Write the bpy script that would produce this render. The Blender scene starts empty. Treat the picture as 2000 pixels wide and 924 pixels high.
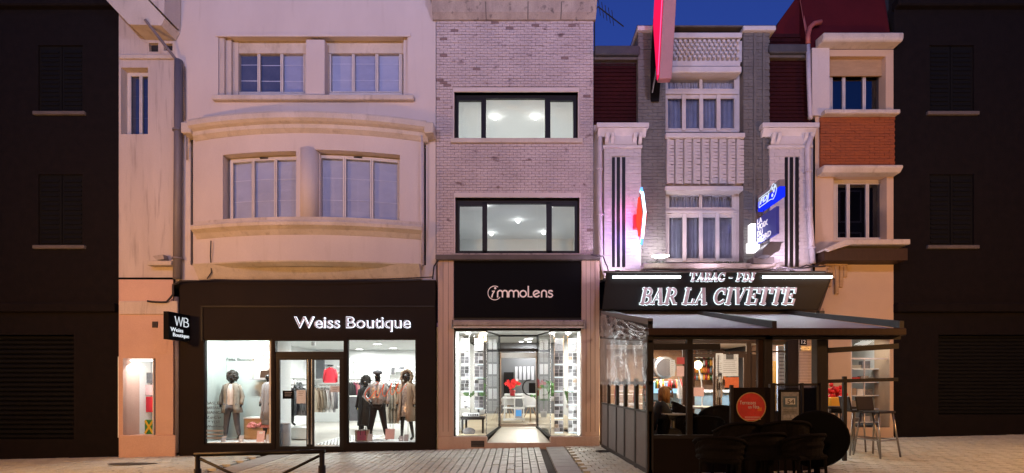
import bpy, bmesh, math, random
from mathutils import Vector, Matrix
sc = bpy.context.scene
col = sc.collection
R = math.radians
random.seed(7)
rnd = random.Random(11)
# ---------------------------------------------------------------- camera
CD, CH = 11.5, 1.55                    # camera distance from the facades, eye height
cam = bpy.data.objects.new('camera', bpy.data.cameras.new('camera'))
col.objects.link(cam); sc.camera = cam
cam.location = (0, -CD, CH); cam.rotation_euler = (R(90), 0, 0)
cam.data.sensor_width = 36; cam.data.lens = 18
cam.data.shift_x = -0.005; cam.data.shift_y = 0.1415
cam.data.clip_start = 0.05; cam.data.clip_end = 2000
# ---------------------------------------------------------------- dusk sky
world = bpy.data.worlds.new("World"); sc.world = world; world.use_nodes = True
wn = world.node_tree; bg = wn.nodes['Background']
sky = wn.nodes.new('ShaderNodeTexSky'); sky.sky_type = 'NISHITA'; sky.sun_disc = False
sky.sun_elevation = R(-1.2); sky.sun_rotation = R(180)
sky.air_density = 1.0; sky.dust_density = 0.6; sky.ozone_density = 5.2
wn.links.new(sky.outputs[0], bg.inputs[0]); bg.inputs[1].default_value = 1.25
sc.view_settings.view_transform = 'Standard'; sc.view_settings.look = 'None'
sc.view_settings.gamma = 1; sc.view_settings.exposure = 0.0
sc.cycles.use_denoising = True
sc.cycles.max_bounces = 7; sc.cycles.transparent_max_bounces = 16
sc.cycles.diffuse_bounces = 3; sc.cycles.glossy_bounces = 3
sc.cycles.sample_clamp_indirect = 3.0
sc.cycles.caustics_reflective = False; sc.cycles.caustics_refractive = False

# ---------------------------------------------------------------- helpers
def W(px, py, Y=0.0):
    d = CD + Y
    return Vector(((px - 1010) * d / 1000, Y, CH - (py - 745) * d / 1000))
def X(px, Y=0.0): return (px - 1010) * (CD + Y) / 1000
def Z(py, Y=0.0): return CH - (py - 745) * (CD + Y) / 1000
def gz(x): return .08 + .0245 * max(-14, min(14, x))      # the street climbs gently to one side

class M:
    def __init__(s): s.v = []; s.f = []
    def quad(s, *p):
        n = len(s.v); s.v += [tuple(q) for q in p]; s.f.append(tuple(range(n, n + len(p)))); return s
    def box(s, x0, x1, y0, y1, z0, z1):
        if x1 < x0: x0, x1 = x1, x0
        if y1 < y0: y0, y1 = y1, y0
        if z1 < z0: z0, z1 = z1, z0
        n = len(s.v)
        s.v += [(x0,y0,z0),(x1,y0,z0),(x1,y1,z0),(x0,y1,z0),(x0,y0,z1),(x1,y0,z1),(x1,y1,z1),(x0,y1,z1)]
        s.f += [tuple(n+i for i in q) for q in ((0,3,2,1),(4,5,6,7),(0,1,5,4),(1,2,6,5),(2,3,7,6),(3,0,4,7))]
        return s
    def pb(s, px0, px1, py0, py1, Y, t, Yb=None):          # a box whose front face fills those pixels at depth Y
        return s.box(X(px0, Y), X(px1, Y), Y, Y + t, Z(py0, Y), Z(py1, Y))
    def prism(s, poly, y0, y1):                            # poly in x,z
        n = len(s.v); k = len(poly)
        s.v += [(x, y0, z) for x, z in poly] + [(x, y1, z) for x, z in poly]
        s.f.append(tuple(range(n, n + k))); s.f.append(tuple(range(n + 2*k - 1, n + k - 1, -1)))
        for i in range(k):
            j = (i + 1) % k; s.f.append((n+i, n+k+i, n+k+j, n+j))
        return s
    def prismx(s, poly, x0, x1):                           # poly in y,z
        n = len(s.v); k = len(poly)
        s.v += [(x0, y, z) for y, z in poly] + [(x1, y, z) for y, z in poly]
        s.f.append(tuple(range(n, n + k))); s.f.append(tuple(range(n + 2*k - 1, n + k - 1, -1)))
        for i in range(k):
            j = (i + 1) % k; s.f.append((n+i, n+k+i, n+k+j, n+j))
        return s
    def prismz(s, poly, z0, z1):
        n = len(s.v); k = len(poly)
        s.v += [(x, y, z0) for x, y in poly] + [(x, y, z1) for x, y in poly]
        s.f.append(tuple(range(n, n + k))); s.f.append(tuple(range(n + 2*k - 1, n + k - 1, -1)))
        for i in range(k):
            j = (i + 1) % k; s.f.append((n+i, n+k+i, n+k+j, n+j))
        return s
    def cyl(s, a, b, r, r2=None, n=8, cap=True):
        a = Vector(a); b = Vector(b); r2 = r if r2 is None else r2
        d = (b - a).normalized(); u = d.orthogonal().normalized(); w = d.cross(u); k = len(s.v)
        for p, q in ((a, r), (b, r2)):
            for i in range(n):
                t = 2*math.pi*i/n; s.v.append(tuple(p + (u*math.cos(t) + w*math.sin(t))*q))
        for i in range(n):
            j = (i+1) % n; s.f.append((k+i, k+j, k+n+j, k+n+i))
        if cap: s.f.append(tuple(range(k+n-1, k-1, -1))); s.f.append(tuple(range(k+n, k+2*n)))
        return s
    def tube(s, pts, r, n=6):
        pts = [Vector(p) for p in pts]; k = len(s.v); up = None
        for i, p in enumerate(pts):
            d = (pts[min(i+1, len(pts)-1)] - pts[max(i-1, 0)]).normalized()
            if up is None: up = d.orthogonal().normalized()
            up = (up - d*up.dot(d)).normalized(); w = d.cross(up)
            rr = r[i] if isinstance(r, (list, tuple)) else r
            for j in range(n):
                t = 2*math.pi*j/n; s.v.append(tuple(p + (up*math.cos(t) + w*math.sin(t))*rr))
        for i in range(len(pts)-1):
            for j in range(n):
                q = (j+1) % n; s.f.append((k+i*n+j, k+i*n+q, k+(i+1)*n+q, k+(i+1)*n+j))
        s.f.append(tuple(range(k+n-1, k-1, -1))); e = k+(len(pts)-1)*n; s.f.append(tuple(range(e, e+n)))
        return s
    def lathe(s, c, prof, n=16, axis='z'):
        k = len(s.v); c = Vector(c)
        for r, h in prof:
            for i in range(n):
                t = 2*math.pi*i/n
                p = (r*math.cos(t), r*math.sin(t), h) if axis == 'z' else (r*math.cos(t), h, r*math.sin(t))
                s.v.append(tuple(c + Vector(p)))
        for a in range(len(prof)-1):
            for i in range(n):
                j = (i+1) % n; s.f.append((k+a*n+i, k+a*n+j, k+(a+1)*n+j, k+(a+1)*n+i))
        s.f.append(tuple(range(k+n-1, k-1, -1))); e = k+(len(prof)-1)*n; s.f.append(tuple(range(e, e+n)))
        return s
    def ball(s, c, rx, ry=None, rz=None, n=10, m=7):
        ry = ry or rx; rz = rz or rx; k = len(s.v)
        for a in range(1, m):
            p = math.pi*a/m
            for i in range(n):
                t = 2*math.pi*i/n
                s.v.append((c[0]+rx*math.sin(p)*math.cos(t), c[1]+ry*math.sin(p)*math.sin(t), c[2]+rz*math.cos(p)))
        top = len(s.v); s.v.append((c[0], c[1], c[2]+rz)); s.v.append((c[0], c[1], c[2]-rz))
        for a in range(m-2):
            for i in range(n):
                j = (i+1) % n; s.f.append((k+a*n+i, k+(a+1)*n+i, k+(a+1)*n+j, k+a*n+j))
        for i in range(n):
            j = (i+1) % n; s.f.append((top, k+i, k+j)); s.f.append((top+1, k+(m-2)*n+j, k+(m-2)*n+i))
        return s
    def ribbon(s, pts, w, y0, y1, closed=False):           # flat stroke of width w in the x,z plane, extruded y0..y1
        P = [Vector((p[0], p[1])) for p in pts]; n = len(P); L = []; Rr = []
        for i in range(n):
            a = P[i-1] if (i or closed) else P[i]; b = P[(i+1) % n] if (i < n-1 or closed) else P[i]
            d = (b - a); d = d.normalized() if d.length > 1e-9 else Vector((1, 0)); q = Vector((-d.y, d.x))*w/2
            if not closed and i == 0: e = -d*w*.35
            elif not closed and i == n-1: e = d*w*.35
            else: e = Vector((0, 0))
            L.append(P[i]+q+e*0); Rr.append(P[i]-q+e*0)
            if e.length: L[-1] += e*.5; Rr[-1] += e*.5
        k = len(s.v)
        for a, b in zip(L, Rr): s.v += [(a.x, y0, a.y), (b.x, y0, b.y), (b.x, y1, b.y), (a.x, y1, a.y)]
        m = n if closed else n-1
        for i in range(m):
            p = k+4*i; q = k+4*((i+1) % n)
            for j in range(4): s.f.append((p+j, p+(j+1) % 4, q+(j+1) % 4, q+j))
        if not closed:
            s.f.append((k, k+3, k+2, k+1)); e = k+4*(n-1); s.f.append((e, e+1, e+2, e+3))
        return s
    def xf(s, mat, start=0):
        for i in range(start, len(s.v)): s.v[i] = tuple(mat @ Vector(s.v[i]))
        return s
    def build(s, name, mat, parent=None, bevel=0, smooth=False, base=None, norm=True):
        if not s.v: s.box(0,.001,0,.001,0,.001)
        off = wloc(parent) if parent is not None else (Vector(base) if base is not None else s.basept())
        me = bpy.data.meshes.new(name)
        me.from_pydata([tuple(Vector(v)-off) for v in s.v], [], s.f)
        if norm:
            bm = bmesh.new(); bm.from_mesh(me); bmesh.ops.recalc_face_normals(bm, faces=bm.faces); bm.to_mesh(me); bm.free()
        me.materials.append(MT[mat] if isinstance(mat, str) else mat)
        if smooth:
            for p in me.polygons: p.use_smooth = True
        o = bpy.data.objects.new(name, me); col.objects.link(o)
        if parent is not None: o.parent = parent
        else: o.location = off; WL[o.name] = off
        if parent is not None: WL[o.name] = off
        if bevel:
            b = o.modifiers.new('bevel', 'BEVEL'); b.width = bevel; b.segments = 1; b.limit_method = 'ANGLE'
        return o
    def basept(s):
        xs = [v[0] for v in s.v]; ys = [v[1] for v in s.v]; zs = [v[2] for v in s.v]
        return Vector(((min(xs)+max(xs))/2, (min(ys)+max(ys))/2, min(zs)))
WL = {}
def wloc(o): return WL[o.name]
def tag(o, label=None, cat=None, group=None, kind=None):
    if label: o['label'] = label
    if cat: o['category'] = cat
    if group: o['group'] = group
    if kind: o['kind'] = kind
    return o
def thing(name, loc, label, cat, group=None, kind=None):
    o = bpy.data.objects.new(name, None); col.objects.link(o); o.location = loc; o.empty_display_size = .2
    WL[o.name] = Vector(loc); return tag(o, label, cat, group, kind)
def copy_tree(o, loc=None, rz=None, parent=None, label=None):
    c = o.copy(); col.objects.link(c); WL[c.name] = WL[o.name]
    if parent is not None: c.parent = parent
    if loc is not None: c.location = loc; WL[c.name] = Vector(loc)
    if rz is not None: c.rotation_euler.z = rz
    if label: c['label'] = label
    for ch in list(o.children): copy_tree(ch, parent=c)
    return c

# ---------------------------------------------------------------- materials
MT = {}
def mat(name, c, rough=.7, c2=None, ns=3.0, bump=0.0, bs=60.0, metal=0.0, em=None, es=0.0, stretch=(1,1,1), fine=0.08, trans=0.0, spec=.5, sharp=.25, c3=None, coat=0, st3=(1,1,1), th3=(.6,.72)):
    m = bpy.data.materials.new(name); m.use_nodes = True; MT[name] = m
    nt = m.node_tree; b = nt.nodes['Principled BSDF']; N = nt.nodes.new; L = nt.links.new
    b.inputs['Roughness'].default_value = rough; b.inputs['Metallic'].default_value = metal
    b.inputs['Specular IOR Level'].default_value = spec
    b.inputs['Coat Weight'].default_value = coat
    if c2 is None: c2 = tuple(x*.78 for x in c)
    g = N('ShaderNodeNewGeometry'); mp = N('ShaderNodeMapping'); mp.inputs['Scale'].default_value = stretch
    L(g.outputs['Position'], mp.inputs['Vector'])
    n = N('ShaderNodeTexNoise'); n.inputs['Scale'].default_value = ns; n.inputs['Detail'].default_value = 5; n.inputs['Roughness'].default_value = .6
    L(mp.outputs[0], n.inputs['Vector'])
    mr = N('ShaderNodeMapRange'); mr.inputs[1].default_value = .5-sharp; mr.inputs[2].default_value = .5+sharp; L(n.outputs[0], mr.inputs[0])
    mx = N('ShaderNodeMix'); mx.data_type = 'RGBA'; L(mr.outputs[0], mx.inputs[0])
    mx.inputs[6].default_value = (*c, 1); mx.inputs[7].default_value = (*c2, 1)
    out = mx.outputs[2]
    if c3:
        n3 = N('ShaderNodeTexNoise'); n3.inputs['Scale'].default_value = ns*3.1; n3.inputs['Detail'].default_value = 6
        mp3 = N('ShaderNodeMapping'); mp3.inputs['Scale'].default_value = st3; L(g.outputs['Position'], mp3.inputs['Vector']); L(mp3.outputs[0], n3.inputs['Vector'])
        m3 = N('ShaderNodeMapRange'); m3.inputs[1].default_value = th3[0]; m3.inputs[2].default_value = th3[1]; L(n3.outputs[0], m3.inputs[0])
        x3 = N('ShaderNodeMix'); x3.data_type = 'RGBA'; L(m3.outputs[0], x3.inputs[0]); L(out, x3.inputs[6]); x3.inputs[7].default_value = (*c3, 1); out = x3.outputs[2]
    f = N('ShaderNodeTexNoise'); f.inputs['Scale'].default_value = bs; f.inputs['Detail'].default_value = 3; L(g.outputs['Position'], f.inputs['Vector'])
    if fine:
        fm = N('ShaderNodeMapRange'); fm.inputs[1].default_value = .3; fm.inputs[2].default_value = .7
        fm.inputs[3].default_value = 1-fine; fm.inputs[4].default_value = 1+fine; L(f.outputs[0], fm.inputs[0])
        vm = N('ShaderNodeVectorMath'); vm.operation = 'SCALE'; L(out, vm.inputs[0]); L(fm.outputs[0], vm.inputs['Scale']); out = vm.outputs[0]
    L(out, b.inputs['Base Color'])
    if bump:
        bp = N('ShaderNodeBump'); bp.inputs['Strength'].default_value = bump; bp.inputs['Distance'].default_value = .01
        L(f.outputs[0], bp.inputs['Height']); L(bp.outputs[0], b.inputs['Normal'])
    if em: b.inputs['Emission Color'].default_value = (*em, 1); b.inputs['Emission Strength'].default_value = es
    if trans:
        t = N('ShaderNodeBsdfTranslucent'); t.inputs[0].default_value = (*c, 1); ms = N('ShaderNodeMixShader'); ms.inputs[0].default_value = trans
        L(b.outputs[0], ms.inputs[1]); L(t.outputs[0], ms.inputs[2]); L(ms.outputs[0], nt.nodes['Material Output'].inputs[0])
    return m
def emit(name, c, s):
    m = bpy.data.materials.new(name); m.use_nodes = True; MT[name] = m; nt = m.node_tree; nt.nodes.clear()
    e = nt.nodes.new('ShaderNodeEmission'); e.inputs[0].default_value = (*c, 1); e.inputs[1].default_value = s
    o = nt.nodes.new('ShaderNodeOutputMaterial'); nt.links.new(e.outputs[0], o.inputs[0]); return m
def glass(name, tint=(1,1,1), refl=1.0, rough=.02, milky=0.0, bump=0.0, lo=0.0):
    m = bpy.data.materials.new(name); m.use_nodes = True; MT[name] = m; nt = m.node_tree; nt.nodes.clear(); N = nt.nodes.new; L = nt.links.new
    t = N('ShaderNodeBsdfTransparent'); t.inputs[0].default_value = (*tint, 1)
    g = N('ShaderNodeBsdfGlossy'); g.inputs['Roughness'].default_value = rough; g.inputs[0].default_value = (.9,.95,1,1)
    lw = N('ShaderNodeLayerWeight'); lw.inputs[0].default_value = .5; pw = N('ShaderNodeMath'); pw.operation = 'POWER'; pw.inputs[1].default_value = 4.0; L(lw.outputs['Facing'], pw.inputs[0])
    fr = N('ShaderNodeMath'); fr.operation = 'MULTIPLY_ADD'; fr.inputs[1].default_value = .92; fr.inputs[2].default_value = .045; L(pw.outputs[0], fr.inputs[0])
    ma = N('ShaderNodeMath'); ma.operation = 'MULTIPLY_ADD'; ma.inputs[1].default_value = refl; ma.inputs[2].default_value = lo; L(fr.outputs[0], ma.inputs[0])
    mx = N('ShaderNodeMixShader'); L(ma.outputs[0], mx.inputs[0]); L(t.outputs[0], mx.inputs[1]); L(g.outputs[0], mx.inputs[2]); out = mx.outputs[0]
    if bump:
        ge = N('ShaderNodeNewGeometry'); no = N('ShaderNodeTexNoise'); no.inputs['Scale'].default_value = 6; no.inputs['Detail'].default_value = 3; no.inputs['Distortion'].default_value = 1.5
        L(ge.outputs['Position'], no.inputs['Vector']); bp = N('ShaderNodeBump'); bp.inputs['Strength'].default_value = bump; bp.inputs['Distance'].default_value = .08
        L(no.outputs[0], bp.inputs['Height']); L(bp.outputs[0], g.inputs['Normal'])
    if milky:
        d = N('ShaderNodeBsdfDiffuse'); d.inputs[0].default_value = (.7,.72,.75,1); m2 = N('ShaderNodeMixShader'); m2.inputs[0].default_value = milky
        L(out, m2.inputs[1]); L(d.outputs[0], m2.inputs[2]); out = m2.outputs[0]
    o = N('ShaderNodeOutputMaterial'); L(out, o.inputs[0]); return m

mat('cream_render', (.60,.53,.49), .9, (.52,.455,.42), ns=1.1, bump=.35, bs=90, stretch=(1,1,.5), fine=.07, c3=(.44,.375,.33), st3=(2.4,1,.22), th3=(.6,.98))
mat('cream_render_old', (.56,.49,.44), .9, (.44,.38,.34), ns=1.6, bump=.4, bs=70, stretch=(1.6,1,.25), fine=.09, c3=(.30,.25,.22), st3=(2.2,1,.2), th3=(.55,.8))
mat('cornice_render', (.60,.53,.46), .85, (.44,.38,.31), ns=2.2, bump=.35, bs=60, stretch=(1,1,.4), fine=.09, c3=(.33,.27,.22), st3=(1.2,1,.6), th3=(.56,.85))
mat('window_white', (.62,.58,.56), .5, ns=4, fine=.03)
mat('blind_fabric', (.62,.62,.68), .9, (.50,.50,.58), ns=2.5, fine=.04, stretch=(1,1,2))
mat('blind_fabric2', (.50,.50,.60), .9, (.40,.41,.50), ns=5, fine=.05, stretch=(1,1,3))
mat('blind_dark', (.13,.14,.20), .9, (.07,.08,.13), ns=3, fine=.04)
mat('blind_line', (.85,.83,.86), .8)
mat('curtain_grey', (.60,.60,.64), .95, (.38,.38,.42), ns=3, fine=.05)
mat('dark_room', (.02,.02,.025), .9)
mat('black_metal', (.007,.006,.007), .5, (.009,.008,.009), bump=.05, spec=.25)
mat('black_fascia', (.010,.007,.007), .65, (.015,.010,.008), ns=1.2, fine=.2, bs=180, spec=.12)
mat('black_sign', (.004,.004,.005), .7, (.004,.004,.005), spec=.08)
mat('brick_paint', (.55,.47,.45), .85, (.40,.335,.33), ns=1.1, bump=.6, bs=55, fine=.22, c3=(.20,.14,.135), st3=(1,1,1.5), th3=(.62,.70), sharp=.2)
mat('brick_bare', (.27,.19,.18), .9, (.17,.115,.11), ns=9, bump=.5)
mat('mortar', (.27,.21,.20), .95, bump=.5)
mat('concrete', (.42,.37,.32), .85, (.24,.20,.18), ns=2.5, bump=.4, bs=45, stretch=(1.5,1,.4), fine=.1, c3=(.13,.11,.10))
mat('dark_concrete', (.13,.11,.10), .9, (.08,.07,.065), ns=3, bump=.4)
mat('stone_pilaster', (.52,.38,.31), .75, (.43,.31,.25), ns=2, bump=.25, bs=80, stretch=(2.5,1,.3), fine=.1)
mat('white_paint_brick', (.56,.52,.52), .7, (.45,.42,.42), ns=3.5, bump=.5, bs=30, fine=.06)
mat('white_paint', (.62,.58,.57), .6, (.52,.49,.48), ns=4, bump=.2, fine=.04)
mat('grey_paint_brick', (.16,.155,.145), .8, (.11,.105,.10), ns=2.5, bump=.5, bs=35, fine=.12)
mat('maroon_tile', (.045,.008,.009), .85, (.028,.006,.007), ns=5, bump=.3, fine=.15, spec=.15)
mat('maroon_roof', (.085,.010,.014), .9, (.06,.008,.011), ns=1.5, bump=.3, fine=.12, spec=.08)
mat('slate', (.06,.06,.065), .7, (.035,.035,.04), ns=6)
mat('orange_brick', (.33,.082,.018), .8, (.21,.055,.018), ns=4, bump=.4, fine=.15, stretch=(1,1,4))
mat('beige_render', (.58,.43,.30), .85, (.50,.37,.26), ns=1.2, bump=.2, fine=.05)
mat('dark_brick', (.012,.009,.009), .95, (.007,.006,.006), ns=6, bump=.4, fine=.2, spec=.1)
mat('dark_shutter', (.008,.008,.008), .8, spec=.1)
mat('salmon_render', (.58,.39,.32), .85, (.51,.34,.28), ns=1.6, bump=.25, fine=.07)
mat('paver', (.62,.64,.57), .55, (.44,.45,.40), ns=4.5, bump=.4, bs=50, fine=.15, c3=(.40,.40,.35))
mat('paver_slab', (.34,.33,.31), .65, (.28,.27,.25), ns=3, bump=.3, fine=.1)
mat('asphalt', (.05,.05,.052), .85, (.035,.035,.037), ns=2, bump=.5, fine=.2)
mat('joint_sand', (.07,.06,.05), .95)
mat('pipe_grey', (.17,.15,.165), .5, (.11,.10,.11), ns=4, stretch=(1,1,.3))
mat('pipe_white', (.55,.50,.52), .5, (.42,.38,.40), ns=5)
mat('pipe_red', (.35,.10,.08), .5)
mat('cable', (.03,.025,.025), .7)
mat('letter_face', (.36,.35,.45), .4, ns=8, em=(.75,.78,1), es=.14)
emit('letter_glow', (.85,.88,1), 1.9)
emit('civette_glow', (.80,.95,1), 1.5)
mat('civette_face', (.42,.32,.38), .35, em=(.9,.75,.85), es=.12)
mat('sign_pink', (.75,.62,.60), .4, em=(.9,.66,.62), es=.25)
emit('wb_glow', (.75,.8,.85), 1.0)
emit('led_bar', (.80,.97,1), 9)
emit('neon_red', (1,.012,.10), 1.0)
emit('neon_red2', (1,.05,.03), 1.6)
emit('neon_pink', (1,.10,.32), 1.6)
emit('neon_white', (.55,.85,1), 5)
emit('neon_blue', (.01,.03,1), 1.0)
emit('fdj_white', (.7,.8,1), 1.1)
emit('tube_white', (1,.96,1), 2.6)
emit('neon_tail', (.12,.35,1), 2.5)
mat('voix_blue', (.04,.05,.30), .4, em=(.04,.04,.40), es=.12)
mat('voix_white', (.8,.8,.85), .4, em=(.9,.85,1), es=.55)
mat('sign_grey', (.25,.22,.24), .5)
mat('sign_edge_red', (.40,.17,.17), .5)
glass('clear_glass', refl=.9)
glass('sky_glass', tint=(.8,.85,.95), refl=1.0, lo=.02)
glass('dark_glass', tint=(.25,.28,.38), refl=1.2, lo=.06)
glass('film', tint=(.60,.59,.62), refl=1.2, rough=.20, milky=.12, bump=0, lo=.07)
mat('roof_panel', (.72,.69,.76), .5, (.64,.61,.69), ns=1.5, trans=.65, fine=.03)
mat('terrace_metal', (.028,.024,.024), .5, (.018,.016,.017), ns=5, spec=.3)
mat('terrace_panel', (.16,.155,.16), .6, (.13,.125,.13), ns=4, fine=.1)
mat('heater_red', (.35,.10,.06), .5)
mat('shop_white', (.78,.80,.79), .7, (.74,.76,.75), ns=1)
mat('shop_floor', (.42,.40,.36), .35, (.36,.34,.31), ns=2)
mat('tile_dark', (.05,.05,.05), .5)
mat('wood_tan', (.45,.30,.16), .6, (.34,.22,.11), ns=4, stretch=(1,1,5))
mat('wood_floor', (.62,.52,.36), .35, (.54,.45,.31), ns=3, stretch=(8,1,1))
mat('wood_dark', (.05,.026,.016), .55, (.032,.016,.010), ns=4, stretch=(6,6,1), spec=.25)
mat('mannequin_black', (.012,.012,.013), .25, coat=.4)
mat('hair_black', (.018,.015,.014), .8, (.04,.035,.03), ns=40, sharp=.1)
mat('cloth_cream', (.30,.27,.22), .9, (.2,.185,.16), ns=14, bump=.5, bs=20)
mat('cloth_pink', (.62,.26,.26), .9, (.5,.2,.2), ns=9)
mat('cloth_white', (.72,.70,.68), .85, (.60,.58,.56), ns=9, bump=.3, bs=20)
mat('cloth_black', (.018,.017,.019), .9, (.03,.03,.03), ns=9)
mat('cloth_grey', (.13,.13,.14), .9, (.09,.09,.10), ns=9)
mat('cloth_midgrey', (.27,.26,.27), .9, (.2,.19,.2), ns=9)
mat('cloth_beige', (.38,.30,.22), .9, (.3,.24,.18), ns=9)
mat('cloth_red', (.60,.02,.035), .8, (.45,.015,.03), ns=9)
mat('cloth_rose', (.42,.10,.16), .9, (.30,.07,.11), ns=9)
mat('cloth_orange', (.75,.22,.04), .8, (.6,.17,.03), ns=9)
mat('cloth_silver', (.62,.58,.54), .28, (.25,.23,.22), ns=22, metal=.25, bump=.9, bs=22, sharp=.12)
mat('fur', (.42,.35,.26), .95, (.25,.20,.15), ns=50, sharp=.1, bump=.8, bs=90)
mat('skin', (.55,.32,.22), .6, (.48,.27,.19), ns=20)
mat('hair_blond', (.48,.24,.07), .6, (.30,.13,.035), ns=50, sharp=.12, stretch=(1,1,.3))
mat('chrome', (.6,.6,.6), .25, metal=1)
mat('steel', (.35,.34,.33), .35, metal=.9)
mat('white_plastic', (.75,.75,.75), .4)
mat('card_white', (.75,.78,.80), .5)
mat('card_grey', (.42,.43,.47), .5)
mat('card_pink', (.75,.50,.50), .5)
mat('card_blue', (.08,.2,.6), .5, em=(.1,.3,.9), es=.4)
mat('print_dark', (.05,.05,.055), .6, (.03,.03,.03), ns=30, sharp=.08)
mat('print_mid', (.15,.15,.16), .6, (.09,.09,.10), ns=30, sharp=.08)
mat('print_light', (.34,.35,.37), .6, (.25,.26,.28), ns=30, sharp=.08)
mat('print_brown', (.22,.15,.10), .6, (.35,.28,.22), ns=30, sharp=.08)
mat('display_wall', (.50,.56,.54), .8, (.46,.52,.50), ns=1)
mat('text_grey', (.07,.075,.08), .7)
mat('text_pale', (.30,.31,.33), .7)
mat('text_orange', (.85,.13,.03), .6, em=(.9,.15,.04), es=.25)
mat('leaf', (.06,.16,.04), .6, (.10,.24,.07), ns=20)
mat('leaf_pale', (.16,.30,.12), .6, (.10,.2,.07), ns=20)
mat('petal_red', (.70,.01,.015), .6, (.5,.01,.01), ns=20)
mat('pot_red', (.55,.02,.03), .4)
mat('entry_tile', (.66,.62,.50), .4, (.56,.52,.42), ns=3)
mat('grey_wall', (.10,.105,.115), .8, (.085,.09,.10), ns=1)
mat('grille', (.02,.018,.017), .7)
emit('lamp_white', (1,1,.97), 9)
emit('lamp_warm', (1,.72,.40), 9)
emit('strip_white', (.93,1,.98), 9)
emit('screen_blue', (.12,.38,.75), 1.0)
emit('fridge_glow', (.45,.75,1), 1.3)
emit('backlit_white', (.85,.97,1), 1.15)
mat('bar_wall', (.36,.24,.16), .8, (.17,.10,.07), ns=3)
mat('bar_blue', (.14,.22,.28), .6, (.08,.12,.16), ns=5)
mat('paper', (.72,.76,.80), .7, (.62,.66,.7), ns=12)
mat('leaf_film_red', (.75,.08,.03), .6, (.6,.05,.03), trans=.6)
mat('leaf_film_pink', (.8,.25,.35), .6, (.7,.2,.3), trans=.6)
mat('leaf_film_orange', (.85,.25,.10), .6, (.75,.2,.1), trans=.6)
mat('paper_orange', (.70,.16,.05), .7, (.5,.1,.03), ns=12)
mat('red_plastic', (.45,.03,.03), .5)
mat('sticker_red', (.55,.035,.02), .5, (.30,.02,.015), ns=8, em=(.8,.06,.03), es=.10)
mat('sticker_gold', (.55,.35,.15), .5)
mat('rattan', (.006,.0045,.004), .85, (.003,.002,.002), ns=60, sharp=.06, bump=.8, bs=120, spec=.15)
mat('cover_black', (.005,.005,.005), .9, spec=.1)
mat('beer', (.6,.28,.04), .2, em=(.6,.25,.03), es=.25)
mat('bottle_green', (.03,.10,.03), .2)
mat('yellow', (.65,.45,.03), .6)
mat('green', (.03,.22,.06), .6)
# ---------------------------------------------------------------- street lamps, and added fill lamps across the street, all out of view
def area(name, loc, direction, size, power, colr, parent=None, sy=None):
    l = bpy.data.lights.new(name, 'AREA'); l.energy = power; l.color = colr; l.size = size
    if sy: l.shape = 'RECTANGLE'; l.size_y = sy
    o = bpy.data.objects.new(name, l); col.objects.link(o)
    o.rotation_euler = Vector(direction).to_track_quat('-Z', 'Y').to_euler()
    if parent is not None: o.parent = parent; o.location = Vector(loc) - wloc(parent)
    else: o.location = loc
    return o
def point(name, loc, r, power, colr, parent=None):
    l = bpy.data.lights.new(name, 'POINT'); l.energy = power; l.color = colr; l.shadow_soft_size = r
    o = bpy.data.objects.new(name, l); col.objects.link(o)
    if parent is not None: o.parent = parent; o.location = Vector(loc) - wloc(parent)
    else: o.location = loc
    return o
def street_lamp(x, y, h, power, colr, label):
    t = thing('street_lamp', (x, y, gz(x)-.15), label, 'street lamp', 'street lamps across the road')
    z0 = gz(x)-.15
    M().lathe((x, y, z0), [(.14,0),(.14,.5),(.07,.6),(.05,h-.1)], 10).build('pole', 'black_metal', t, smooth=True)
    M().lathe((x, y, z0), [(.06,h-.1),(.2,h),(.22,h+.45),(.30,h+.5),(.10,h+.7),(.02,h+.85)], 8).build('lantern_roof', 'black_metal', t)
    M().lathe((x, y, z0), [(.10,h-.3),(.17,h-.2),(.17,h-.08)], 10).build('lamp_globe', 'lamp_warm', t, smooth=True)
    point('bulb', (x, y, z0+h-.45), .2, power, colr, t)
WARM, COOL = (1, .46, .13), (.64, .60, .98)
street_lamp(-8.6, -5.6, 4.0, 1350, WARM, 'black street lamp on the near kerb in front of the cream house')
street_lamp(9.6, -5.6, 4.0, 1020, WARM, 'black street lamp on the near kerb in front of the orange brick house')
street_lamp(-1.6, -12.6, 4.2, 1850, (1,.52,.18), 'black street lamp on the far kerb opposite the estate agency')  # added across the road as warm fill for the facades
def added_mast_lamp(x, y, h, power, colr, label):  # added unseen lamp, tilted up to give the upper walls lilac light
    z0 = gz(x)-.15; t = thing('mast_lamp', (x, y, z0), label, 'street lamp', 'tall cool-white mast lamps across the road')
    M().lathe((x, y, z0), [(.11,0),(.09,1.0),(.05,h)], 10).build('pole', 'pipe_grey', t, smooth=True)
    M().tube([(x,y,z0+h-.02),(x,y+.25,z0+h+.10),(x,y+.7,z0+h+.12)], .035, 8).build('arm', 'pipe_grey', t, smooth=True)
    M().box(x-.16, x+.16, y+.6, y+1.1, z0+h+.08, z0+h+.17).build('lamp_head', 'pipe_grey', t, bevel=.02)
    area('led_panel', (x, y+1.13, z0+h+.13), (0,.62,.78), .3, power, colr, t, sy=.3)
added_mast_lamp(-5.5, -13.5, 8.6, 1000, COOL, 'tall mast lamp across the road opposite the clothes shop')
added_mast_lamp(4.5, -13.5, 8.6, 1150, COOL, 'tall mast lamp across the road opposite the bar')

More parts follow.
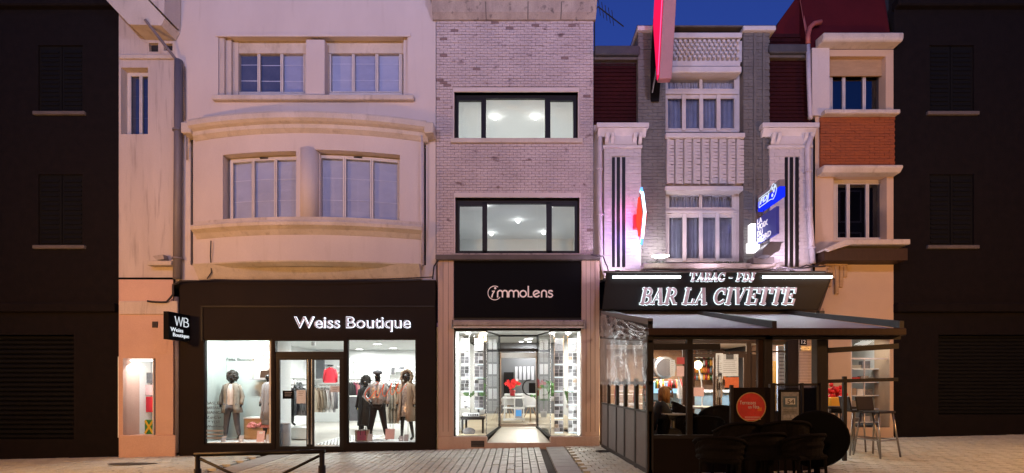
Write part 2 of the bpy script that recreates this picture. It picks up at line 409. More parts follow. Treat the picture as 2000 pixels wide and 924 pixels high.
# ---------------------------------------------------------------- the other side of the street
for i, (xa, xb, hh, mm_, lab) in enumerate([(-50,-9,12.0,'dark_concrete','grey house across the road at the far left'),(-8.99,0,12.8,'slate','slate grey house across the road opposite the clothes shop'),(.01,9,12.2,'dark_concrete','grey house across the road opposite the bar'),(9.01,50,12.7,'slate','slate grey house across the road at the far right')]):
    t = thing('opposite_house', ((xa+xb)/2, -15, gz(xa)-.2), lab, 'house', 'houses across the road')
    M().box(xa, xb, -22, -15, gz(xa)-.3, hh).build('wall', mm_, t); M().prismx([(-22.3,hh),(-14.7,hh),(-18.5,hh+2.4)], xa+.02, xb-.02).build('roof', 'slate', t)
    for fl in (1, 4.2, 7.4, 9.6):
        x = xa+1
        while x < xb-1.6:
            w = M().box(x, x+1.2, -15.02, -14.98, fl+.3, fl+2.0).build('window', 'window_white', t); M().box(x+.08, x+1.12, -14.975, -14.965, fl+.38, fl+1.92).build('pane', 'dark_room', w); x += 2.3
# ---------------------------------------------------------------- ground
g = M(); xs = [-150, -14, 14, 150]; ys = [-5.2, 150]
for i in range(3):
    g.quad((xs[i], ys[0], gz(xs[i])-.05), (xs[i+1], ys[0], gz(xs[i+1])-.05), (xs[i+1], ys[1], gz(xs[i+1])-.05), (xs[i], ys[1], gz(xs[i])-.05))
tag(g.build('ground', 'joint_sand', base=(0,0,0)), 'sandy bed under the paving and houses', kind='structure')
g = M()
for i in range(3):
    g.quad((xs[i], -150, gz(xs[i])-.19), (xs[i+1], -150, gz(xs[i+1])-.19), (xs[i+1], -5.2, gz(xs[i+1])-.19), (xs[i], -5.2, gz(xs[i])-.19))
tag(g.build('road', 'asphalt', base=(0,0,0)), 'dark asphalt street', kind='structure')
pav = M()
for i in range(60):
    x0 = -15+i*.5; pav.prismx([(-5.35, gz(x0)-.3), (-5.2, gz(x0)-.3), (-5.2, gz(x0)-.012), (-5.35, gz(x0)-.02)], x0+.004, x0+.496)
pavement = pav.build('pavement', 'paver_slab', base=(0,0,0)); tag(pavement, 'kerb and paving of pale blocks in front of the shops', kind='structure')
pav_single = []; pav_bulk = M()
def paver_mesh(w, l):
    m = M(); c = .006
    m.quad((-w/2+c, -l/2+c, 0), (w/2-c, -l/2+c, 0), (w/2-c, l/2-c, 0), (-w/2+c, l/2-c, 0))
    for a, b in (((-1,-1),(1,-1)),((1,-1),(1,1)),((1,1),(-1,1)),((-1,1),(-1,-1))):
        m.quad((a[0]*(w/2-c), a[1]*(l/2-c), 0), (b[0]*(w/2-c), b[1]*(l/2-c), 0), (b[0]*w/2, b[1]*l/2, -.05), (a[0]*w/2, a[1]*l/2, -.05))
    return m
def lay(xa, xb, w, l, depthwise, matn='paver'):
    out = []
    if depthwise:
        k = 0; x = xa
        while x + w <= xb + .001:
            y = -5.18 + rnd.random()*l*.5
            while y < 0.3: out.append((x+w/2, y+l/2)); y += l
            x += w; k += 1
    else:
        y = -5.18; k = 0
        while y < .3:
            x = xa + (w/2 if k % 2 else 0)
            while x + w <= xb + .001: out.append((x+w/2, y+l/2)); x += w
            y += l; k += 1
    return out
zones = [(-13.5,-5.45,.30,.24,False), (-4.9,.62,.135,.30,True), (1.06,13.5,.20,.19,False)]
singles = 0
for zi, (xa, xb, w, l, dw) in enumerate(zones):
    pts = lay(xa, xb, w, l, dw); g_ = .009
    pm = paver_mesh(w-g_, l-g_)
    me = bpy.data.meshes.new('paver'); me.from_pydata(pm.v, [], pm.f); me.materials.append(MT['paver'])
    def big(p): return (-2.9 < p[1] < -.7) and ((zi == 1 and -4.2 < p[0] < .62) or (zi == 2 and p[0] < 2.05 and p[1] < -.5))
    for p in pts:
        zz = gz(p[0]) + rnd.uniform(-.004, .004); rx, ry = rnd.uniform(-.008,.008), rnd.uniform(-.008,.008)
        if singles < 300 and big(p):
            o = bpy.data.objects.new('paver', me); col.objects.link(o); o.parent = pavement
            o.location = (p[0], p[1], zz); o.rotation_euler = (rx, ry-.0245, 0); singles += 1
        else:
            n0 = len(pav_bulk.v); pav_bulk.v += [(p[0]+v[0], p[1]+v[1], zz+v[2]+v[0]*(.0245-ry)+v[1]*rx) for v in pm.v]
            pav_bulk.f += [tuple(n0+i for i in f) for f in pm.f]
pb_ = pav_bulk.build('paver_field', 'paver', pavement, norm=False); tag(pb_, kind='stuff')
for xa, xb in ((-5.43,-4.92), (.64,1.04)):
    y = -5.18
    while y < .2:
        o = M().prism([(xa+.005, gz(xa)-.05),(xb-.005, gz(xb)-.05),(xb-.005, gz(xb)+.002),(xa+.005, gz(xa)+.002)], y, y+.39).build('paving_slab', 'paver_slab', pavement, bevel=.004); y += .4
m = M().lathe((1.75, -1.1, gz(1.75)+.004), [(.16,0),(.16,.008),(.13,.009)], 18)
dc = m.build('drain_cover', 'asphalt'); tag(dc, 'round dark drain cover in the paving by the grey terrace side', 'drain cover')
for q in range(5): M().box(1.75-.10, 1.75+.10, -1.1-.09+q*.04, -1.1-.075+q*.04, gz(1.75)+.013, gz(1.75)+.018).build('slot', 'grille', dc)
m = M(); m.quad(*[(X(340)+v[0]*.42*1.2, -1.25+v[1]*.16, gz(X(340))+.012) for v in [(math.cos(t*math.pi/8), math.sin(t*math.pi/8)) for t in range(16)]])
tag(m.build('stain', 'joint_sand', pavement), kind='stuff')

for i in range(70):
    x, y = rnd.uniform(-8, 1.9), rnd.uniform(-3.0, -.15); a = rnd.uniform(.008, .022); q = M(); q.quad(*[(x+a*1.3*math.cos(t*.785), y+a*math.sin(t*.785), gz(x)+.0075) for t in range(8)])
    if i == 0: gum = M()
    k = len(gum.v); gum.v += q.v; gum.f.append(tuple(range(k, k+8)))
tag(gum.build('gum_spots', 'asphalt', pavement), kind='stuff')
# ---------------------------------------------------------------- wall helper
def wall(xs, zs, holes, yf, depth=.3, side=True):
    """front skin with openings and their reveals; holes (x0,x1,z0,z1[,depth]); yf(x,z) -> y of the skin"""
    m = M()
    xs = sorted(set([round(v,4) for v in xs] + [round(h[i],4) for h in holes for i in (0,1)]))
    zs = sorted(set([round(v,4) for v in zs] + [round(h[i],4) for h in holes for i in (2,3)]))
    lim = (min(xs), max(xs), min(zs), max(zs))
    def inh(x, z): return any(h[0] < x < h[1] and h[2] < z < h[3] for h in holes)
    idx = {}
    def V(x, z, dy=0):
        k = (x, z, dy)
        if k not in idx: idx[k] = len(m.v); m.v.append((x, yf(x, z)+dy, z))
        return idx[k]
    for i in range(len(xs)-1):
        for j in range(len(zs)-1):
            cx = (xs[i]+xs[i+1])/2; cz = (zs[j]+zs[j+1])/2
            if not inh(cx, cz): m.f.append((V(xs[i],zs[j]), V(xs[i+1],zs[j]), V(xs[i+1],zs[j+1]), V(xs[i],zs[j+1])))
    for h in holes:
        d = h[4] if len(h) > 4 else depth
        hx = [x for x in xs if h[0]-1e-3 <= x <= h[1]+1e-3]; hz = [z for z in zs if h[2]-1e-3 <= z <= h[3]+1e-3]
        for a, b in zip(hx, hx[1:]):
            for z in (hx and (hz[0], hz[-1])):
                m.quad((a,yf(a,z),z), (b,yf(b,z),z), (b,yf(b,z)+d,z), (a,yf(a,z)+d,z))
        for a, b in zip(hz, hz[1:]):
            for x in (hx[0], hx[-1]):
                m.quad((x,yf(x,a),a), (x,yf(x,b),b), (x,yf(x,b)+d,b), (x,yf(x,a)+d,a))
    return m
def lin(a, b, n): return [a+(b-a)*i/n for i in range(n+1)]
def H(px0, px1, py0, py1, Y=0, d=.3): return (X(px0,Y), X(px1,Y), Z(py1,Y), Z(py0,Y), d)

def casement(root, x0, x1, z0, z1, y, cols, glassm='sky_glass', frame='window_white', back='blind', fw=.045, yf=None, vent=False, dark=()):
    """one window part: outer frame, with a sash, pane and blind as sub-parts for every light"""
    yy = (lambda x: y) if yf is None else yf
    f = M(); n = 8
    def strip(xa, xb, za, zb, t=.05, pr=0):
        for i in range(n):
            a = xa+(xb-xa)*i/n; b = xa+(xb-xa)*(i+1)/n
            k = len(f.v); f.box(a, b, 0, t, za, zb)
            for q in range(k, len(f.v)):
                v = f.v[q]; f.v[q] = (v[0], yy(v[0])+v[1]-pr, v[2])
    strip(x0, x1, z1-fw, z1); strip(x0, x1, z0, z0+fw)
    def post(xa, xb):
        k = len(f.v); f.box(xa, xb, 0, .055, z0+fw, z1-fw)
        for q in range(k, len(f.v)): v = f.v[q]; f.v[q] = (v[0], yy((xa+xb)/2)+v[1]-.003, v[2])
    post(x0, x0+fw); post(x1-fw, x1)
    if vent:
        xm = (x0+x1)/2
    o = f.build('window', frame, root)
    tot = sum(cols); xa = x0+fw
    wtot = x1-x0-2*fw
    for i, c in enumerate(cols):
        xb = xa + wtot*c/tot; s = M(); w = .032; e = .004
        ya, yb_ = yy(xa)+.006, yy(xb)+.006
        def bx(a, b, c0, c1, pr=0):
            k = len(s.v); s.box(a, b, -pr, .035, c0, c1)
            for q in range(k, len(s.v)):
                v = s.v[q]; t = (v[0]-xa)/(xb-xa); s.v[q] = (v[0], ya+(yb_-ya)*t+v[1], v[2])
        bx(xa+e, xa+w, z0+fw+e, z1-fw-e, .012); bx(xb-w, xb-e, z0+fw+e, z1-fw-e, .012); bx(xa+w, xb-w, z1-fw-w, z1-fw-e, .010); bx(xa+w, xb-w, z0+fw+e, z0+fw+w, .010)
        s.build('sash', frame, o)
        p = M().quad((xa+w, ya+.02, z0+fw+w), (xb-w, yb_+.02, z0+fw+w), (xb-w, yb_+.02, z1-fw-w), (xa+w, ya+.02, z1-fw-w)); p.build('pane', glassm, o)
        if back == 'blind':
            bm_ = 'blind_dark' if i in dark else rnd.choice(['blind_fabric','blind_fabric','blind_fabric2'])
            M().quad((xa+.01, ya+.07, z0+fw), (xb-.01, yb_+.07, z0+fw), (xb-.01, yb_+.07, z1-fw), (xa+.01, ya+.07, z1-fw)).build('blind', bm_, o)
            for q in (1, 2):
                l = M(); zz = z0+(z1-z0)*(1-q*.335)+rnd.uniform(-.006,.006)
                l.quad((xa+.02, ya+.06, zz-.008), (xb-.02, yb_+.06, zz-.008+rnd.uniform(-.005,.005)), (xb-.02, yb_+.06, zz+.008), (xa+.02, ya+.06, zz+.008))
                l.build('blind_rod', 'blind_line', o)
        elif back == 'curtain':
            cu = M(); k = 14; prev = None
            for q in range(k*3):
                t = q/(k*3-1); x = xa+.01+(xb-xa-.02)*t; yc = (ya+yb_)/2+.12+.025*math.sin(q*1.9+i)+.012*math.sin(q*.7)
                if prev: cu.quad((prev[0], prev[1], z0+fw), (x, yc, z0+fw), (x, yc, z1-fw), (prev[0], prev[1], z1-fw))
                prev = (x, yc)
            cu.build('curtain', 'curtain_grey', o, smooth=True, norm=False)
        xa = xb
    k = M().box(x0, x1, max(yy(x0), yy(x1), yy((x0+x1)/2))+.30, max(yy(x0), yy(x1), yy((x0+x1)/2))+.33, z0, z1); k.build('room_back', 'dark_room', o)
    if vent:
        v = M(); xm = (x0+x1)/2; v.box(xm-.09, xm+.09, yy(xm)-.015, yy(xm)+.01, z1-fw+.004, z1-.012); v.build('vent_slot', 'dark_room', o)
    return o

def pipe(name, pts, r, m, label, group=None, collars=()):
    o = M().tube(pts, r, 10).build(name, m, smooth=True, base=pts[-1]); tag(o, label, 'drainpipe', group)
    for (x, y, z) in collars: M().cyl((x, y, z-.02), (x, y, z+.02), r*1.35, n=12).build('collar', m, o)
    return o
def cable(pts, r, label, sag=.0):
    out = []
    for a, b in zip(pts, pts[1:]):
        for i in range(6):
            t = i/6; p = Vector(a).lerp(Vector(b), t); p.z -= sag*4*t*(1-t); out.append(p)
    out.append(Vector(pts[-1]))
    return tag(M().tube(out, r, 5).build('cable', 'cable', base=pts[0]), label, 'cable')

# text from Blender's own font, every letter a mesh of its own
def letters(root, txt, x, z, y, width, height, m, depth=.02, shear=0, off=0.0, name='letter', along=None, spacing=1.0, single=False):
    cu = bpy.data.curves.new('t', 'FONT'); cu.body = txt; cu.size = 1; cu.shear = shear; cu.offset = off; cu.extrude = .5; cu.space_character = spacing
    cu.resolution_u = 3
    ob = bpy.data.objects.new('t', cu); col.objects.link(ob); dg = bpy.context.evaluated_depsgraph_get()
    me = bpy.data.meshes.new_from_object(ob.evaluated_get(dg)); bpy.data.objects.remove(ob)
    bm = bmesh.new(); bm.from_mesh(me); bmesh.ops.remove_doubles(bm, verts=bm.verts, dist=1e-5)
    xs = [v.co.x for v in bm.verts]; ys = [v.co.y for v in bm.verts]; mnx, mxx, mny, mxy = min(xs), max(xs), min(ys), max(ys)
    sx = width/(mxx-mnx); sy = height/(mxy-mny) if height else sx
    seen = set(); isl = []
    for v in bm.verts:
        if v in seen: continue
        st = [v]; seen.add(v); cur = []
        while st:
            a = st.pop(); cur.append(a)
            for e in a.link_edges:
                b = e.other_vert(a)
                if b not in seen: seen.add(b); st.append(b)
        isl.append(cur)
    groups = []
    for cur in sorted(isl, key=lambda c: -(max(v.co.x for v in c)-min(v.co.x for v in c))):
        a, b = min(v.co.x for v in cur), max(v.co.x for v in cur)
        for gq in groups:
            o = min(b, gq[1])-max(a, gq[0])
            if single or o > .6*(b-a): gq[2].extend(cur); gq[0] = min(a, gq[0]); gq[1] = max(b, gq[1]); break
        else: groups.append([a, b, list(cur)])
    for gq in sorted(groups, key=lambda q: q[0]):
        vs = {v: i for i, v in enumerate(gq[2])}; mb = M()
        for v in gq[2]:
            u = (v.co.x-mnx)*sx; h = (v.co.y-mny)*sy; dd = (v.co.z)*depth
            if along is None: mb.v.append((x+u, y-dd, z+h))
            elif along < 0: mb.v.append((x-dd, y-u, z+h))       # reading towards the street, on a face turned to -x
            else: mb.v.append((x+dd, y+u, z+h))                 # reading away from the street, on a face turned to +x
        fs = set(f for v in gq[2] for f in v.link_faces)
        mb.f = [tuple(vs[v] for v in f.verts) for f in fs]
        mb.build(name, m, root)
    bm.free()
def script_line(root, pts, w, y, m, name='lettering', d=.006): return M().ribbon(pts, w, y-d, y).build(name, m, root)
def arc(cx, cz, r, a0, a1, n=14, rx=None):
    rx = rx or r
    return [(cx+rx*math.cos(R(a0+(a1-a0)*i/n)), cz+r*math.sin(R(a0+(a1-a0)*i/n))) for i in range(n+1)]
def immolens(root, x, z, h, y, m):
    """the agency's round-letter word mark; h = x-height"""
    w = h*.20
    def st(p, ww=w, nm='letter'): return M().ribbon([(x+a*h, z+b*h) for a, b in p], ww, y-.02, y).build(nm, m, root)
    st(arc(.02, .62, 1.02, 62, 322, 26, 1.0), w*.45, 'ring')
    st([(-.42,0),(-.30,.42),(-.02,.95),(-.35,.85)], w*.95); M().cyl((x+.10*h, y-.02, z+1.33*h), (x+.10*h, y, z+1.33*h), h*.16, n=12).build('dot', m, root)
    def arch(o, r, n):
        pts = []
        for i in range(n):
            pts = arc(o+r+i*2*r, .98-r, r, 180, 0, 10)
            st([(o+i*2*r, 0) if i == 0 else pts[0]] + pts + [(o+2*r*(i+1), 0)])
    arch(.45, .36, 2); arch(2.10, .36, 2)
    st(arc(4.22, .5, .46, 0, 352, 22)); st([(4.98,1.62),(4.98,.05),(5.55,.05)])
    st([(5.80,.32),(6.52,.68)] + arc(6.2, .5, .46, 20, 325, 18)); arch(6.95, .36, 1)
    st([(8.55,.86),(8.35,.97),(8.05,.93),(7.98,.72),(8.15,.56),(8.45,.46),(8.58,.25),(8.42,.05),(8.15,0),(7.92,.10)])
# ================================================================ LEFT HOUSE (salmon shop)
lh = thing('neighbour_house', (X(310), 0, gz(-8)), 'cream house with a salmon ground floor beyond the grey drainpipe, next to the clothes shop', 'house')
xa, xb = X(232), X(343)
flat = lambda x, z: 0.0
wall(lin(xa, xb, 4), lin(Z(542), 10.9, 4), [H(236, 289, 132, 262), (X(291), X(309), Z(101), Z(84), .12), (X(320), X(337), Z(99), Z(85), .12)], lambda x, z: 0.0).build('wall', 'cream_render_old', lh)
for a in ((291,309,84,101),(320,337,85,99)): M().box(X(a[0]), X(a[1]), .08, .1, Z(a[3]), Z(a[2])).build('attic_vent', 'dark_room', lh)
casement(lh, X(236), X(289), Z(262), Z(132), .2, [1,1], 'dark_glass')
M().pb(232, 338, 106, 114, -.05, .04).build('string_course', 'cornice_render', lh, bevel=.01)
# eaves: sloping boarded soffit, carried on a slanting strut
e = M().prism([(X(232), Z(2,-.3)), (X(232), Z(-30,-.3)), (X(286), Z(-4)), (X(352), Z(66)), (X(345), Z(80)), (X(285), Z(78))], -.5, -.02)
e.build('eaves_soffit', 'cornice_render', lh)
M().prism([(X(232), Z(-30)), (X(286), Z(-6)), (X(353), Z(62)), (X(356), Z(-60)), (X(232), Z(-60))], -.54, -.03).build('gable_board', 'cream_render_old', lh)
M().tube([W(283,38,-.55), W(345,118,-.1)], .035).build('strut', 'pipe_grey', lh)
# ground floor
xg0, xg1 = X(232,-.12), X(338,-.12)
wall(lin(xg0, xg1, 3), lin(gz(-8)-.2, Z(546,-.12), 3), [H(240, 304, 700, 852, -.12, .5)], lambda x, z: -.12).build('shop_wall', 'salmon_render', lh)
M().box(xg1-.001, xg1+.003, -.12, 0, gz(-8)-.2, Z(585)).build('wall_return', 'salmon_render', lh)
M().pb(232, 346, 588, 614, -.16, .05).build('shop_cornice', 'cream_render_old', lh, bevel=.01)
M().pb(296, 326, 636, 690, -.128, .01).build('raised_panel', 'salmon_render', lh, bevel=.004)
M().pb(297, 307, 628, 640, -.15, .03).build('alarm_box', 'cable', lh)
M().pb(232, 342, 850, 900, -.16, .05).build('plinth', 'salmon_render', lh, bevel=.01)
k = M().box(X(240), X(304), .9, 1.0, Z(852), Z(700)); k.build('display_back', 'shop_white', lh)
M().box(X(238), X(306), -.1, .9, Z(854), Z(852)).build('display_floor', 'shop_white', lh)
M().box(X(238), X(306), -.1, .9, Z(700)+.0, Z(697)).build('display_ceiling', 'shop_white', lh)
M().quad(W(240,700,-.02), W(304,700,-.02), W(304,852,-.02), W(240,852,-.02)).build('shop_pane', 'clear_glass', lh)
l = M().box(X(245), X(298), .1, .2, Z(702)-.03, Z(702)-.01); l.build('strip_light', 'strip_white', lh); area('strip', (X(270), .2, Z(706)), (0,.5,-1), .5, 14, (1,.97,.95), lh)
M().box(xa, xb, 1.1, 6, gz(-8), 10.9).build('house_body', 'dark_room', lh); M().box(X(237), X(239), -.1, .9, Z(854), Z(697)).build('display_side', 'shop_white', lh); M().box(X(304.5), X(306), -.1, .9, Z(854), Z(697)).build('display_side', 'shop_white', lh)
for i, (a, b, c, d, mm) in enumerate([(276,300,728,748,'print_mid'),(276,302,775,805,'cloth_red'),(276,300,752,772,'card_pink'),(284,300,820,846,'card_white')]):
    o = M().pb(a, b, c, d, .75-i*.02, .02).build('poster', mm); tag(o, ['grey poster topmost in the salmon shop window','red poster in the middle of the salmon shop window','pink poster in the salmon shop window above the red one','white poster lowest in the salmon shop window'][i], 'poster')
m = M(); m.pb(283, 300, 820, 848, .3, .02); bag = m.build('tote_bag', 'green'); tag(bag, 'green and yellow crossed bag at the foot of the salmon shop window', 'bag')
M().ribbon([(X(284,.28),Z(822,.28)),(X(299,.28),Z(846,.28))], .04, .27, .28).build('stripe', 'yellow', bag); M().ribbon([(X(299,.28),Z(822,.28)),(X(284,.28),Z(846,.28))], .04, .265, .275).build('stripe', 'yellow', bag)
pipe('drainpipe', [W(349,118,-.1), W(348,300,-.1), W(346,545,-.1)], .085, 'pipe_grey', 'wide grey drainpipe with peeling paint, left of the curved bay', 'drainpipes down the facades', [tuple(W(348,255,-.1)), tuple(W(347,505,-.1))])
pipe('drainpipe', [W(361,130,-.05), W(361,235,-.05)], .012, 'pipe_grey', 'thin conduit on the cream wall above the bay cornice end', 'drainpipes down the facades')
pipe('drainpipe', [W(345,580,-.1), W(347,740,-.1), W(347,884,-.1)], .05, 'pipe_grey', 'grey pipe beside the black shopfront pilaster, down to the paving', 'drainpipes down the facades', [tuple(W(347,700,-.1))])
# projecting floor-light box on the left wall
o = M().pb(287, 334, 509, 518, -.2, .18).build('conduit_box', 'cornice_render', bevel=.01); tag(o, 'pale horizontal cable trunk on the wall left of the grey pipe', 'cable trunk')
M().prism([(X(298,-.2),Z(500,-.2)),(X(318,-.2),Z(497,-.2)),(X(321,-.2),Z(506,-.2)),(X(306,-.2),Z(508,-.2))], -.2, -.05).build('junction_box', 'concrete', o)

# ================================================================ CREAM HOUSE WITH CURVED BAY
ch = thing('bay_house', (X(600), 0, gz(-4.6)), 'cream rendered art deco house with a curved bay above the black clothes shop', 'house')
x0, x1 = X(343), X(851)
up = wall(lin(x0, x1, 8), lin(Z(230), 10.9, 4), [(X(426), X(796), Z(185), Z(68), .34)], flat); up.build('wall', 'cream_render', ch)
wall(lin(x0, x1, 8), lin(Z(552), Z(230), 4), [(X(372), X(832), Z(518), Z(255), .1)], lambda x, z: 0.0).build('wall', 'cream_render', ch)
M().box(x0, x1, 2.6, 8, gz(-4)+3.8, 10.9).build('house_body', 'dark_room', ch)
M().box(x0, x1, .35, 8, 10.85, 10.9).build('flat_roof', 'slate', ch)
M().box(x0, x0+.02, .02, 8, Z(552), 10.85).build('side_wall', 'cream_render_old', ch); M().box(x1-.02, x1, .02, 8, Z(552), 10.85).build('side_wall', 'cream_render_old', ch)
# stepped surround of the top windows
s = M(); s.pb(420, 802, 64, 71, -.03, .04); s.build('window_hood', 'cream_render', ch, bevel=.008)
M().pb(413, 808, 184.5, 194, -.12, .12).build('sill', 'cornice_render', ch, bevel=.015)
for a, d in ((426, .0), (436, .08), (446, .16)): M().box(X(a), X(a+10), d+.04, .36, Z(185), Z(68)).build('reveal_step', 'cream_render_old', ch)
M().box(X(786), X(796), .10, .36, Z(185), Z(68)).build('reveal_step', 'cream_render', ch)
M().box(X(597), X(634), -.001, .4, Z(185), Z(77)).build('pier', 'cream_render', ch, bevel=.01)
M().box(X(426), X(796), .22, .4, Z(92), Z(68)).build('lintel', 'cornice_render', ch)
casement(ch, X(457,.25), X(599,.25), Z(186,.25), Z(93,.25), .25, [1,1,1], vent=True, dark=(0,1))
casement(ch, X(640,.25), X(786,.25), Z(185,.25), Z(90,.25), .25, [1,1,1], vent=True)
# the bay: bowed skin between two curved cornices
bx0, bx1 = X(383), X(828); bc = (bx0+bx1)/2; bh = (bx1-bx0)/2
def bow(x, z=0): t = min(1, abs((x-bc)/bh)); return -.10 - .40*(1-t*t)
bz0, bz1 = Z(519), Z(255)
hL = (X(438,-.25), X(584,-.35), Z(430,-.3), Z(303,-.3), .26); hR = (X(616,-.35), X(781,-.25), Z(430,-.3), Z(300,-.3), .26)
wall(lin(bx0, bx1, 40), lin(bz0, bz1, 4), [hL, hR], bow).build('bay_wall', 'cream_render', ch, smooth=False)
for xe in (bx0, bx1): M().box(xe-.002 if xe == bx0 else xe-.004, xe+.004, -.10, .02, bz0, bz1).build('bay_cheek', 'cream_render', ch)
def bow_band(prof, xa, xb, name, m, ext=1.0, n=40):
    """profile of (out, z) swept along the bow"""
    b = M(); P = lin(xa, xb, n); k = len(prof)
    for x in P:
        t = min(1, abs((x-bc)/(bh*ext)))
        yb = -.10 - .40*(1-t*t)
        for o_, z in prof: b.v.append((x, yb-o_, z))
    for i in range(len(P)-1):
        for j in range(k): q = (j+1) % k; b.f.append((i*k+j, i*k+q, (i+1)*k+q, (i+1)*k+j))
    b.f.append(tuple(range(k-1, -1, -1))); e = (len(P)-1)*k; b.f.append(tuple(range(e, e+k)))
    return b.build(name, m, ch)
zt = Z(243, -.2)
bow_band([(-.30, zt+.02), (.24, zt+.015), (.26, zt-.03), (.26, zt-.13), (.20, zt-.17), (.12, zt-.20), (.10, zt-.27), (0, zt-.34), (-.30, zt-.34)], X(372,-.3), X(833,-.3), 'upper_cornice', 'cornice_render', 1.03)
zs_ = Z(437, -.2)
bow_band([(-.05, zs_+.03), (.09, zs_+.03), (.10, zs_-.07), (.22, zs_-.08), (.24, zs_-.12), (.22, zs_-.18), (.10, zs_-.24), (0, zs_-.33), (-.05, zs_-.33)], X(376,-.3), X(824,-.3), 'sill_cornice', 'cornice_render', 1.02)
zb_ = Z(519)
bow_band([(-.10, zb_+.001), (.05, zb_+.001), (.04, zb_-.03), (-.10, zb_-.10)], bx0+.02, bx1-.02, 'bay_foot', 'cornice_render', 1.0)
# end blocks of the cornice
for xe in (X(363,-.3), X(836,-.3)): M().box(xe-.08, xe+.13, -.36, 0, zt-.26, zt-.02).build('cornice_block', 'cornice_render', ch, bevel=.02)
M().prismx([(-.02, Z(547)), (-.02, Z(516)), (-.30, Z(521)), (-.06, Z(547))], bx0+.1, bx1-.05).build('bay_soffit', 'cornice_render', ch)
# round column between the bay windows
cx_ = X(600,-.5); M().lathe((cx_, bow(cx_)+.13, Z(431,-.45)), [(.20,0),(.20,Z(291,-.45)-Z(431,-.45))], 24).build('column', 'cream_render', ch, smooth=True)
M().box(cx_-.22, cx_+.22, bow(cx_)+.15, bow(cx_)+.3, Z(430,-.3), Z(300,-.3)).build('column_core', 'cream_render', ch)
yw = lambda x: bow(x)+.20
casement(ch, hL[0]+.05, hL[1]+.02, hL[2], hL[3]-.02, 0, [1,1,1], yf=yw, vent=True)
casement(ch, hR[0]-.02, hR[1]-.02, hR[2], hR[3]-.02, 0, [1,1,1], yf=yw, vent=True)
pipe('drainpipe', [W(824,265,-.3), W(824,430,-.3), W(824,514,-.12)], .014, 'pipe_white', 'thin pinkish pipe on the right end of the curved bay', 'drainpipes down the facades')
pipe('drainpipe', [W(365,266,-.1), W(365,312,-.06)], .013, 'pipe_grey', 'short bent conduit under the left end of the bay cornice', 'drainpipes down the facades')
pipe('drainpipe', [W(412,470,-.32), W(411,500,-.30), W(413,532,-.2), W(405,544,-.12)], .012, 'cable', 'thin dark hose hanging under the left part of the curved bay', 'drainpipes down the facades')

# ---------------------------------------------------------------- clothes shopfront, black
SF = -.14
sf0, sf1 = X(350, SF), X(851, SF)
zg = gz(-5)-.25
oL = H(401, 529, 665, 866, SF); oD = H(537, 671, 665, 878, SF); oR = H(680, 811, 664, 864, SF)
wall([sf0, X(393,SF), sf1], [zg, Z(600,SF), Z(549,SF)], [(oL[0]-.03,oL[1]+.03,oL[2]-.03,oL[3]+.03,.12), (oD[0],oD[1],oD[2],oD[3],.12), (oR[0]-.03,oR[1]+.03,oR[2]-.03,oR[3]+.03,.12)], lambda x, z: SF).build('shopfront', 'black_fascia', ch)
M().box(sf0, sf1, SF, .05, Z(549,SF), Z(547,SF)).build('fascia_cap', 'black_metal', ch)
M().box(sf0-.003, sf0+.01, SF, .01, zg, Z(549,SF)).build('fascia_end', 'black_fascia', ch); M().box(sf1-.01, sf1+.003, SF, .01, zg, Z(549,SF)).build('fascia_end', 'black_fascia', ch)
m = M(); m.pb(392, 848, 597, 600, SF-.025, .02); m.pb(392, 395.5, 601, 665, SF-.025, .02); m.build('fascia_trim', 'black_metal', ch)
def shopwin(px0, px1, py0, py1, Y, label=None):
    f = M(); t = 3.0
    f.pb(px0-t, px1+t, py0-t, py0, Y, .06); f.pb(px0-t, px1+t, py1, py1+t, Y, .06); f.pb(px0-t, px0, py0, py1, Y, .06); f.pb(px1, px1+t, py0, py1, Y, .06)
    w = f.build('display_window', 'black_metal', ch)
    M().quad(W(px0,py0,Y+.03), W(px1,py0,Y+.03), W(px1,py1,Y+.03), W(px0,py1,Y+.03)).build('pane', 'clear_glass', w)
shopwin(401, 529, 665, 866, SF+.03); shopwin(680, 811, 664, 864, SF+.03)
shopwin(538, 671, 666, 687, SF+.03)
M().pb(529, 538, 664, 882, SF+.02, .08).build('door_post', 'black_metal', ch); M().pb(671, 680, 664, 880, SF+.02, .08).build('door_post', 'black_metal', ch)
M().pb(538, 671, 689.5, 699, SF+.02, .07).build('transom', 'black_metal', ch)
for a, b, hx in ((538, 604.3, 598), (604.7, 671, 610)):
    f = M(); p0 = 8; f.pb(a, a+p0, 699.2, 878, SF+.02, .05); f.pb(b-6 if a<600 else b-8, b, 699.2, 878, SF+.02, .05); f.pb(a+p0, b-(6 if a<600 else 8), 699.2, 703, SF+.02, .05); f.pb(a+p0, b-(6 if a<600 else 8), 872, 878, SF+.02, .05)
    d = f.build('door', 'black_metal', ch)
    M().quad(W(a+p0,703,SF+.05), W(b-6,703,SF+.05), W(b-6,872,SF+.05), W(a+p0,872,SF+.05)).build('pane', 'clear_glass', d)
    M().cyl(W(hx+(3 if a<600 else -1.5),702,SF-.05), W(hx+(3 if a<600 else -1.5),868,SF-.05), .016, n=8).build('handle', 'chrome', d)
M().box(X(538,SF), X(671,SF), SF-.02, .3, gz(-4.7)-.2, Z(878,SF)).build('doorstep', 'black_fascia', ch)
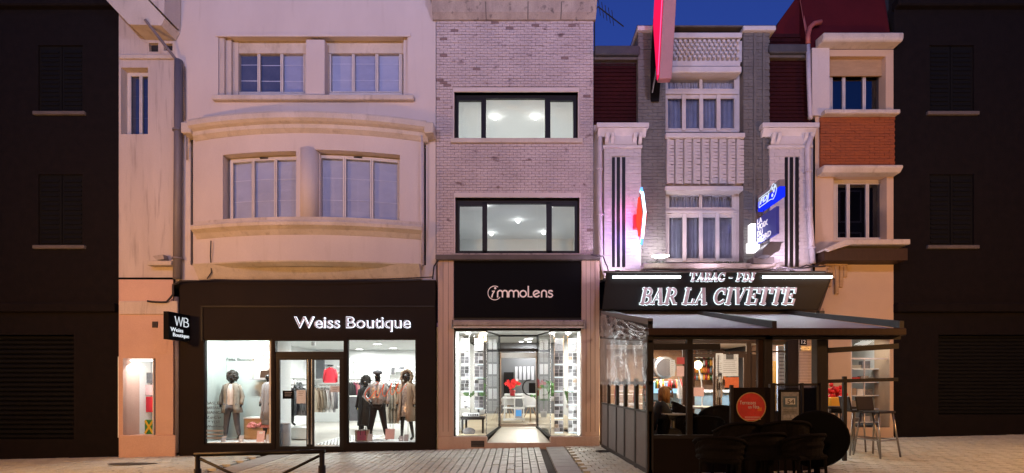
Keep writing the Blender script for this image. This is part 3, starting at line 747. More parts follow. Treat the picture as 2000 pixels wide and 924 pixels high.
# main sign: halo-lit letters
sg = thing('shop_sign', W(687, 650, SF), 'glowing white letters Weiss Boutique on the black fascia', 'sign')
letters(sg, 'Weiss Boutique', X(574,SF-.05), Z(648,SF-.05), SF-.035, X(802,SF-.05)-X(574,SF-.05), Z(621,SF-.05)-Z(648,SF-.05)+.03, 'letter_glow', .02, off=.012, name='letter_halo', spacing=.95)
letters(sg, 'Weiss Boutique', X(576,SF-.05), Z(647,SF-.05), SF-.062, X(800,SF-.05)-X(576,SF-.05), Z(622,SF-.05)-Z(647,SF-.05)+.03, 'letter_face', .02, off=-.010, name='letter', spacing=1.0)
# blade sign WB, across the pavement
bs = thing('blade_sign', W(351, 640, -.3), 'black square blade sign reading WB over the end of the clothes shop', 'sign')
M().box(-7.36, -7.25, -.85, -.16, 2.43, 3.01).build('sign_box', 'black_sign', bs, bevel=.004)
M().box(-7.33, -7.28, -.16, -.0, 2.55, 2.60).build('bracket', 'black_metal', bs); M().box(-7.33, -7.28, -.16, 0, 2.86, 2.91).build('bracket', 'black_metal', bs)
def ystroke(root, pts, w, x, m, name='letter', d=.012):
    b = M().ribbon(pts, w, 0, d); b.v = [(x+v[1], v[0], v[2]) for v in b.v]; return b.build(name, m, root)
def wb(u, z): return (-.66+u*.44, 2.74+z*.19)
ystroke(bs, [wb(0,1), wb(.14,0), wb(.28,1), wb(.42,0), wb(.56,1)], .016, -7.248, 'wb_glow')
ystroke(bs, [wb(.66,0), wb(.66,1), wb(.85,1), wb(.95,.88), wb(.95,.66), wb(.85,.54), wb(.66,.54)], .016, -7.248, 'wb_glow')
ystroke(bs, [wb(.85,.54), wb(1,.4), wb(1,.14), wb(.88,0), wb(.66,0)], .016, -7.248, 'wb_glow')
letters(bs, 'Weiss', -7.242, 2.605, -.80, .40, .085, 'wb_glow', .01, along=1, off=.0)
letters(bs, 'Boutique', -7.242, 2.475, -.72, .52, .105, 'wb_glow', .01, along=1, off=.0)
cable([W(352,549,-.3), W(420,546,-.3), W(560,547,-.3), W(700,546,-.3), W(846,541,-.25)], .014, 'dark cable draped along the top of the black shopfront', .01)
cable([W(288,588,-.2), W(325,590,-.2), W(338,575,-.2), W(338,556,-.2), W(352,549,-.3)], .022, 'thick dark cable looping beside the WB blade sign', .01)
cable([W(845,545,-.25), W(848,520,-.2), W(856,508,-.25)], .018, 'dark cable rising at the joint between the bay house and the estate agency', .0)
# ================================================================ people-like figures
def skin_mesh(name, nodes, edges, m, parent, sub=1, base=None, loose=False):
    """nodes: dict key -> (x,y,z,r); one continuous skinned surface"""
    off = wloc(parent); keys = list(nodes); me = bpy.data.meshes.new(name)
    me.from_pydata([tuple(Vector(nodes[k][:3])-off) for k in keys], [(keys.index(a), keys.index(b)) for a, b in edges], [])
    o = bpy.data.objects.new(name, me); col.objects.link(o)
    md = o.modifiers.new('skin', 'SKIN'); md.use_smooth_shade = True
    for i, k in enumerate(keys):
        r = nodes[k][3]; r = r if isinstance(r, tuple) else (r, r)
        me.skin_vertices[0].data[i].radius = r; me.skin_vertices[0].data[i].use_root = (i == 0)
    if sub: sd = o.modifiers.new('sub', 'SUBSURF'); sd.levels = sub; sd.render_levels = sub
    dg = bpy.context.evaluated_depsgraph_get(); dg.update()
    me2 = bpy.data.meshes.new_from_object(o.evaluated_get(dg)); bpy.data.objects.remove(o)
    me2.materials.clear(); me2.materials.append(MT[m])
    for p in me2.polygons: p.use_smooth = True
    o = bpy.data.objects.new(name, me2); col.objects.link(o); o.parent = parent; WL[o.name] = off
    return o
def figure(x, y, z, h, turn, label, coat, coat_len, top, legs, hair, hat=None, arm_l=(.02,.0), arm_r=(.02,.0), coat_open=True, skirt=None, hood=None, stride=.07):
    """a standing shop mannequin; h total height, turn about z; measures in units of a 1.75 m figure"""
    t = thing('mannequin', (x, y, z), label, 'mannequin', 'dressed shop mannequins'); k = h/1.75
    c, s = math.cos(turn), math.sin(turn)
    def P(a, b, cc, r):
        rr = tuple(q*k for q in r) if isinstance(r, tuple) else r*k
        return (x+(a*c-b*s)*k, y+(a*s+b*c)*k, z+cc*k, rr)
    N = {'pel': P(0,0,.93,(.135,.095)), 'wai': P(0,0,1.10,(.115,.085)), 'che': P(0,-.01,1.30,(.15,.10)), 'nec': P(0,0,1.46,.055), 'hed0': P(0,-.01,1.54,.07), 'hed': P(0,-.02,1.63,(.10,.12)), 'top': P(0,-.01,1.71,.06)}
    E = [('pel','wai'),('wai','che'),('che','nec'),('nec','hed0'),('hed0','hed'),('hed','top')]
    for sd, q, am in (('l', -1, arm_l), ('r', 1, arm_r)):
        N['sh'+sd] = P(q*.17,0,1.40,.052); N['el'+sd] = P(q*(.24+am[0]),.02,1.13,.042)
        N['wr'+sd] = P(q*(.25+am[0]*.2-am[1]*.6),-.06-am[1],.93+am[1]*.4,.028); N['ha'+sd] = P(q*(.25-am[1]*.8),-.09-am[1],.86+am[1]*.5,.03)
        N['hi'+sd] = P(q*.09,0,.88,.085); N['kn'+sd] = P(q*(.09+stride*.5),-.02,.49,.058); N['an'+sd] = P(q*(.10+stride),.02,.10,.036); N['to'+sd] = P(q*(.11+stride),-.11,.04,.034)
        E += [('che','sh'+sd),('sh'+sd,'el'+sd),('el'+sd,'wr'+sd),('wr'+sd,'ha'+sd),('pel','hi'+sd),('hi'+sd,'kn'+sd),('kn'+sd,'an'+sd),('an'+sd,'to'+sd)]
    skin_mesh('body', N, E, 'mannequin_black', t)
    if legs:
        L = {k2: (N[k2][0], N[k2][1], N[k2][2], (N[k2][3] if isinstance(N[k2][3], float) else .12*k)*1.22+.008) for k2 in ('pel','hil','hir','knl','knr','anl','anr')}
        L['pel'] = (*N['pel'][:3], (.145*k,.11*k)); skin_mesh('trousers', L, [('pel','hil'),('hil','knl'),('knl','anl'),('pel','hir'),('hir','knr'),('knr','anr')], legs, t)
    def loft(secs, op, m, name, n=18, th=0):
        b = M()
        for zi, (zz, rx, ry, oy) in enumerate(secs):
            for i in range(n+1):
                a = -math.pi/2+op[zi]+(2*math.pi-2*op[zi])*i/n; f = 1+.04*math.sin(i*2.3+zi)*(zi > 1)
                p = P(rx*f*math.cos(a), ry*f*math.sin(a)+oy, zz, 0); b.v.append(p[:3])
        for zi in range(len(secs)-1):
            for i in range(n): q = zi*(n+1)+i; b.f.append((q, q+1, q+n+2, q+n+1))
        o = b.build(name, m, t, smooth=True, norm=False)
        if th: sd_ = o.modifiers.new('thick', 'SOLIDIFY'); sd_.thickness = th
        return o
    if top: loft([(1.47,.07,.065,0),(1.42,.15,.095,0),(1.30,.185,.125,-.01),(1.12,.150,.120,0),(.98,.165,.130,0),(.93,.168,.130,0)], [0]*6, top, 'top')
    if coat:
        L0, w1 = coat_len, (.225 if coat_open else .19)
        o0 = .42 if coat_open else .03; secs = [(1.485,.085,.085,.02),(1.43,.175,.11,.0),(1.30,.195,.135,.0),(1.10,.178,.135,.0),(.93,.20,.15,.0)]
        if L0 < .88: secs += [((.93+L0)/2,w1,.18,.0),(L0,w1+.02,.19,.0)]
        loft(secs, [o0*.9,o0*.7,o0,o0,o0*.9,o0,o0*1.05][:len(secs)], coat, 'coat', th=.02)
        for sd in 'lr':
            sh, el, wr = (Vector(N[q+sd][:3]) for q in ('sh','el','wr')); c_ = Vector(N['che'][:3])
            M().tube([sh.lerp(c_, .35)+Vector((0,0,.01)), sh, sh.lerp(el,.5), el, el.lerp(wr,.55), wr], [.062*k,.072*k,.060*k,.055*k,.049*k,.045*k], 10).build('sleeve', coat, t, smooth=True)
    elif top:
        for sd in 'lr':
            sh, el = (Vector(N[q+sd][:3]) for q in ('sh','el')); M().tube([sh, sh.lerp(el,.5)], [.07*k,.06*k], 9).build('sleeve', top, t, smooth=True)
    if skirt:
        S = M(); 
        S.lathe((0,0,0), [(.15,1.05),(.18,.92),(.20,.75),(.235,skirt[1])], 18); S.v = [(x+(v[0]*c-v[1]*.7*s)*k, y+(v[0]*s+v[1]*.7*c)*k, z+v[2]*k) for v in S.v]
        S.build('skirt', skirt[0], t, smooth=True)
    hx, hy, hz, _ = P(0,0,1.65,0)
    if hair:
        b = M(); b.ball((hx, hy+.03*k, hz+.02), .125*k*hair, .12*k*hair, .15*k*hair, 12, 8)
        for i in range(int(150*hair)):
            a = rnd.uniform(0, 6.28); e = rnd.uniform(-.9, 1.4); r = .125*k*hair
            if abs(a-4.71) < .55 and e < .5: continue
            q = (hx+r*math.cos(a)*math.cos(e), hy+.03*k+r*math.sin(a)*math.cos(e), hz+.02+r*1.15*math.sin(e)); b.ball(q, rnd.uniform(.015,.03)*k, n=5, m=4)
        b.build('wig', 'hair_black', t, smooth=True)
    if hood:
        b = M()
        for i in range(120):
            a = R(-50+280*rnd.random()); r = (.135+rnd.uniform(-.015,.015))*k
            b.ball((hx+r*math.cos(a), hy-.05*k+rnd.uniform(-.03,.03), hz-.02+r*1.2*math.sin(a)), rnd.uniform(.02,.04)*k, n=5, m=4)
        b.build('fur_hood', 'fur', t, smooth=True)
        M().ball((hx, hy+.05, hz), .13*k, .11*k, .16*k).build('hood', coat, t, smooth=True)
    if hat:
        M().ball((hx, hy, hz+.085*k), .125*k, .13*k, .065*k, 12, 6).build('cap', hat, t, smooth=True)
        M().lathe((hx, hy-.07*k, hz+.065*k), [(.02,0),(.065*k,0),(.065*k,.012),(.02,.014)], 12).build('cap_peak', hat, t)
    return t

# ================================================================ CLOTHES SHOP INTERIOR
F = .02                                                     # shop floor level
ix0, ix1, iyb, izt = X(398), X(816), 7.6, 2.72
izf = gz(-4.5)+.08
si = thing('shop_interior', ((ix0+ix1)/2, 4, izf), 'bright white room of the clothes shop behind its glass front', 'shop interior', kind='structure')
M().box(ix0-.45, ix1+.75, .0, iyb, izf-.05, izf).build('floor', 'shop_floor', si)
M().box(ix0-.45, ix1+.75, .0, iyb, izt, izt+.05).build('ceiling', 'shop_white', si)
M().box(ix0-.45, ix1+.75, iyb, iyb+.1, izf, izt).build('back_wall', 'shop_white', si)
M().box(ix0-.5, ix0-.45, .0, iyb, izf, izt).build('side_wall', 'shop_white', si); M().box(ix1+.75, ix1+.8, .0, iyb, izf, izt).build('side_wall', 'shop_white', si)
M().box(X(813), ix1+.75, .0, .08, izf, izt).build('front_return', 'shop_white', si)
M().box(X(531)-.06, X(534), 0, .9, izf, izt).build('window_partition', 'shop_white', si)
M().box(ix0-.2, X(531)-.06, .95, 1.02, izf, izt).build('window_back', 'display_wall', si)
M().box(ix0-.06, ix0-.02, 0, .95, izf, izt).build('window_side', 'display_wall', si)
M().box(ix0-.04, X(531)-.06, .0, .95, izf, izf+.13).build('window_plinth', 'shop_white', si)
M().box(X(676), X(814), .0, .75, izf, izf+.12).build('window_plinth', 'shop_white', si)
# patterned rug tiles behind the right door leaf
rug = tag(M().box(X(612,.5), X(668,.5)+.4, .5, 2.6, izf, izf+.012).build('rug', 'shop_white'), 'white rug with small dark studs behind the shop doors', 'rug')
b = M()
for i in range(12):
    for j in range(17):
        xx = X(612,.5)+.04+i*.080+(j%2)*.04; b.box(xx, xx+.036, .53+j*.12, .58+j*.12, izf+.012, izf+.016)
tag(b.build('dots', 'tile_dark', rug), kind='stuff')
# ceiling lamps
def downlight(px, py, r=.13, pw=26, lab='', grp='round ceiling lamps in the clothes shop'):
    zc = izt-.012; d = (zc-CH)*1000/(745-py); Y = d-CD; x = (px-1010)*d/1000
    t = thing('ceiling_lamp', (x, Y, zc), lab, 'ceiling lamp', grp)
    M().lathe((x, Y, zc-.01), [(r,0),(r,.012)], 18).build('diffuser', 'lamp_white', t); M().lathe((x, Y, zc-.006), [(r+.02,0),(r+.02,.014)], 18).build('rim', 'shop_white', t)
    if pw: area('lamp', (x, Y, zc-.03), (0,0,-1), r*2, pw, (1,.99,.96), t)
for i, (a, b_) in enumerate([(702,682),(737,672),(768,680),(795,686),(800,694)]):
    downlight(a, b_, .12, 34, ['small round lamp leftmost on the shop ceiling by the mannequins','largest round ceiling lamp nearest the right display pane','round ceiling lamp above the mannequin in the silver jacket','round ceiling lamp above the fur hood, upper of the two at the right','round ceiling lamp above the fur hood, lower of the two at the right'][i])
for i, (x, y) in enumerate([(-7.3,3.0),(-5.6,4.5),(-4.6,6.4),(-2.4,5.8),(-4.6,2.2)]):
    area('shop_light', (x, y, izt-.1), (0,0,-1), .6, 85, (.95,1,.97), si)
for i, (px, Y, lab) in enumerate([(450,.12,'strip of window light over the dressed mannequin in the left display'),(493,.12,'strip of window light over the hanging poster in the left display'),(745,.10,'window light strip over the silver-jacket mannequin')]):
    t = thing('window_light', (X(px), Y, izt-.03), lab, 'window light', 'light strips over the display windows')
    M().box(X(px)-.25, X(px)+.25, Y-.04, Y+.04, izt-.03, izt-.005).build('tube', 'strip_white', t); area('tube_light', (X(px), Y, izt-.06), (0,.5,-1), .5, 30, (.92,1,.97), t, sy=.1)
b = M().cyl(W(612,668,1.2), W(612,675,1.2), .05, n=10).build('spotlight', 'white_plastic'); tag(b, 'small hanging spotlight behind the transom of the shop door', 'spotlight')
# wall things at the back
for px0, px1, py0, py1, m1, m2, lab in [(690,706,705,732,'tile_dark','shop_white','white panel in a thin dark frame on the shop back wall'),(721,733,707,737,'card_grey','card_grey','plain grey panel on the shop back wall right of the framed one'),(763,772,716,732,'white_plastic','print_dark','small portrait print on the shop wall above the beige coats'),(617,634,700,742,'grey_wall','grey_wall','tall grey panel on the wall above the red jumper')]:
    Y = 6.6; o = M().pb(px0, px1, py0, py1, Y, .03).build('wall_panel', m1, bevel=.004); tag(o, lab, 'wall panel')
    if m1 != m2: M().pb(px0+1, px1-1, py0+1, py1-1, Y-.012, .012).build('print', m2, o)
# black frames around shop front partition of the inner room
M().pb(676, 760, 700, 760, 7.0, .1).build('room_divider', 'shop_white', si)

# hanging garments on rails
def garment_mesh(kind):
    m = M(); n = 9; L = {'shirt': .72, 'coat': 1.0, 'jacket': .62}[kind]
    prof = []
    for i in range(n+1):
        t = i/n; w = .05+.17*min(1, t*5) + .03*t; prof.append((w if i else .04, -t*L))
    for sgn in (-1, 1):
        pass
    # body: a flattened lozenge hanging from the hanger, creased
    ring = 12
    for i, (w, z) in enumerate(prof):
        for j in range(ring):
            a = 2*math.pi*j/ring; cr = 1+.25*math.sin(j*2.7+i*.4)*min(1, i/4)
            m.v.append((math.sin(a)*.035*cr*(1+i*.06), math.cos(a)*w, z))
    for i in range(n):
        for j in range(ring): q = (j+1) % ring; m.f.append((i*ring+j, i*ring+q, (i+1)*ring+q, (i+1)*ring+j))
    m.f.append(tuple(range(ring))); m.f.append(tuple(range((n+1)*ring-1, n*ring-1, -1)))
    for s in (-1, 1): m.tube([(0, s*.19, -.09), (.012, s*.25, -.35), (0, s*.26, -.6)], [.045,.04,.032], 7)
    return m
GM = {}
def garment(kind, m, x, y, z, lab, rot=0):
    key = (kind, m); first = key not in GM
    t = thing('garment', (x, y, z), lab, 'garment', 'clothes hanging on the shop rails')
    if first:
        b = garment_mesh(kind); me = bpy.data.meshes.new('cloth'); me.from_pydata(b.v, [], b.f); me.materials.append(MT[m])
        for p in me.polygons: p.use_smooth = True
        h = M().tube([(0,-.19,-.06),(0,0,.0),(0,.19,-.06)], .008, 5).tube([(0,0,0),(0,.03,.04),(0,0,.07),(0,-.02,.055)], .004, 4); mh = bpy.data.meshes.new('hanger'); mh.from_pydata(h.v, [], h.f); mh.materials.append(MT['chrome']); GM[key] = (me, mh)
    for nm, me in zip(('cloth', 'hanger'), GM[key]): o = bpy.data.objects.new(nm, me); col.objects.link(o); o.parent = t; WL[o.name] = Vector((x,y,z))
    t.rotation_euler.z = rot; return t
def rail(px0, px1, py, Y, py_b, label, items, desc, dx=.09, ang=.5, posts=True):
    xa, xb, z = X(px0,Y), X(px1,Y), Z(py,Y)
    t = thing('clothes_rail', ((xa+xb)/2, Y, izf), label, 'clothes rail', 'chrome clothes rails')
    M().cyl((xa,Y,z), (xb,Y,z), .014).build('rail_bar', 'chrome', t)
    for q in (xa, xb): M().cyl((q,Y,izf), (q,Y,z), .014).build('upright', 'white_plastic', t)
    M().box(xa, xb, Y-.2, Y+.2, z+.16, z+.18).build('shelf', 'shop_white', t)
    n = max(1, int((xb-xa-.1)/dx)); cnt = {}
    for i in range(n):
        kind, m, cl = items[i*len(items)//n]; cnt[cl] = cnt.get(cl, 0)+1
        garment(kind, m, xa+.08+i*dx, Y+rnd.uniform(-.01,.01), z-.075, '%s, number %s from the left on %s' % (cl,  ['one','two','three','four','five','six','seven','eight','nine','ten','eleven','twelve','thirteen','fourteen','fifteen','sixteen','seventeen','eighteen','nineteen','twenty'][min(i,19)], desc), rot=ang+rnd.uniform(-.25,.25))
rail(556, 602, 752, 1.9, 0, 'chrome rail of dark clothes behind the left door leaf', [('shirt','cloth_black','black top'),('shirt','cloth_grey','dark grey top'),('shirt','cloth_midgrey','mid grey top'),('shirt','cloth_grey','dark grey shirt')], 'the rail behind the left door leaf', .085, .7)
rail(610, 668, 752, 3.6, 0, 'rail of beige and grey clothes behind the right door leaf', [('shirt','cloth_beige','beige shirt'),('shirt','cloth_cream','cream shirt'),('shirt','cloth_white','white shirt'),('shirt','cloth_midgrey','mid grey shirt'),('jacket','cloth_grey','dark grey jacket')], 'the rail behind the right door leaf', .10, .6)
rail(676, 716, 742, 4.2, 0, 'rail of rose and red clothes behind the woman in black', [('jacket','cloth_black','black patterned jacket'),('jacket','cloth_rose','rose pink jacket'),('jacket','cloth_pink','pale pink jacket'),('jacket','cloth_grey','dark jacket')], 'the rose clothes rail', .09, .6)
rail(752, 797, 750, 2.6, 0, 'rail of cream and orange clothes between two mannequins', [('coat','cloth_cream','cream coat'),('coat','cloth_beige','beige coat'),('shirt','cloth_grey','dark grey shirt'),('shirt','cloth_orange','bright orange top')], 'the rail behind the silver mannequin', .075, .6)
garment('jacket', 'cloth_red', X(645,3.0), 3.0, Z(717,3.0), 'bright red jumper hung up facing the street above the beige clothes', rot=R(85)).scale = (1.2,.72,.72)
rail(712, 762, 743, 5.2, 0, 'long rail of mixed clothes at the back behind the silver mannequin', [('jacket','cloth_grey','grey jacket'),('shirt','cloth_white','white blouse'),('jacket','cloth_midgrey','mid grey jacket'),('shirt','cloth_rose','rose blouse'),('coat','cloth_black','black coat')], 'the back rail', .09, .5)
rail(768, 812, 745, 4.6, 0, 'rail of pale clothes behind the fur-hooded mannequin', [('shirt','cloth_cream','cream blouse'),('jacket','cloth_grey','grey jacket'),('shirt','cloth_white','white blouse'),('shirt','cloth_orange','orange blouse')], 'the rail behind the fur hood', .09, .5)
rail(552, 600, 742, 5.0, 0, 'rail of grey clothes deep in the shop behind the left door leaf', [('jacket','cloth_midgrey','mid grey jacket'),('shirt','cloth_pink','pink blouse'),('jacket','cloth_grey','grey jacket')], 'the deep left rail', .10, .5)
def wallshelf(px0, px1, py, Y, lab, cols_):
    t = thing('wall_shelf', W((px0+px1)/2, py, Y), lab, 'shelf'); M().pb(px0, px1, py, py+1.2, Y, .3).build('board', 'shop_white', t); x = X(px0,Y)+.04; k = 0
    while x < X(px1,Y)-.16:
        h = rnd.uniform(.06,.17); q = M()
        for l in range(max(1, int(h/.035))): q.box(x+rnd.uniform(0,.01), x+.15+rnd.uniform(0,.01), Y+.03, Y+.25, Z(py,Y)+l*.035+.001, Z(py,Y)+l*.035+.033)
        tag(q.build('folded_clothes', cols_[k % len(cols_)], bevel=.006), 'folded pile %s along the %s' % (['one','two','three','four','five','six','seven','eight','nine','ten'][min(k,9)], lab), 'clothes', 'folded clothes on the shop shelves'); x += .2; k += 1
wallshelf(625, 662, 716, 6.9, 'upper white shelf right of the tall grey panel', ['card_grey','cloth_black','cloth_white'])
wallshelf(625, 662, 732, 6.9, 'lower white shelf behind the red jumper', ['cloth_black','card_grey','cloth_beige'])
wallshelf(744, 790, 722, 7.2, 'white shelf high on the back wall', ['cloth_grey','cloth_beige','cloth_white'])
# counters and cabinet
def cabinet(px0, px1, py0, py1, Y, m, name, label, cat, door=True):
    t = thing(name, ((X(px0,Y)+X(px1,Y))/2, Y+.25, Z(py1,Y)), label, cat)
    M().pb(px0, px1, py0, py1, Y, .5).build('carcass', m, t, bevel=.006); M().box(X(px0,Y)-.01, X(px1,Y)+.01, Y-.012, Y+.5, Z(py0,Y), Z(py0,Y)+.03).build('top', 'shop_white', t)
    if door:
        mid = (px0+px1)/2
        for a, b_ in ((px0, mid), (mid, px1)): M().pb(a+.5, b_-.5, py0+1.5, py1-2, Y-.01, .01).build('door', m, t)
    return t
cabinet(681, 714, 775, 822, 3.6, 'cloth_grey', 'cabinet', 'grey two-door cabinet at the left of the right display, behind the black coat', 'cabinet')
o = M().pb(696, 702, 786, 800, 3.57, .01).build('notice', 'yellow'); tag(o, 'small yellow notice on the grey shop cabinet', 'notice')
cabinet(476, 535, 818, 858, .60, 'wood_tan', 'wooden_box', 'open tan wooden box with a pink scarf on it in the left display', 'box', False)
sc_ = M()
for i in range(26): sc_.ball((X(505,.5)+rnd.uniform(-.25,.25), .52+rnd.uniform(-.06,.06), Z(832,.5)+rnd.uniform(-.03,.06)*(1)), rnd.uniform(.05,.09), .05, rnd.uniform(.02,.045), 8, 5)
tag(sc_.build('scarf', 'cloth_pink', smooth=True), 'crumpled salmon pink scarf lying on the wooden display box', 'scarf')
o = M().lathe((X(553,.4), .4, izf), [(.13,0),(.16,.02),(.16,.50),(.15,.52)], 18).build('waste_bin', 'card_grey', smooth=True); tag(o, 'pale grey round bin just inside the left door leaf', 'bin')
M().lathe((X(553,.4), .4, izf+.52), [(.165,0),(.165,.02),(.14,.03)], 18).build('rim', 'white_plastic', o)
cabinet(563, 600, 838, 858, 1.6, 'shop_white', 'plinth_box', 'low white plinth under the dark clothes rail', 'plinth', False)
# mannequins
zw = izf+.13
figure(X(453,.45), .45, zw, 1.56, R(8), 'mannequin with a big black wig, open cream and pink jacket and dark trousers', 'cloth_cream', .72, 'cloth_white', 'cloth_grey', 1.05)
figure(X(526,.55), .55, zw, 1.58, R(-25), 'mannequin in a long grey belted coat half hidden by the door frame', 'cloth_midgrey', .55, 'cloth_grey', 'cloth_black', 0, skirt=('cloth_midgrey', .40), coat_open=False)
figure(X(562,2.6), 2.6, izf+.25, 1.62, R(60), 'bald black mannequin in a white top seen through the left door leaf', None, .6, 'cloth_white', 'cloth_black', 0)
figure(X(714,1.0), 1.0, izf+.06, 1.52, R(-20), 'mannequin all in black with a black hood and long coat', 'cloth_black', .42, 'cloth_black', 'cloth_black', 1.05, skirt=('cloth_black', .42), coat_open=False)
figure(X(738,.42), .42, izf+.12, 1.60, R(6), 'mannequin in a short silver jacket, peaked cap and black trousers', 'cloth_silver', .90, 'cloth_silver', 'cloth_black', 0, hat='cloth_grey', arm_l=(.10,.20), stride=.12, coat_open=False)
figure(X(795,.46), .46, izf+.12, 1.60, R(-22), 'mannequin in a fur-hooded beige coat over a silver dress', 'cloth_beige', .50, 'cloth_silver', None, .9, skirt=('cloth_silver', .62), hood=True)
# hanging poster on a rod
t = thing('hanging_poster', W(517, 738, .8), 'photo poster of a woman in white hung from a rod in the left display', 'poster')
M().cyl(W(492,683,.8), W(534,685,.8), .008).build('rod', 'chrome', t); M().box(X(490,.8), X(533,.8), .72, .85, Z(742,.8), Z(740,.8)).build('shelf', 'card_grey', t)
M().cyl(W(494,683,.8), W(494,740,.8), .006).build('rod', 'chrome', t)
M().pb(498, 532, 686, 739, .81, .01).build('sheet', 'card_white', t)
y = .808
M().prism([W(507,738,.8).xz, W(509,722,.8).xz, W(527,720,.8).xz, W(529,738,.8).xz], y-.002, y).build('printed_trousers', 'wood_dark', t)
M().prism([W(505,712,.8).xz, W(507,724,.8).xz, W(524,723,.8).xz, W(524,710,.8).xz, W(520,700,.8).xz, W(508,699,.8).xz], y-.004, y-.0022).build('printed_blouse', 'cloth_white', t)
M().lathe((X(512,.8), y-.0045, Z(694,.8)), [(.05,0),(.05,.001)], 14, 'y').build('printed_hair', 'wood_tan', t); M().lathe((X(511,.8), y-.006, Z(694,.8)), [(.03,0),(.03,.001)], 14, 'y').build('printed_face', 'skin', t)
# lettering on the display wall and on the glass
t = thing('wall_lettering', W(467,706,.94), 'thin grey words Weiss Boutique on the white display wall', 'lettering')
letters(t, 'Weiss Boutique', X(436,.94), Z(707,.94), .93, X(499,.94)-X(436,.94), Z(698,.94)-Z(707,.94), 'text_grey', .004, single=False)
t = thing('brand_list', W(420,860,SF), 'grey list of label names on the lower left display glass', 'lettering')
yy_ = SF+.055
for i, (w_, a, b_, sh) in enumerate([('BASLER',403,434,0),('BARBARA',403,432,0),('BIANCA',403,437,0),('LeCo',404,432,.4),('* YEST',407,430,0),('Weinberg',403,438,0)]):
    zz = Z(790+i*9.2, yy_); letters(t, w_, X(a,yy_), zz, yy_, X(b_,yy_)-X(a,yy_), .062, 'text_grey', .003, shear=sh, name='word', single=False)
for i in range(3): M().pb(403, 437-i*2, 840+i*7, 843+i*7, yy_, .002).build('word', 'text_pale', t)
t = thing('glass_script', W(748,770,SF), 'orange handwritten script across the right display glass', 'lettering')
pts = [(745-22,757),(716,764),(713,772),(717,779),(724,776),(730,768),(735,763),(733,772),(738,776),(742,768),(746,760),(750,750),(747,768),(752,774),(757,765),(762,757),(765,748),(763,764),(766,771),(771,764),(775,752),(779,748),(774,760),(778,768),(784,762),(790,755),(795,750)]
P2 = [W(a,b,yy_) for a, b in pts]; sm = []
for i in range(len(P2)-1):
    p0, p1, p2, p3 = P2[max(i-1,0)], P2[i], P2[i+1], P2[min(i+2,len(P2)-1)]
    for q in range(5):
        u = q/5; sm.append(.5*((2*p1)+(-p0+p2)*u+(2*p0-5*p1+4*p2-p3)*u*u+(-p0+3*p1-3*p2+p3)*u**3))
M().ribbon([(p.x,p.z) for p in sm], .015, yy_-.004, yy_).build('stroke', 'text_orange', t)
M().ribbon([(X(a,yy_),Z(b,yy_)) for a, b in ((733,752),(740,748),(736,745))], .012, yy_-.004, yy_).build('stroke', 'text_orange', t)
# small price stands along the sill
def card(px, py0, py1, w, Y, m, lab, inner='card_blue'):
    t = thing('price_stand', W(px, py1, Y), lab, 'price card', 'cards standing in the clothes display')
    M().prismx([(Y, Z(py1,Y)), (Y+.008, Z(py1,Y)), (Y+.06, Z(py0,Y)), (Y+.052, Z(py0,Y))], X(px-w/2,Y), X(px+w/2,Y)).build('card', m, t)
    if inner: M().prismx([(Y-.002+.012, Z(py1-2.5,Y)), (Y+.046, Z(py0+2,Y)), (Y+.050, Z(py0+2,Y)), (Y+.016, Z(py1-2.5,Y))], X(px-w/4,Y), X(px+w/4,Y)).build('print', inner, t)
for a in [(436,852,864,9,'card_grey','grey-edged price card leftmost in the left display','print_light'),(470,851,863,9,'card_grey','blue-marked price card right of the mannequin boots','card_white'),(508,842,863,15,'card_pink','tall pink card in front of the wooden box','card_white'),(523,849,863,9,'card_grey','price card at the right edge of the left display','card_white'),
          (722,848,862,10,'card_grey','price card beside the patterned red bag','card_white'),(761,838,858,18,'card_pink','large pink card between the mannequin legs',None),(783,852,862,9,'card_grey','lying price card left of the fur-hood mannequin boots','card_white'),(793,849,862,9,'card_grey','price card between the boots of the fur-hood mannequin','card_white')]:
    card(a[0], a[1], a[2], a[3], .12, a[4], a[5], a[6])
t = thing('shopping_bag', W(706,862,.2), 'dark red handbag with a patterned border in the right display', 'bag')
M().pb(693, 720, 840, 862, .2, .12).build('bag_body', 'print_brown', t, bevel=.01); M().pb(698, 715, 842, 860, .19, .012).build('front_panel', 'cloth_rose', t)
for a in (701, 711): M().tube([W(a,842,.18), W(a,834,.18), W(a+3,834,.18), W(a+3,850,.18)], .008, 5).build('handle', 'cloth_black', t)
# notices on the door glass
for a in [(579,597,762,788,'paper','white notice taped to the left door leaf'),(552,574,763,779,'black_sign','black opening-hours sign on the left door leaf'),(645,663,754,766,'paper','white notice taped to the right door leaf')]:
    o = M().pb(a[0], a[1], a[2], a[3], SF+.035, .006).build('door_notice', a[4]); tag(o, a[5], 'notice')
    for q in range(3): M().pb(a[0]+4, a[1]-4-q, a[2]+3+q*3.4, a[2]+3.8+q*3.4, SF+.033, .002).build('print_line', 'text_pale' if a[4] == 'paper' else 'card_grey', o)
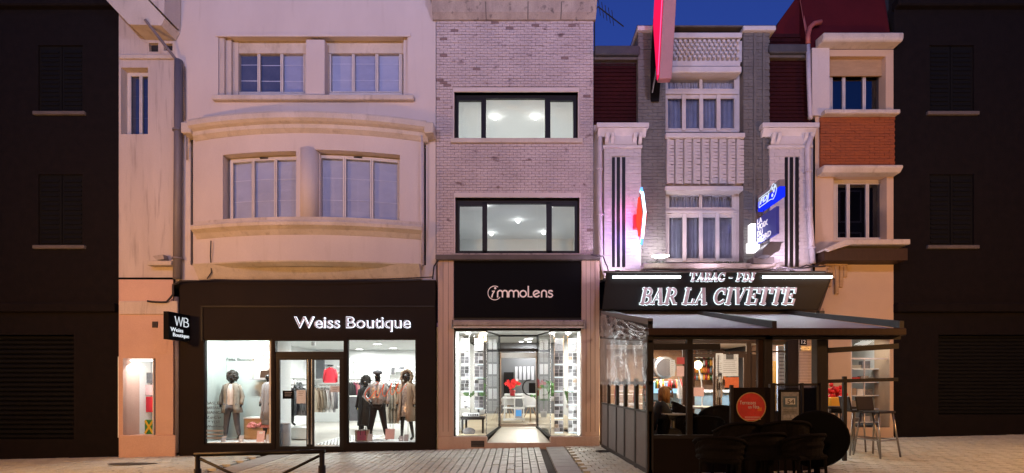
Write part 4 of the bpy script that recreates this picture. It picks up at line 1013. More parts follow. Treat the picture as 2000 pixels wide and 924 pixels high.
# ================================================================ BRICK HOUSE OF THE ESTATE AGENCY
ah = thing('brick_house', (X(1010), 0, gz(0)), 'narrow pinkish white-painted brick house above the estate agency', 'house')
ax0, ax1 = X(852), X(1159)
def brickface(root, x0, x1, z0, z1, holes, y, bw, bh, mtl, out=.0, single=0, sel=None, gap=.010, dep=.02, rough=.006, skip=0, mortarm='mortar', yf=None, bare=None):
    """running-bond bricks proud of a recessed mortar skin"""
    f = yf or (lambda x, z: y)
    hz_ = [(h[0], h[1], h[2], h[3]) for h in holes]
    m = M(); mb_ = M(); nz = int(round((z1-z0)/bh)); bh = (z1-z0)/nz; done = 0; out_ = []
    for j in range(nz):
        za = z0+j*bh; zb = za+bh; x = x0-(bw/2 if j % 2 else 0)
        segs = [(x0, x1)]
        for h in hz_:
            if zb > h[2]+.004 and za < h[3]-.004:
                ns = []
                for a, b in segs:
                    if h[1] <= a or h[0] >= b: ns.append((a, b)); continue
                    if h[0] > a: ns.append((a, h[0]))
                    if h[1] < b: ns.append((h[1], b))
                segs = ns
        while x < x1:
            for a, b in segs:
                xa, xb = max(x, a), min(x+bw, b)
                if xb-xa > bw*.18: out_.append((xa, xb, za, zb))
            x += bw
    big = [q for q in out_ if sel and sel(q)][:single]; bs_ = set(big); meshes = {}
    for q in out_:
        xa, xb, za, zb = q; pr = rnd.uniform(0, rough); yy = f((xa+xb)/2, za); g_ = gap/2
        if q in bs_:
            w = round(xb-xa, 3); key = w
            if key not in meshes:
                b = M().box(-w/2+g_, w/2-g_, -.0, dep, g_, bh-g_); me = bpy.data.meshes.new('brick'); me.from_pydata(b.v, [], b.f); me.materials.append(MT[mtl]); meshes[key] = me
            o = bpy.data.objects.new('brick', meshes[key]); col.objects.link(o); o.parent = root
            o.location = Vector(((xa+xb)/2, yy-out-pr-dep+.012, za)) - wloc(root); o.rotation_euler = (rnd.uniform(-.03,.03), rnd.uniform(-.012,.012), rnd.uniform(-.02,.02))
        else:
            t = rnd.uniform(-.004,.004); m_ = mb_ if bare and rnd.random() < bare(xa, za) else m; m_.box(xa+g_, xb-g_, yy-out-pr-dep+.012, yy+.012, za+g_, zb-g_)
            k = len(m_.v)
            for i in (k-8, k-7, k-4, k-3): v = m_.v[i]; m_.v[i] = (v[0], v[1]+rnd.uniform(-.003,.003), v[2])
    o = m.build('brickwork', mtl, root, norm=False); tag(o, kind='stuff')
    if mb_.v: tag(mb_.build('bare_bricks', 'brick_bare', root, norm=False), kind='stuff')
    return o
hA = (X(887), X(1129), Z(272), Z(180), .30); hB = (X(889), X(1132), Z(496), Z(386), .30)
wall(lin(ax0, ax1, 3), [Z(502), Z(38)], [hA, hB], lambda x, z: .012).build('wall', 'mortar', ah)
brickface(ah, ax0, ax1, Z(500), Z(42), [(hA[0]-.03,hA[1]+.03,hA[2],hA[3]+.10), (hB[0]-.03,hB[1]+.03,hB[2],hB[3]+.10)], 0, .165, .0615, 'brick_paint', gap=.009, rough=.011, bare=lambda x, z: .05 if (hA[2]-.2 < z < hA[3]+.5 and (x < hA[0]-.05 or x > hA[1]-.1)) else (.04 if z > Z(60) else .012), single=300, sel=lambda q: q[2] < Z(275) and q[1]-q[0] > .12 and q[2] > Z(388))
M().box(ax0, ax0+.02, .02, 8, gz(0)+3.6, 10.2).build('side_wall', 'mortar', ah); M().box(ax1-.02, ax1, .02, 8, gz(0)+3.6, 10.2).build('side_wall', 'brick_paint', ah)
M().box(ax0+.02, ax1-.02, 3.9, 4, 4.4, 10.2).build('house_body', 'dark_room', ah); M().box(ax0, ax1, .02, 8, 10.2, 10.25).build('flat_roof', 'slate', ah)
for i, h in enumerate((hA, hB)):
    M().box(h[0]-.03, h[1]+.03, -.022, .3, h[3], h[3]+.10).build('lintel', 'cream_render', ah, bevel=.006)
    for q in (h[0]-.03, h[1]): M().box(q, q+.03, -.020, .012, h[2], h[3]).build('window_edge', 'cream_render', ah)
    M().box(h[0]-.07, h[1]+.10, -.07, .25, h[2]-.10, h[2]).build('sill', 'concrete' if i else 'cornice_render', ah, bevel=.01)
    # black frame: wide middle light between two narrow ones
    f = M(); y0, y1 = .12, .20; X0, X1, Z0, Z1 = h[0], h[1], h[2], h[3]; w = X1-X0
    a = X0+.085; b = X0+w*.215; c = X0+w*.255; d = X1-w*.265; e = X1-w*.22; g_ = X1-.095
    f.box(X0, a, y0, y1, Z0, Z1); f.box(g_, X1, y0, y1, Z0, Z1); f.box(a, g_, y0, y1, Z1-(.07 if i == 0 else .09), Z1); f.box(a, g_, y0, y1, Z0, Z0+(.012 if i == 0 else .10))
    f.box(b, c, y0, y1, Z0+.012, Z1-.07); f.box(d, e, y0, y1, Z0+.012, Z1-.07)
    wn_ = f.build('window', 'black_metal', ah)
    for k, (p, q, t_) in enumerate(((a, b, .05), (c, d, 0), (e, g_, .05))):
        zz0 = Z0+(.012 if i == 0 else .10); zz1 = Z1-(.07 if i == 0 else .09)-t_
        if t_:
            s = M().box(p, q, y0+.004, y1-.004, zz1, zz1+t_).build('sash', 'black_metal', wn_)
        M().quad((p, y0+.04, zz0), (q, y0+.04, zz0), (q, y0+.04, zz1), (p, y0+.04, zz1)).build('pane', 'clear_glass', wn_)
    # the lit room behind: ceiling, walls
    rm = thing('upper_room', ((X0+X1)/2, 1.6, h[2]-.3), ['brightly lit white top-floor room with two bulbs','lit grey-white first-floor room with small ceiling lamps'][i], 'room', kind='structure')
    rx0, rx1, ry0, ry1, rz0, rz1 = ax0+.04, ax1-.04, .34, 3.8, h[2]-.35, h[3]+.12
    mw = 'shop_white' if i == 0 else 'card_grey'
    M().box(rx0, rx1, ry0, ry1, rz1, rz1+.04).build('ceiling', 'shop_white', rm); M().box(rx0, rx1, ry1, ry1+.04, rz0, rz1).build('back_wall', 'shop_white', rm)
    M().box(rx0-.02, rx0, ry0, ry1, rz0, rz1).build('side_wall', 'shop_white', rm); M().box(rx1, rx1+.02, ry0, ry1, rz0, rz1).build('side_wall', 'shop_white', rm); M().box(rx0, rx1, ry0, ry1, rz0-.04, rz0).build('floor', 'shop_white', rm)
    area('room_light', (0, 1.9, rz1-.05), (0,-.1,-1), 1.6, (55 if i == 0 else 30), (1,1,.95) if i == 0 else (.95,.98,1), rm)
    if i == 0: LP = [(967,231),(1046,231)]
    else: LP = [(948,403),(1012,432),(960,457),(1079,400),(1062,455)]
    for n_, (lx, ly) in enumerate(LP):
        zc = rz1-.035; dd = (zc-CH)*1000/(745-ly); Y = min(dd-CD, 3.6)
        if Y < .5: Y = .5; 
        zc2 = CH+(745-ly)*(CD+Y)/1000; zc2 = min(zc2, rz1-.03); xx = X(lx, Y)
        t = thing('ceiling_spot', (xx, Y, zc2), (['left bare bulb in the bright top-floor room','right bare bulb in the bright top-floor room'] if i == 0 else ['ceiling spot behind the left mullion of the first-floor window','middle ceiling spot of the first-floor room','lower left ceiling spot of the first-floor room','ceiling spot behind the right mullion of the first-floor window','lower right ceiling spot of the first-floor room'])[n_], 'lamp', 'ceiling spots in the agency rooms')
        M().ball((xx, Y, zc2), .045 if i == 0 else .05, n=10, m=6).build('bulb', 'lamp_white', t, smooth=True); M().cyl((xx, Y, zc2+.03), (xx, Y, rz1), .02).build('socket', 'white_plastic', t)
        point('bulb_light', (xx, Y-.02, zc2-.09), .05, (1.6 if i == 0 else 1.0), (1,1,.93) if i == 0 else (.93,.97,1), t)
# crowning cornice of stained concrete
c = M(); zc0 = Z(42)
c.prismx([(.02, zc0), (-.06, zc0), (-.16, zc0+.10), (-.24, zc0+.27), (-.26, zc0+.30), (.02, zc0+.30)], X(846), X(1164,-.1)); c.build('cornice', 'concrete', ah)
M().box(X(846)-.02, X(1164,-.1)+.02, -.31, .02, zc0+.302, zc0+.55).build('parapet', 'dark_concrete', ah, bevel=.01)
for q in (949, 1030, 1094): M().prismx([(.0, zc0+.01), (-.065, zc0), (-.165, zc0+.10), (-.245, zc0+.27), (-.2, zc0+.29)], X(q), X(q)+.02).build('cornice_joint', 'dark_concrete', ah)
# concrete ledge over the shopfront
M().box(X(851,-.14), X(1172,-.14), -.20, .02, Z(507,-.2), Z(497,-.2)).build('ledge', 'dark_concrete', ah, bevel=.012)
# shopfront
PZ = Z(507,-.12)
for a, b in ((855,886),(1136,1171)):
    xa_, xb_ = X(a,-.10), X(b,-.10)
    M().box(xa_, xb_, -.10, .2, gz(0)-.2, PZ).build('pilaster', 'stone_pilaster', ah, bevel=.008)
    for q in range(1, 3 if a < 1000 else 4):
        xx = xa_+(xb_-xa_)*q/(3 if a < 1000 else 4); M().box(xx-.004, xx+.004, -.104, -.09, gz(0)+.35, PZ-.01).build('flute', 'dark_concrete', ah)
M().box(X(886,-.1), X(1136,-.1), -.06, .1, Z(620,-.1), PZ).build('fascia', 'black_sign', ah)
M().box(X(886,-.1), X(1136,-.1), -.04, .1, Z(645), Z(620,-.1)-.001).build('fascia_foot', 'black_metal', ah)
for a, b in ((855,951),(1075,1171)): M().box(X(a,-.12), X(b,-.12), -.13, .25, gz(0)-.2, Z(853,-.12)).build('plinth', 'stone_pilaster', ah, bevel=.008)
sgn = thing('shop_sign', W(1010, 585, -.07), 'pale pink word immoLens on the black panel over the agency window', 'sign')
immolens(sgn, X(966,-.07), Z(580.5,-.07), .151, -.062, 'sign_pink')
o = thing('awning_box', W(1012, 638, -.2), 'rolled beige awning cassette above the estate agency window', 'awning')
M().box(X(884,-.25), X(1141,-.25), -.28, -.06, Z(637,-.28), Z(625,-.28)).build('cassette', 'concrete', o, bevel=.03); M().box(X(886,-.25), X(1139,-.25), -.29, -.24, Z(640.5,-.28), Z(637.8,-.28)).build('front_bar', 'cornice_render', o)
for a in (882, 1141): M().box(X(a,-.25)-.015, X(a,-.25)+.015, -.29, -.05, Z(640,-.28), Z(624,-.28)).build('end_cap', 'concrete', o)
v = M().pb(920, 946, 861, 873, -.135, .01).build('vent_grille', 'grille', ah)
for q in range(3): M().pb(921, 945, 863+q*3.5, 864+q*3.5, -.137, .003).build('vent_slat', 'dark_concrete', ah)
# recessed entry between two glazed display boxes
zf, zt_ = Z(851), Z(647)
zfl = Z(862)
eY = 1.4; exl, exr = X(950), X(1075); dl, dr = X(977,eY), X(1048,eY); zd0, zd1 = Z(835,eY), Z(656,eY)
M().quad((exl,-.1,zfl-.02),(exr,-.1,zfl-.02),(dr,eY,zd0),(dl,eY,zd0)).build('entry_ramp', 'entry_tile', ah)
M().box(exl, exr, -.14, -.1, gz(0)-.2, zfl-.02).build('step_riser', 'stone_pilaster', ah)
M().quad((X(884),-.02,zt_),(X(1140),-.02,zt_),(X(1140,eY),eY,zd1+.02),(X(884,eY),eY,zd1+.02)).build('entry_soffit', 'shop_white', ah)
def post(x, y, z0, z1, w=.035, m='black_metal'): return M().box(x-w/2, x+w/2, y-w/2, y+w/2, z0, z1).build('post', m, ah)
for sx, px0, px1, xi, xd in ((-1, 890, 950, exl, dl), (1, 1134, 1075, exr, dr)):
    a, b = sorted((X(px0), xi)); f = M(); t = .035
    f.box(a-.03, b, -.02, .02, zf-.045, zf); f.box(a-.03, b, -.02, .02, zt_, zt_+.03); 
    q = a if sx < 0 else b
    f.box(q-.05 if sx < 0 else q, q if sx < 0 else q+.06, -.02, .02, zf, zt_)
    w = f.build('display_window', 'black_metal', ah)
    M().quad((a,0,zf),(b,0,zf),(b,0,zt_),(a,0,zt_)).build('pane', 'clear_glass', w)
    s = M(); s.quad((xi,0,zf),(xd,eY,zd0+.05),(xd,eY,zd1),(xi,0,zt_)); s.build('side_pane', 'clear_glass', w)
    M().tube([(xi,0,zf-.02),(xd,eY,zd0+.02)], .03, 4).build('sill_rail', 'black_metal', w); M().tube([(xi,0,zt_),(xd,eY,zd1)], .02, 4).build('head_rail', 'black_metal', w)
    M().cyl((xi,0,zf), (xi,0,zt_), .009, n=6).build('glass_edge', 'chrome', w)
    # inside of the display box
    M().quad((a,.02,zf),(b,.02,zf),(xd,eY,zd0+.03),(a+(0 if sx<0 else .0),eY,zd0+.03)).build('display_floor', 'wood_floor', w)
    M().quad((a,.02,zt_-.005),(b,.02,zt_-.005),(xd,eY,zd1-.005),(a,eY,zd1-.005)).build('display_ceiling', 'shop_white', w)
    l = M().box(q+(.02 if sx<0 else -.05), q+(.05 if sx<0 else -.02), .05, .09, zf+.02, zt_-.03); l.build('led_strip', 'strip_white', w)
    area('strip_light', (q+(.1 if sx<0 else -.1), .1, (zf+zt_)/2), (-sx*1,.45,0), .06, 10, (.95,1,.97), w, sy=2.2)
    for k in range(2):
        xx = q-sx*(.25+.38*k); sp = thing('display_spot', (xx, .3, zt_-.03), '%s ceiling spot in the %s glass display box' % (['outer','inner'][k], 'left' if sx<0 else 'right'), 'spotlight', 'spots in the agency display boxes')
        M().lathe((xx, .3, zt_-.03), [(.06,0),(.06,.02)], 14).build('diffuser', 'lamp_white', sp); area('spot', (xx, .3, zt_-.05), (0,.15,-1), .12, 9, (1,1,.96), sp)
# outer side walls of the display boxes and the office behind
M().box(X(886), X(889), .03, eY, zf-.2, zt_).build('box_wall', 'shop_white', ah); M().box(X(1135), X(1138), .03, eY, zf-.2, zt_).build('box_wall', 'shop_white', ah)
of = thing('office', (0, 4, zd0), 'estate agency office room with a dark grey back wall and pale wood floor', 'office', kind='structure')
ox0, ox1, oyb = ax0+.05, ax1-.05, 7.0
M().box(ox0, ox1, eY, oyb, zd0-.05, zd0).build('floor', 'wood_floor', of); M().box(ox0, ox1, eY+.05, oyb, zd1+.25, zd1+.3).build('ceiling', 'shop_white', of)
M().box(ox0, ox1, oyb, oyb+.1, zd0, zd1+.25).build('back_wall', 'grey_wall', of)
for q in (ox0-.03, ox1): M().box(q, q+.03, .3, oyb, zd0, zd1+.25).build('side_wall', 'shop_white', of)
M().pb(984, 1003, 727, 775, 6.9, .06).build('dark_doorway', 'black_sign', of)
# door
f = M(); f.box(dl-.05, dl, eY-.03, eY+.03, zd0, zd1+.02); f.box(dr, dr+.05, eY-.03, eY+.03, zd0, zd1+.02); f.box(dl, dr, eY-.03, eY+.03, zd1-.02, zd1+.02); f.box(dl, dr, eY-.03, eY+.03, Z(687,eY), Z(681,eY))
fr_ = f.build('door_frame', 'black_metal', ah)
M().quad((dl,eY,Z(681,eY)),(dr,eY,Z(681,eY)),(dr,eY,zd1-.02),(dl,eY,zd1-.02)).build('transom_pane', 'clear_glass', fr_)
d = M(); d.box(dl+.005, dl+.02, eY-.02, eY+.0, zd0+.09, Z(687.5,eY)); d.box(dr-.02, dr-.005, eY-.02, eY, zd0+.09, Z(687.5,eY)); d.box(dl+.005, dr-.005, eY-.02, eY, zd0+.02, zd0+.09)
dd_ = d.build('door', 'steel', ah)
M().quad((dl+.02,eY-.01,zd0+.09),(dr-.02,eY-.01,zd0+.09),(dr-.02,eY-.01,Z(687.5,eY)),(dl+.02,eY-.01,Z(687.5,eY))).build('pane', 'clear_glass', dd_)
M().tube([(X(1034,eY)+.19*math.cos(R(a))*.9, eY-.07, Z(757,eY)+.19*math.sin(R(a))) for a in range(80, 285, 12)], .017, 8).build('handle', 'black_metal', dd_, smooth=True)
M().box(dl+.02, dr-.02, eY+.02, eY+.08, Z(699,eY), Z(689,eY)).build('blind_box', 'card_white', dd_)
# hanging property cards
def cards(px0, px1, rows, y, blank_last=False, lab='', seed=0):
    t = thing('card_display', W((px0+px1)/2, rows[-1][1], y), lab, 'card display', 'hanging columns of property cards')
    rr = random.Random(seed)
    for a in (px0-.8, px1+.8): M().cyl(W(a,rows[0][0]-6,y), W(a,rows[-1][1]+4,y), .004, n=5).build('wire', 'chrome', t)
    for i, (ra, rb) in enumerate(rows):
        s = M().pb(px0, px1, ra, rb, y, .008).build('card', 'card_white' if i else 'print_light', t)
        if i == 0:
            M().pb(px0+5, px1-5, (ra+rb)/2-.6, (ra+rb)/2+.6, y-.003, .002).build('print_line', 'text_grey', s); continue
        if blank_last and i == len(rows)-1:
            M().pb(px0+6, px1-6, ra+9, ra+12, y-.003, .002).build('print_line', 'print_mid', s); continue
        nr = 3; w = px1-px0; hgt = rb-ra-1.4; last = None
        for r in range(nr):
            sp = rr.choice([.5,.45,.55])
            for k, (u0, u1) in enumerate(((0, sp), (sp, 1))):
                M().pb(px0+.3+w*u0, px0+w*u1-.4, ra+.5+hgt*r/nr, ra+.5+hgt*(r+1)/nr-.35, y-.003, .002).build('photo', rr.choice(['print_dark','print_mid','print_mid','print_light','print_brown'] if seed > 2 and rr.random() < .3 else ['print_dark','print_mid','print_light','print_mid']), s)
        g_ = M().pb(px0, px1, rb+.4, rb+2.2, y+.0, .006).build('card_label', 'backlit_white', s)
rowsL = [(660,684),(689,711),(714,738),(742,764),(0,0),(772,796)]; rowsL = [(661,685),(689,711),(715,737),(742,764),(774,797)]
cards(900, 916, rowsL, .45, True, 'outer column of property cards in the left agency display', 1); cards(927, 944, rowsL, .45, False, 'inner column of property cards in the left agency display', 2)
rowsR = [(661,686),(689,711),(714,736),(740,763),(767,790),(794,816),(821,844)]
cards(1083, 1100, rowsR, .30, False, 'inner column of seven property cards in the right agency display', 3); cards(1110, 1127, rowsR, .30, False, 'outer column of seven property cards in the right agency display', 4)
for sx, px, lab in ((-1, 958, 'column of pale property cards seen edge-on behind the left splayed glass'), (1, 1058, 'column of pale property cards seen edge-on behind the right splayed glass')):
    t = thing('card_display', W(px, 800, 1.1), lab, 'card display', 'hanging columns of property cards')
    for c_ in range(2):
        for r in range(6):
            z1_ = 663+r*24; M().pb(px+c_*9-4, px+c_*9+3.2, z1_, z1_+20, 1.1, .008).build('card', 'print_light' if r % 2 else 'card_white', t)
# black side table with an oval sign, book and lamp
t = thing('side_table', W(922, 850, .35), 'small black square side table in the left agency display', 'table')
tz = zf+.03+.25*.2
M().pb(899, 946, 815, 820, .3, .45).build('table_top', 'black_metal', t, bevel=.004)
for a, yy in ((901,.3),(941,.3),(905,.7),(939,.7)): M().box(X(a,.3)-.0, X(a,.3)+.045, yy+.01, yy+.055, Z(851,.3)+.02, Z(820,.3)).build('leg', 'black_metal', t)
o = M().lathe((X(916,.22), .22, Z(843,.22)), [(.145,0),(.145,.02)], 22, 'y'); o.v = [(v[0], v[1], (v[2]-Z(843,.22))*.62+Z(843,.22)) for v in o.v]; o = o.build('oval_sign', 'print_mid'); tag(o, 'grey oval sign leaning under the small black table', 'sign')
o = M().pb(903, 936, 807, 813.5, .38, .2).build('name_block', 'card_white', bevel=.004); tag(o, 'white box with dark lettering lying on the small black table', 'box')
for q in range(5): M().pb(914+q*4.2, 917+q*4.2, 808.5, 812.5, .378, .003).build('letter', 'print_dark', o)
o = thing('desk_lamp', W(918, 807, .42), 'small bent desk lamp on the black side table', 'lamp'); M().tube([W(920,807,.42), W(917,797,.42), W(911,793,.42)], .008, 5).build('arm', 'steel', o); M().cyl(W(911,793,.42), W(908,796,.42), .02, .04).build('lamp_shade', 'steel', o)
# plants
def plant(px, py, Y, h, w, n, m, lab, pot=None, seed=0, name='potted_plant', big=.07):
    rr = random.Random(seed); base = W(px, py, Y); t = thing(name, base, lab, 'plant')
    st = M(); lf = []
    for i in range(n):
        a = rr.uniform(0, 6.28); tip = base+Vector((math.cos(a)*w*rr.random(), math.sin(a)*w*.5*rr.random(), h*rr.uniform(.4, 1)))
        mid = base.lerp(tip, .5)+Vector((0,0,.05)); st.tube([base, mid, tip], .004, 4)
        b = M()
        for s in range(2):
            ang = rr.uniform(0, 6.28); L = big*rr.uniform(.7,1.3); d = Vector((math.cos(ang), math.sin(ang)*.6, rr.uniform(-.5,.5))).normalized(); side = d.cross(Vector((0,-1,.3))).normalized()*L*.38
            b.quad(tip, tip+d*L*.5+side, tip+d*L, tip+d*L*.5-side)
        b.build('leaf', m, t, norm=False)
    st.build('stem', m, t)
    if pot: M().lathe(base-Vector((0,0,pot[1])), [(pot[0]*.75,0),(pot[0],pot[1]),(pot[0]*.9,pot[1]+.005)], 14).build('pot', pot[2], t, smooth=True)
    return t
plant(912, 776, .62, .12, .2, 18, 'leaf_pale', 'trailing pale green plant between the left cards', (.05,.08,'white_plastic'), 1)
plant(942, 800, .7, .75, .09, 26, 'leaf', 'tall green plant at the inner edge of the left display', (.07,.12,'shop_white'), 2)
plant(1078, 775, .75, .35, .28, 34, 'leaf', 'wide-leaved plant behind the inner right cards', (.06,.1,'white_plastic'), 3, big=.09)
plant(1109, 790, .5, .30, .12, 16, 'leaf', 'green plant between the two right card columns', (.05,.08,'white_plastic'), 4)
plant(1062, 800, 2.2, .6, .30, 40, 'leaf', 'tall leafy plant in the office behind the right splayed glass', (.1,.2,'white_plastic'), 6, big=.12)
# office furniture
t = thing('shelf_unit', W(1003, 822, 2.7), 'white cube shelf unit carrying the red poinsettia inside the agency', 'shelf'); Y = 2.7
for a in (984, 1004, 1022): M().pb(a, a+2, 778, 822, Y, .38).build('upright', 'shop_white', t)
for b_ in (776, 796, 819): M().pb(982, 1025, b_, b_+2.5, Y-.003, .39).build('shelf', 'shop_white', t)
o = thing('monitor', W(1014, 816, 2.66), 'small blue-lit screen standing in the white shelf unit', 'screen'); M().pb(1006, 1020, 799, 817, 2.66, .02).build('frame', 'card_grey', o); M().pb(1007.5, 1018.5, 801, 813, 2.655, .006).build('screen', 'screen_blue', o)
p = plant(1001, 762, 2.85, .22, .17, 26, 'leaf', 'red poinsettia in a red pot on the white shelf unit', (.085,.16,'pot_red'), 5, 'poinsettia')
rr = random.Random(9)
for i in range(34):
    a = rr.uniform(0,6.28); r_ = .19*math.sqrt(rr.random()); c0 = W(1001,752,2.8)+Vector((math.cos(a)*r_, -.05-rr.random()*.08, math.sin(a)*r_*.75+.04)); b = M()
    for q in range(5):
        an = q*1.256+a; d = Vector((math.cos(an), -.25, math.sin(an)))*.055; s_ = Vector((-math.sin(an), 0, math.cos(an)))*.02; b.quad(c0, c0+d*.5+s_, c0+d, c0+d*.5-s_)
    b.build('flower', 'petal_red', p, norm=False)
o = thing('round_label', W(1010,742,2.7), 'round white label stuck on the door glass by the poinsettia', 'label'); M().lathe(tuple(W(1010,742,eY-.03)), [(.035,0),(.035,.004)], 16, 'y').build('disc', 'card_white', o)
def tubchair(x, y, z, rot, lab, m='white_plastic'):
    t = thing('tub_chair', (x,y,z), lab, 'chair', 'white shell chairs in the agency'); b = M(); n = 12
    for i in range(7):
        for j in range(n+1):
            a = math.pi*(.0+j/n); zz = .44+ .36*(i/6)*(.45+.55*math.sin(a)); r = .20+.06*i/6; b.v.append((r*math.cos(a), r*math.sin(a)*.95, zz))
    for i in range(6):
        for j in range(n): b.f.append((i*(n+1)+j, i*(n+1)+j+1, (i+1)*(n+1)+j+1, (i+1)*(n+1)+j))
    s2 = M().lathe((0,0,.42), [(.2,0),(.235,.02),(.2,.04)], 16)
    mt_ = Matrix.Translation((x,y,z)) @ Matrix.Rotation(rot, 4, 'Z')
    b.xf(mt_).build('backrest', m, t, smooth=True, norm=False); s2.xf(mt_).build('seat', m, t, smooth=True)
    for a in (45,135,225,315): M().cyl((.05*math.cos(R(a)),.05*math.sin(R(a)),.42), (.24*math.cos(R(a)),.24*math.sin(R(a)),0), .014, .009).xf(mt_).build('leg', 'wood_tan', t)
    return t
tubchair(X(1036,3.2), 3.2, zd0, R(40), 'white shell chair just inside the agency door at the right')
tubchair(X(992,4.6), 4.6, zd0, R(-150), 'white shell chair behind the white shelf unit')
t = thing('desk', W(1020,790,4.2), 'white office desk in the middle of the agency', 'desk'); M().pb(985, 1050, 770, 773, 4.2, .8).build('desk_top', 'shop_white', t)
for a in (987, 1046): M().pb(a, a+3, 773, 806, 4.25, .05).build('leg', 'shop_white', t)
for i in range(5):
    o = M().pb(1006+i*8, 1011+i*8, 716, 742, 6.85, .03).build('narrow_frame', 'card_grey' ); tag(o, 'narrow upright white frame, number %s from the left on the grey office wall' % ['one','two','three','four','five'][i], 'frame', 'narrow frames on the office wall')
o = M().pb(1033, 1046, 748, 768, 5.2, .05).build('office_screen', 'black_sign'); tag(o, 'dark screen on the desk behind the round door handle', 'screen')
for i, (px, py) in enumerate([(994,671),(1018,668),(1034,668),(1030,673),(1036,662),(1028,678)]):
    zc = zd1+.235; dd = (zc-CH)*1000/(745-py); Y = dd-CD
    if Y > 6.8 or Y < 1.6: Y = 2+i*.7
    xx = X(px, Y); t = thing('ceiling_spot', (xx, Y, zc), '%s ceiling spot seen through the agency transom' % ['leftmost','large middle','upper right','middle right','topmost right','lowest right'][i], 'lamp', 'ceiling spots in the agency office')
    M().lathe((xx, Y, zc), [(.07,0),(.07,.012)], 14).build('diffuser', 'lamp_white', t)
    if i % 2 == 0: area('spot', (xx, Y, zc-.03), (0,0,-1), .3, 70, (1,.98,.93), t)
# ================================================================ BAR HOUSE
bh_ = thing('bar_house', (X(1380), 0, gz(4.3)), 'white and grey painted art deco house above the bar, with maroon tiled wings', 'house')
cx0, cx1 = X(1161), X(1592)
# maroon wings, set back a little
WY = .12
M().box(cx0, X(1258), WY, 6, Z(240), Z(112,WY)).build('wing_wall', 'maroon_tile', bh_); M().box(X(1496), cx1, WY, 6, Z(240), Z(108,WY)).build('wing_wall', 'maroon_tile', bh_)
m = M()
def tiles(m, x0, x1, z0, z1, y, tw, th, hz=0):
    j = 0; z = z0
    while z+th <= z1+.001:
        x = x0-(tw/2 if j % 2 else 0)
        while x < x1:
            a, b = max(x, x0)+.003, min(x+tw, x1)-.003
            if b-a > .02:
                k = len(m.v); p = rnd.uniform(0, .006)
                m.v += [(a, y-.030-p, z), (b, y-.030-rnd.uniform(0,.006), z), (b, y-.004, z+th*1.05), (a, y-.004, z+th*1.05), (a, y, z), (b, y, z)]
                m.f += [(k, k+1, k+2, k+3), (k+4, k+5, k+1, k)]
            x += tw
        z += th; j += 1
for a, b, z0_, z1_ in ((cx0, X(1252,WY), Z(240), Z(112,WY)), (X(1496,WY), X(1577,WY), Z(240), Z(108,WY))): tiles(m, a, b, z0_, z1_, WY, .15, .085)
tag(m.build('tile_hanging', 'maroon_tile', bh_, norm=False), kind='stuff')
for a, b, p, q in ((1161,1247,95,113),(1498,1577,92,109)):
    M().box(X(a), X(b), -.12, .2, Z(q), Z(p)).build('gutter', 'slate', bh_, bevel=.02); M().box(X(a), X(b), -.02, .2, Z(q)-.05, Z(q)).build('gutter_board', 'dark_concrete', bh_)
for i in range(13):
    a = 1163+i*6.4; M().lathe((X(a), .3, Z(97)), [(.035,-.25),(.035,.35)], 8, 'y').build('ridge_tile', 'slate', bh_)
M().prismx([(.1,Z(96)),(2.5,Z(96)+.8),(2.5,Z(96)-.3),(.1,Z(96)-.3)], cx0, X(1247)).build('roof', 'slate', bh_)
# painted brick pilasters with capitals and black flutes
def skin_box(x0, x1, z0, z1, y, m, yb=.3): return M().box(x0, x1, y, yb, z0, z1).build('wall', m, bh_)
for (pa, pb2, fa, fb, ca, cb, side) in ((1180,1252,1195,1221,1166,1268,0),(1503,1584,1532,1559,1490,1601,1)):
    zt0, zb0 = Z(290), gz(4)+.1; py_ = -.10
    skin_box(X(pa,py_), X(pb2,py_), Z(545), zt0, py_+.012, 'white_paint')
    fx0, fx1 = X(fa,py_), X(fb,py_); fz0, fz1 = Z(522,py_), Z(308,py_)
    brickface(bh_, X(pa,py_), X(pb2,py_), Z(528), zt0, [(fx0,fx1,fz0,fz1)], py_, .22, .075, 'white_paint_brick', gap=.004, rough=.012)
    w = (fx1-fx0)
    M().box(fx0, fx1, py_-.004, py_+.02, fz0, fz1).build('flute_recess', 'white_paint', bh_)
    for u0, u1 in ((0,.22),(.36,.60),(.76,1)): M().box(fx0+w*u0, fx0+w*u1, py_-.03, py_-.0045, fz0, fz1).build('black_flute', 'black_metal', bh_, bevel=.005)
    cY = py_-.14
    cp = M(); cp.box(X(ca,cY), X(cb,cY), cY, .12, Z(248,cY), Z(239,cY)); cp.prismx([(.1,Z(262,cY)),(py_-.02,Z(262,cY)),(cY+.02,Z(248.5,cY)),(.1,Z(248.5,cY))], X(ca+3,cY), X(cb-4,cY)); 
    cp.build('capital', 'white_paint', bh_, bevel=.006)
    M().box(X(pa-3,py_), X(pb2+2,py_), py_-.05, .1, Z(290,py_), Z(285,py_)).build('capital_moulding', 'white_paint', bh_, bevel=.008)
    M().box(X(pa+6,py_), X(pb2-8,py_), py_-.03, .1, Z(284,py_), Z(263,py_)).build('capital_neck', 'white_paint', bh_, bevel=.008)
    for u in (pa+1, pa+12, pb2-17, pb2-6):
        xx = X(u,py_); M().prismx([(py_-.02,Z(263,py_)),(py_-.13,Z(264,py_)),(py_-.11,Z(272,py_)),(py_-.05,Z(279,py_)),(py_-.02,Z(284,py_))], xx, xx+.075).build('capital_bracket', 'white_paint', bh_, bevel=.006)
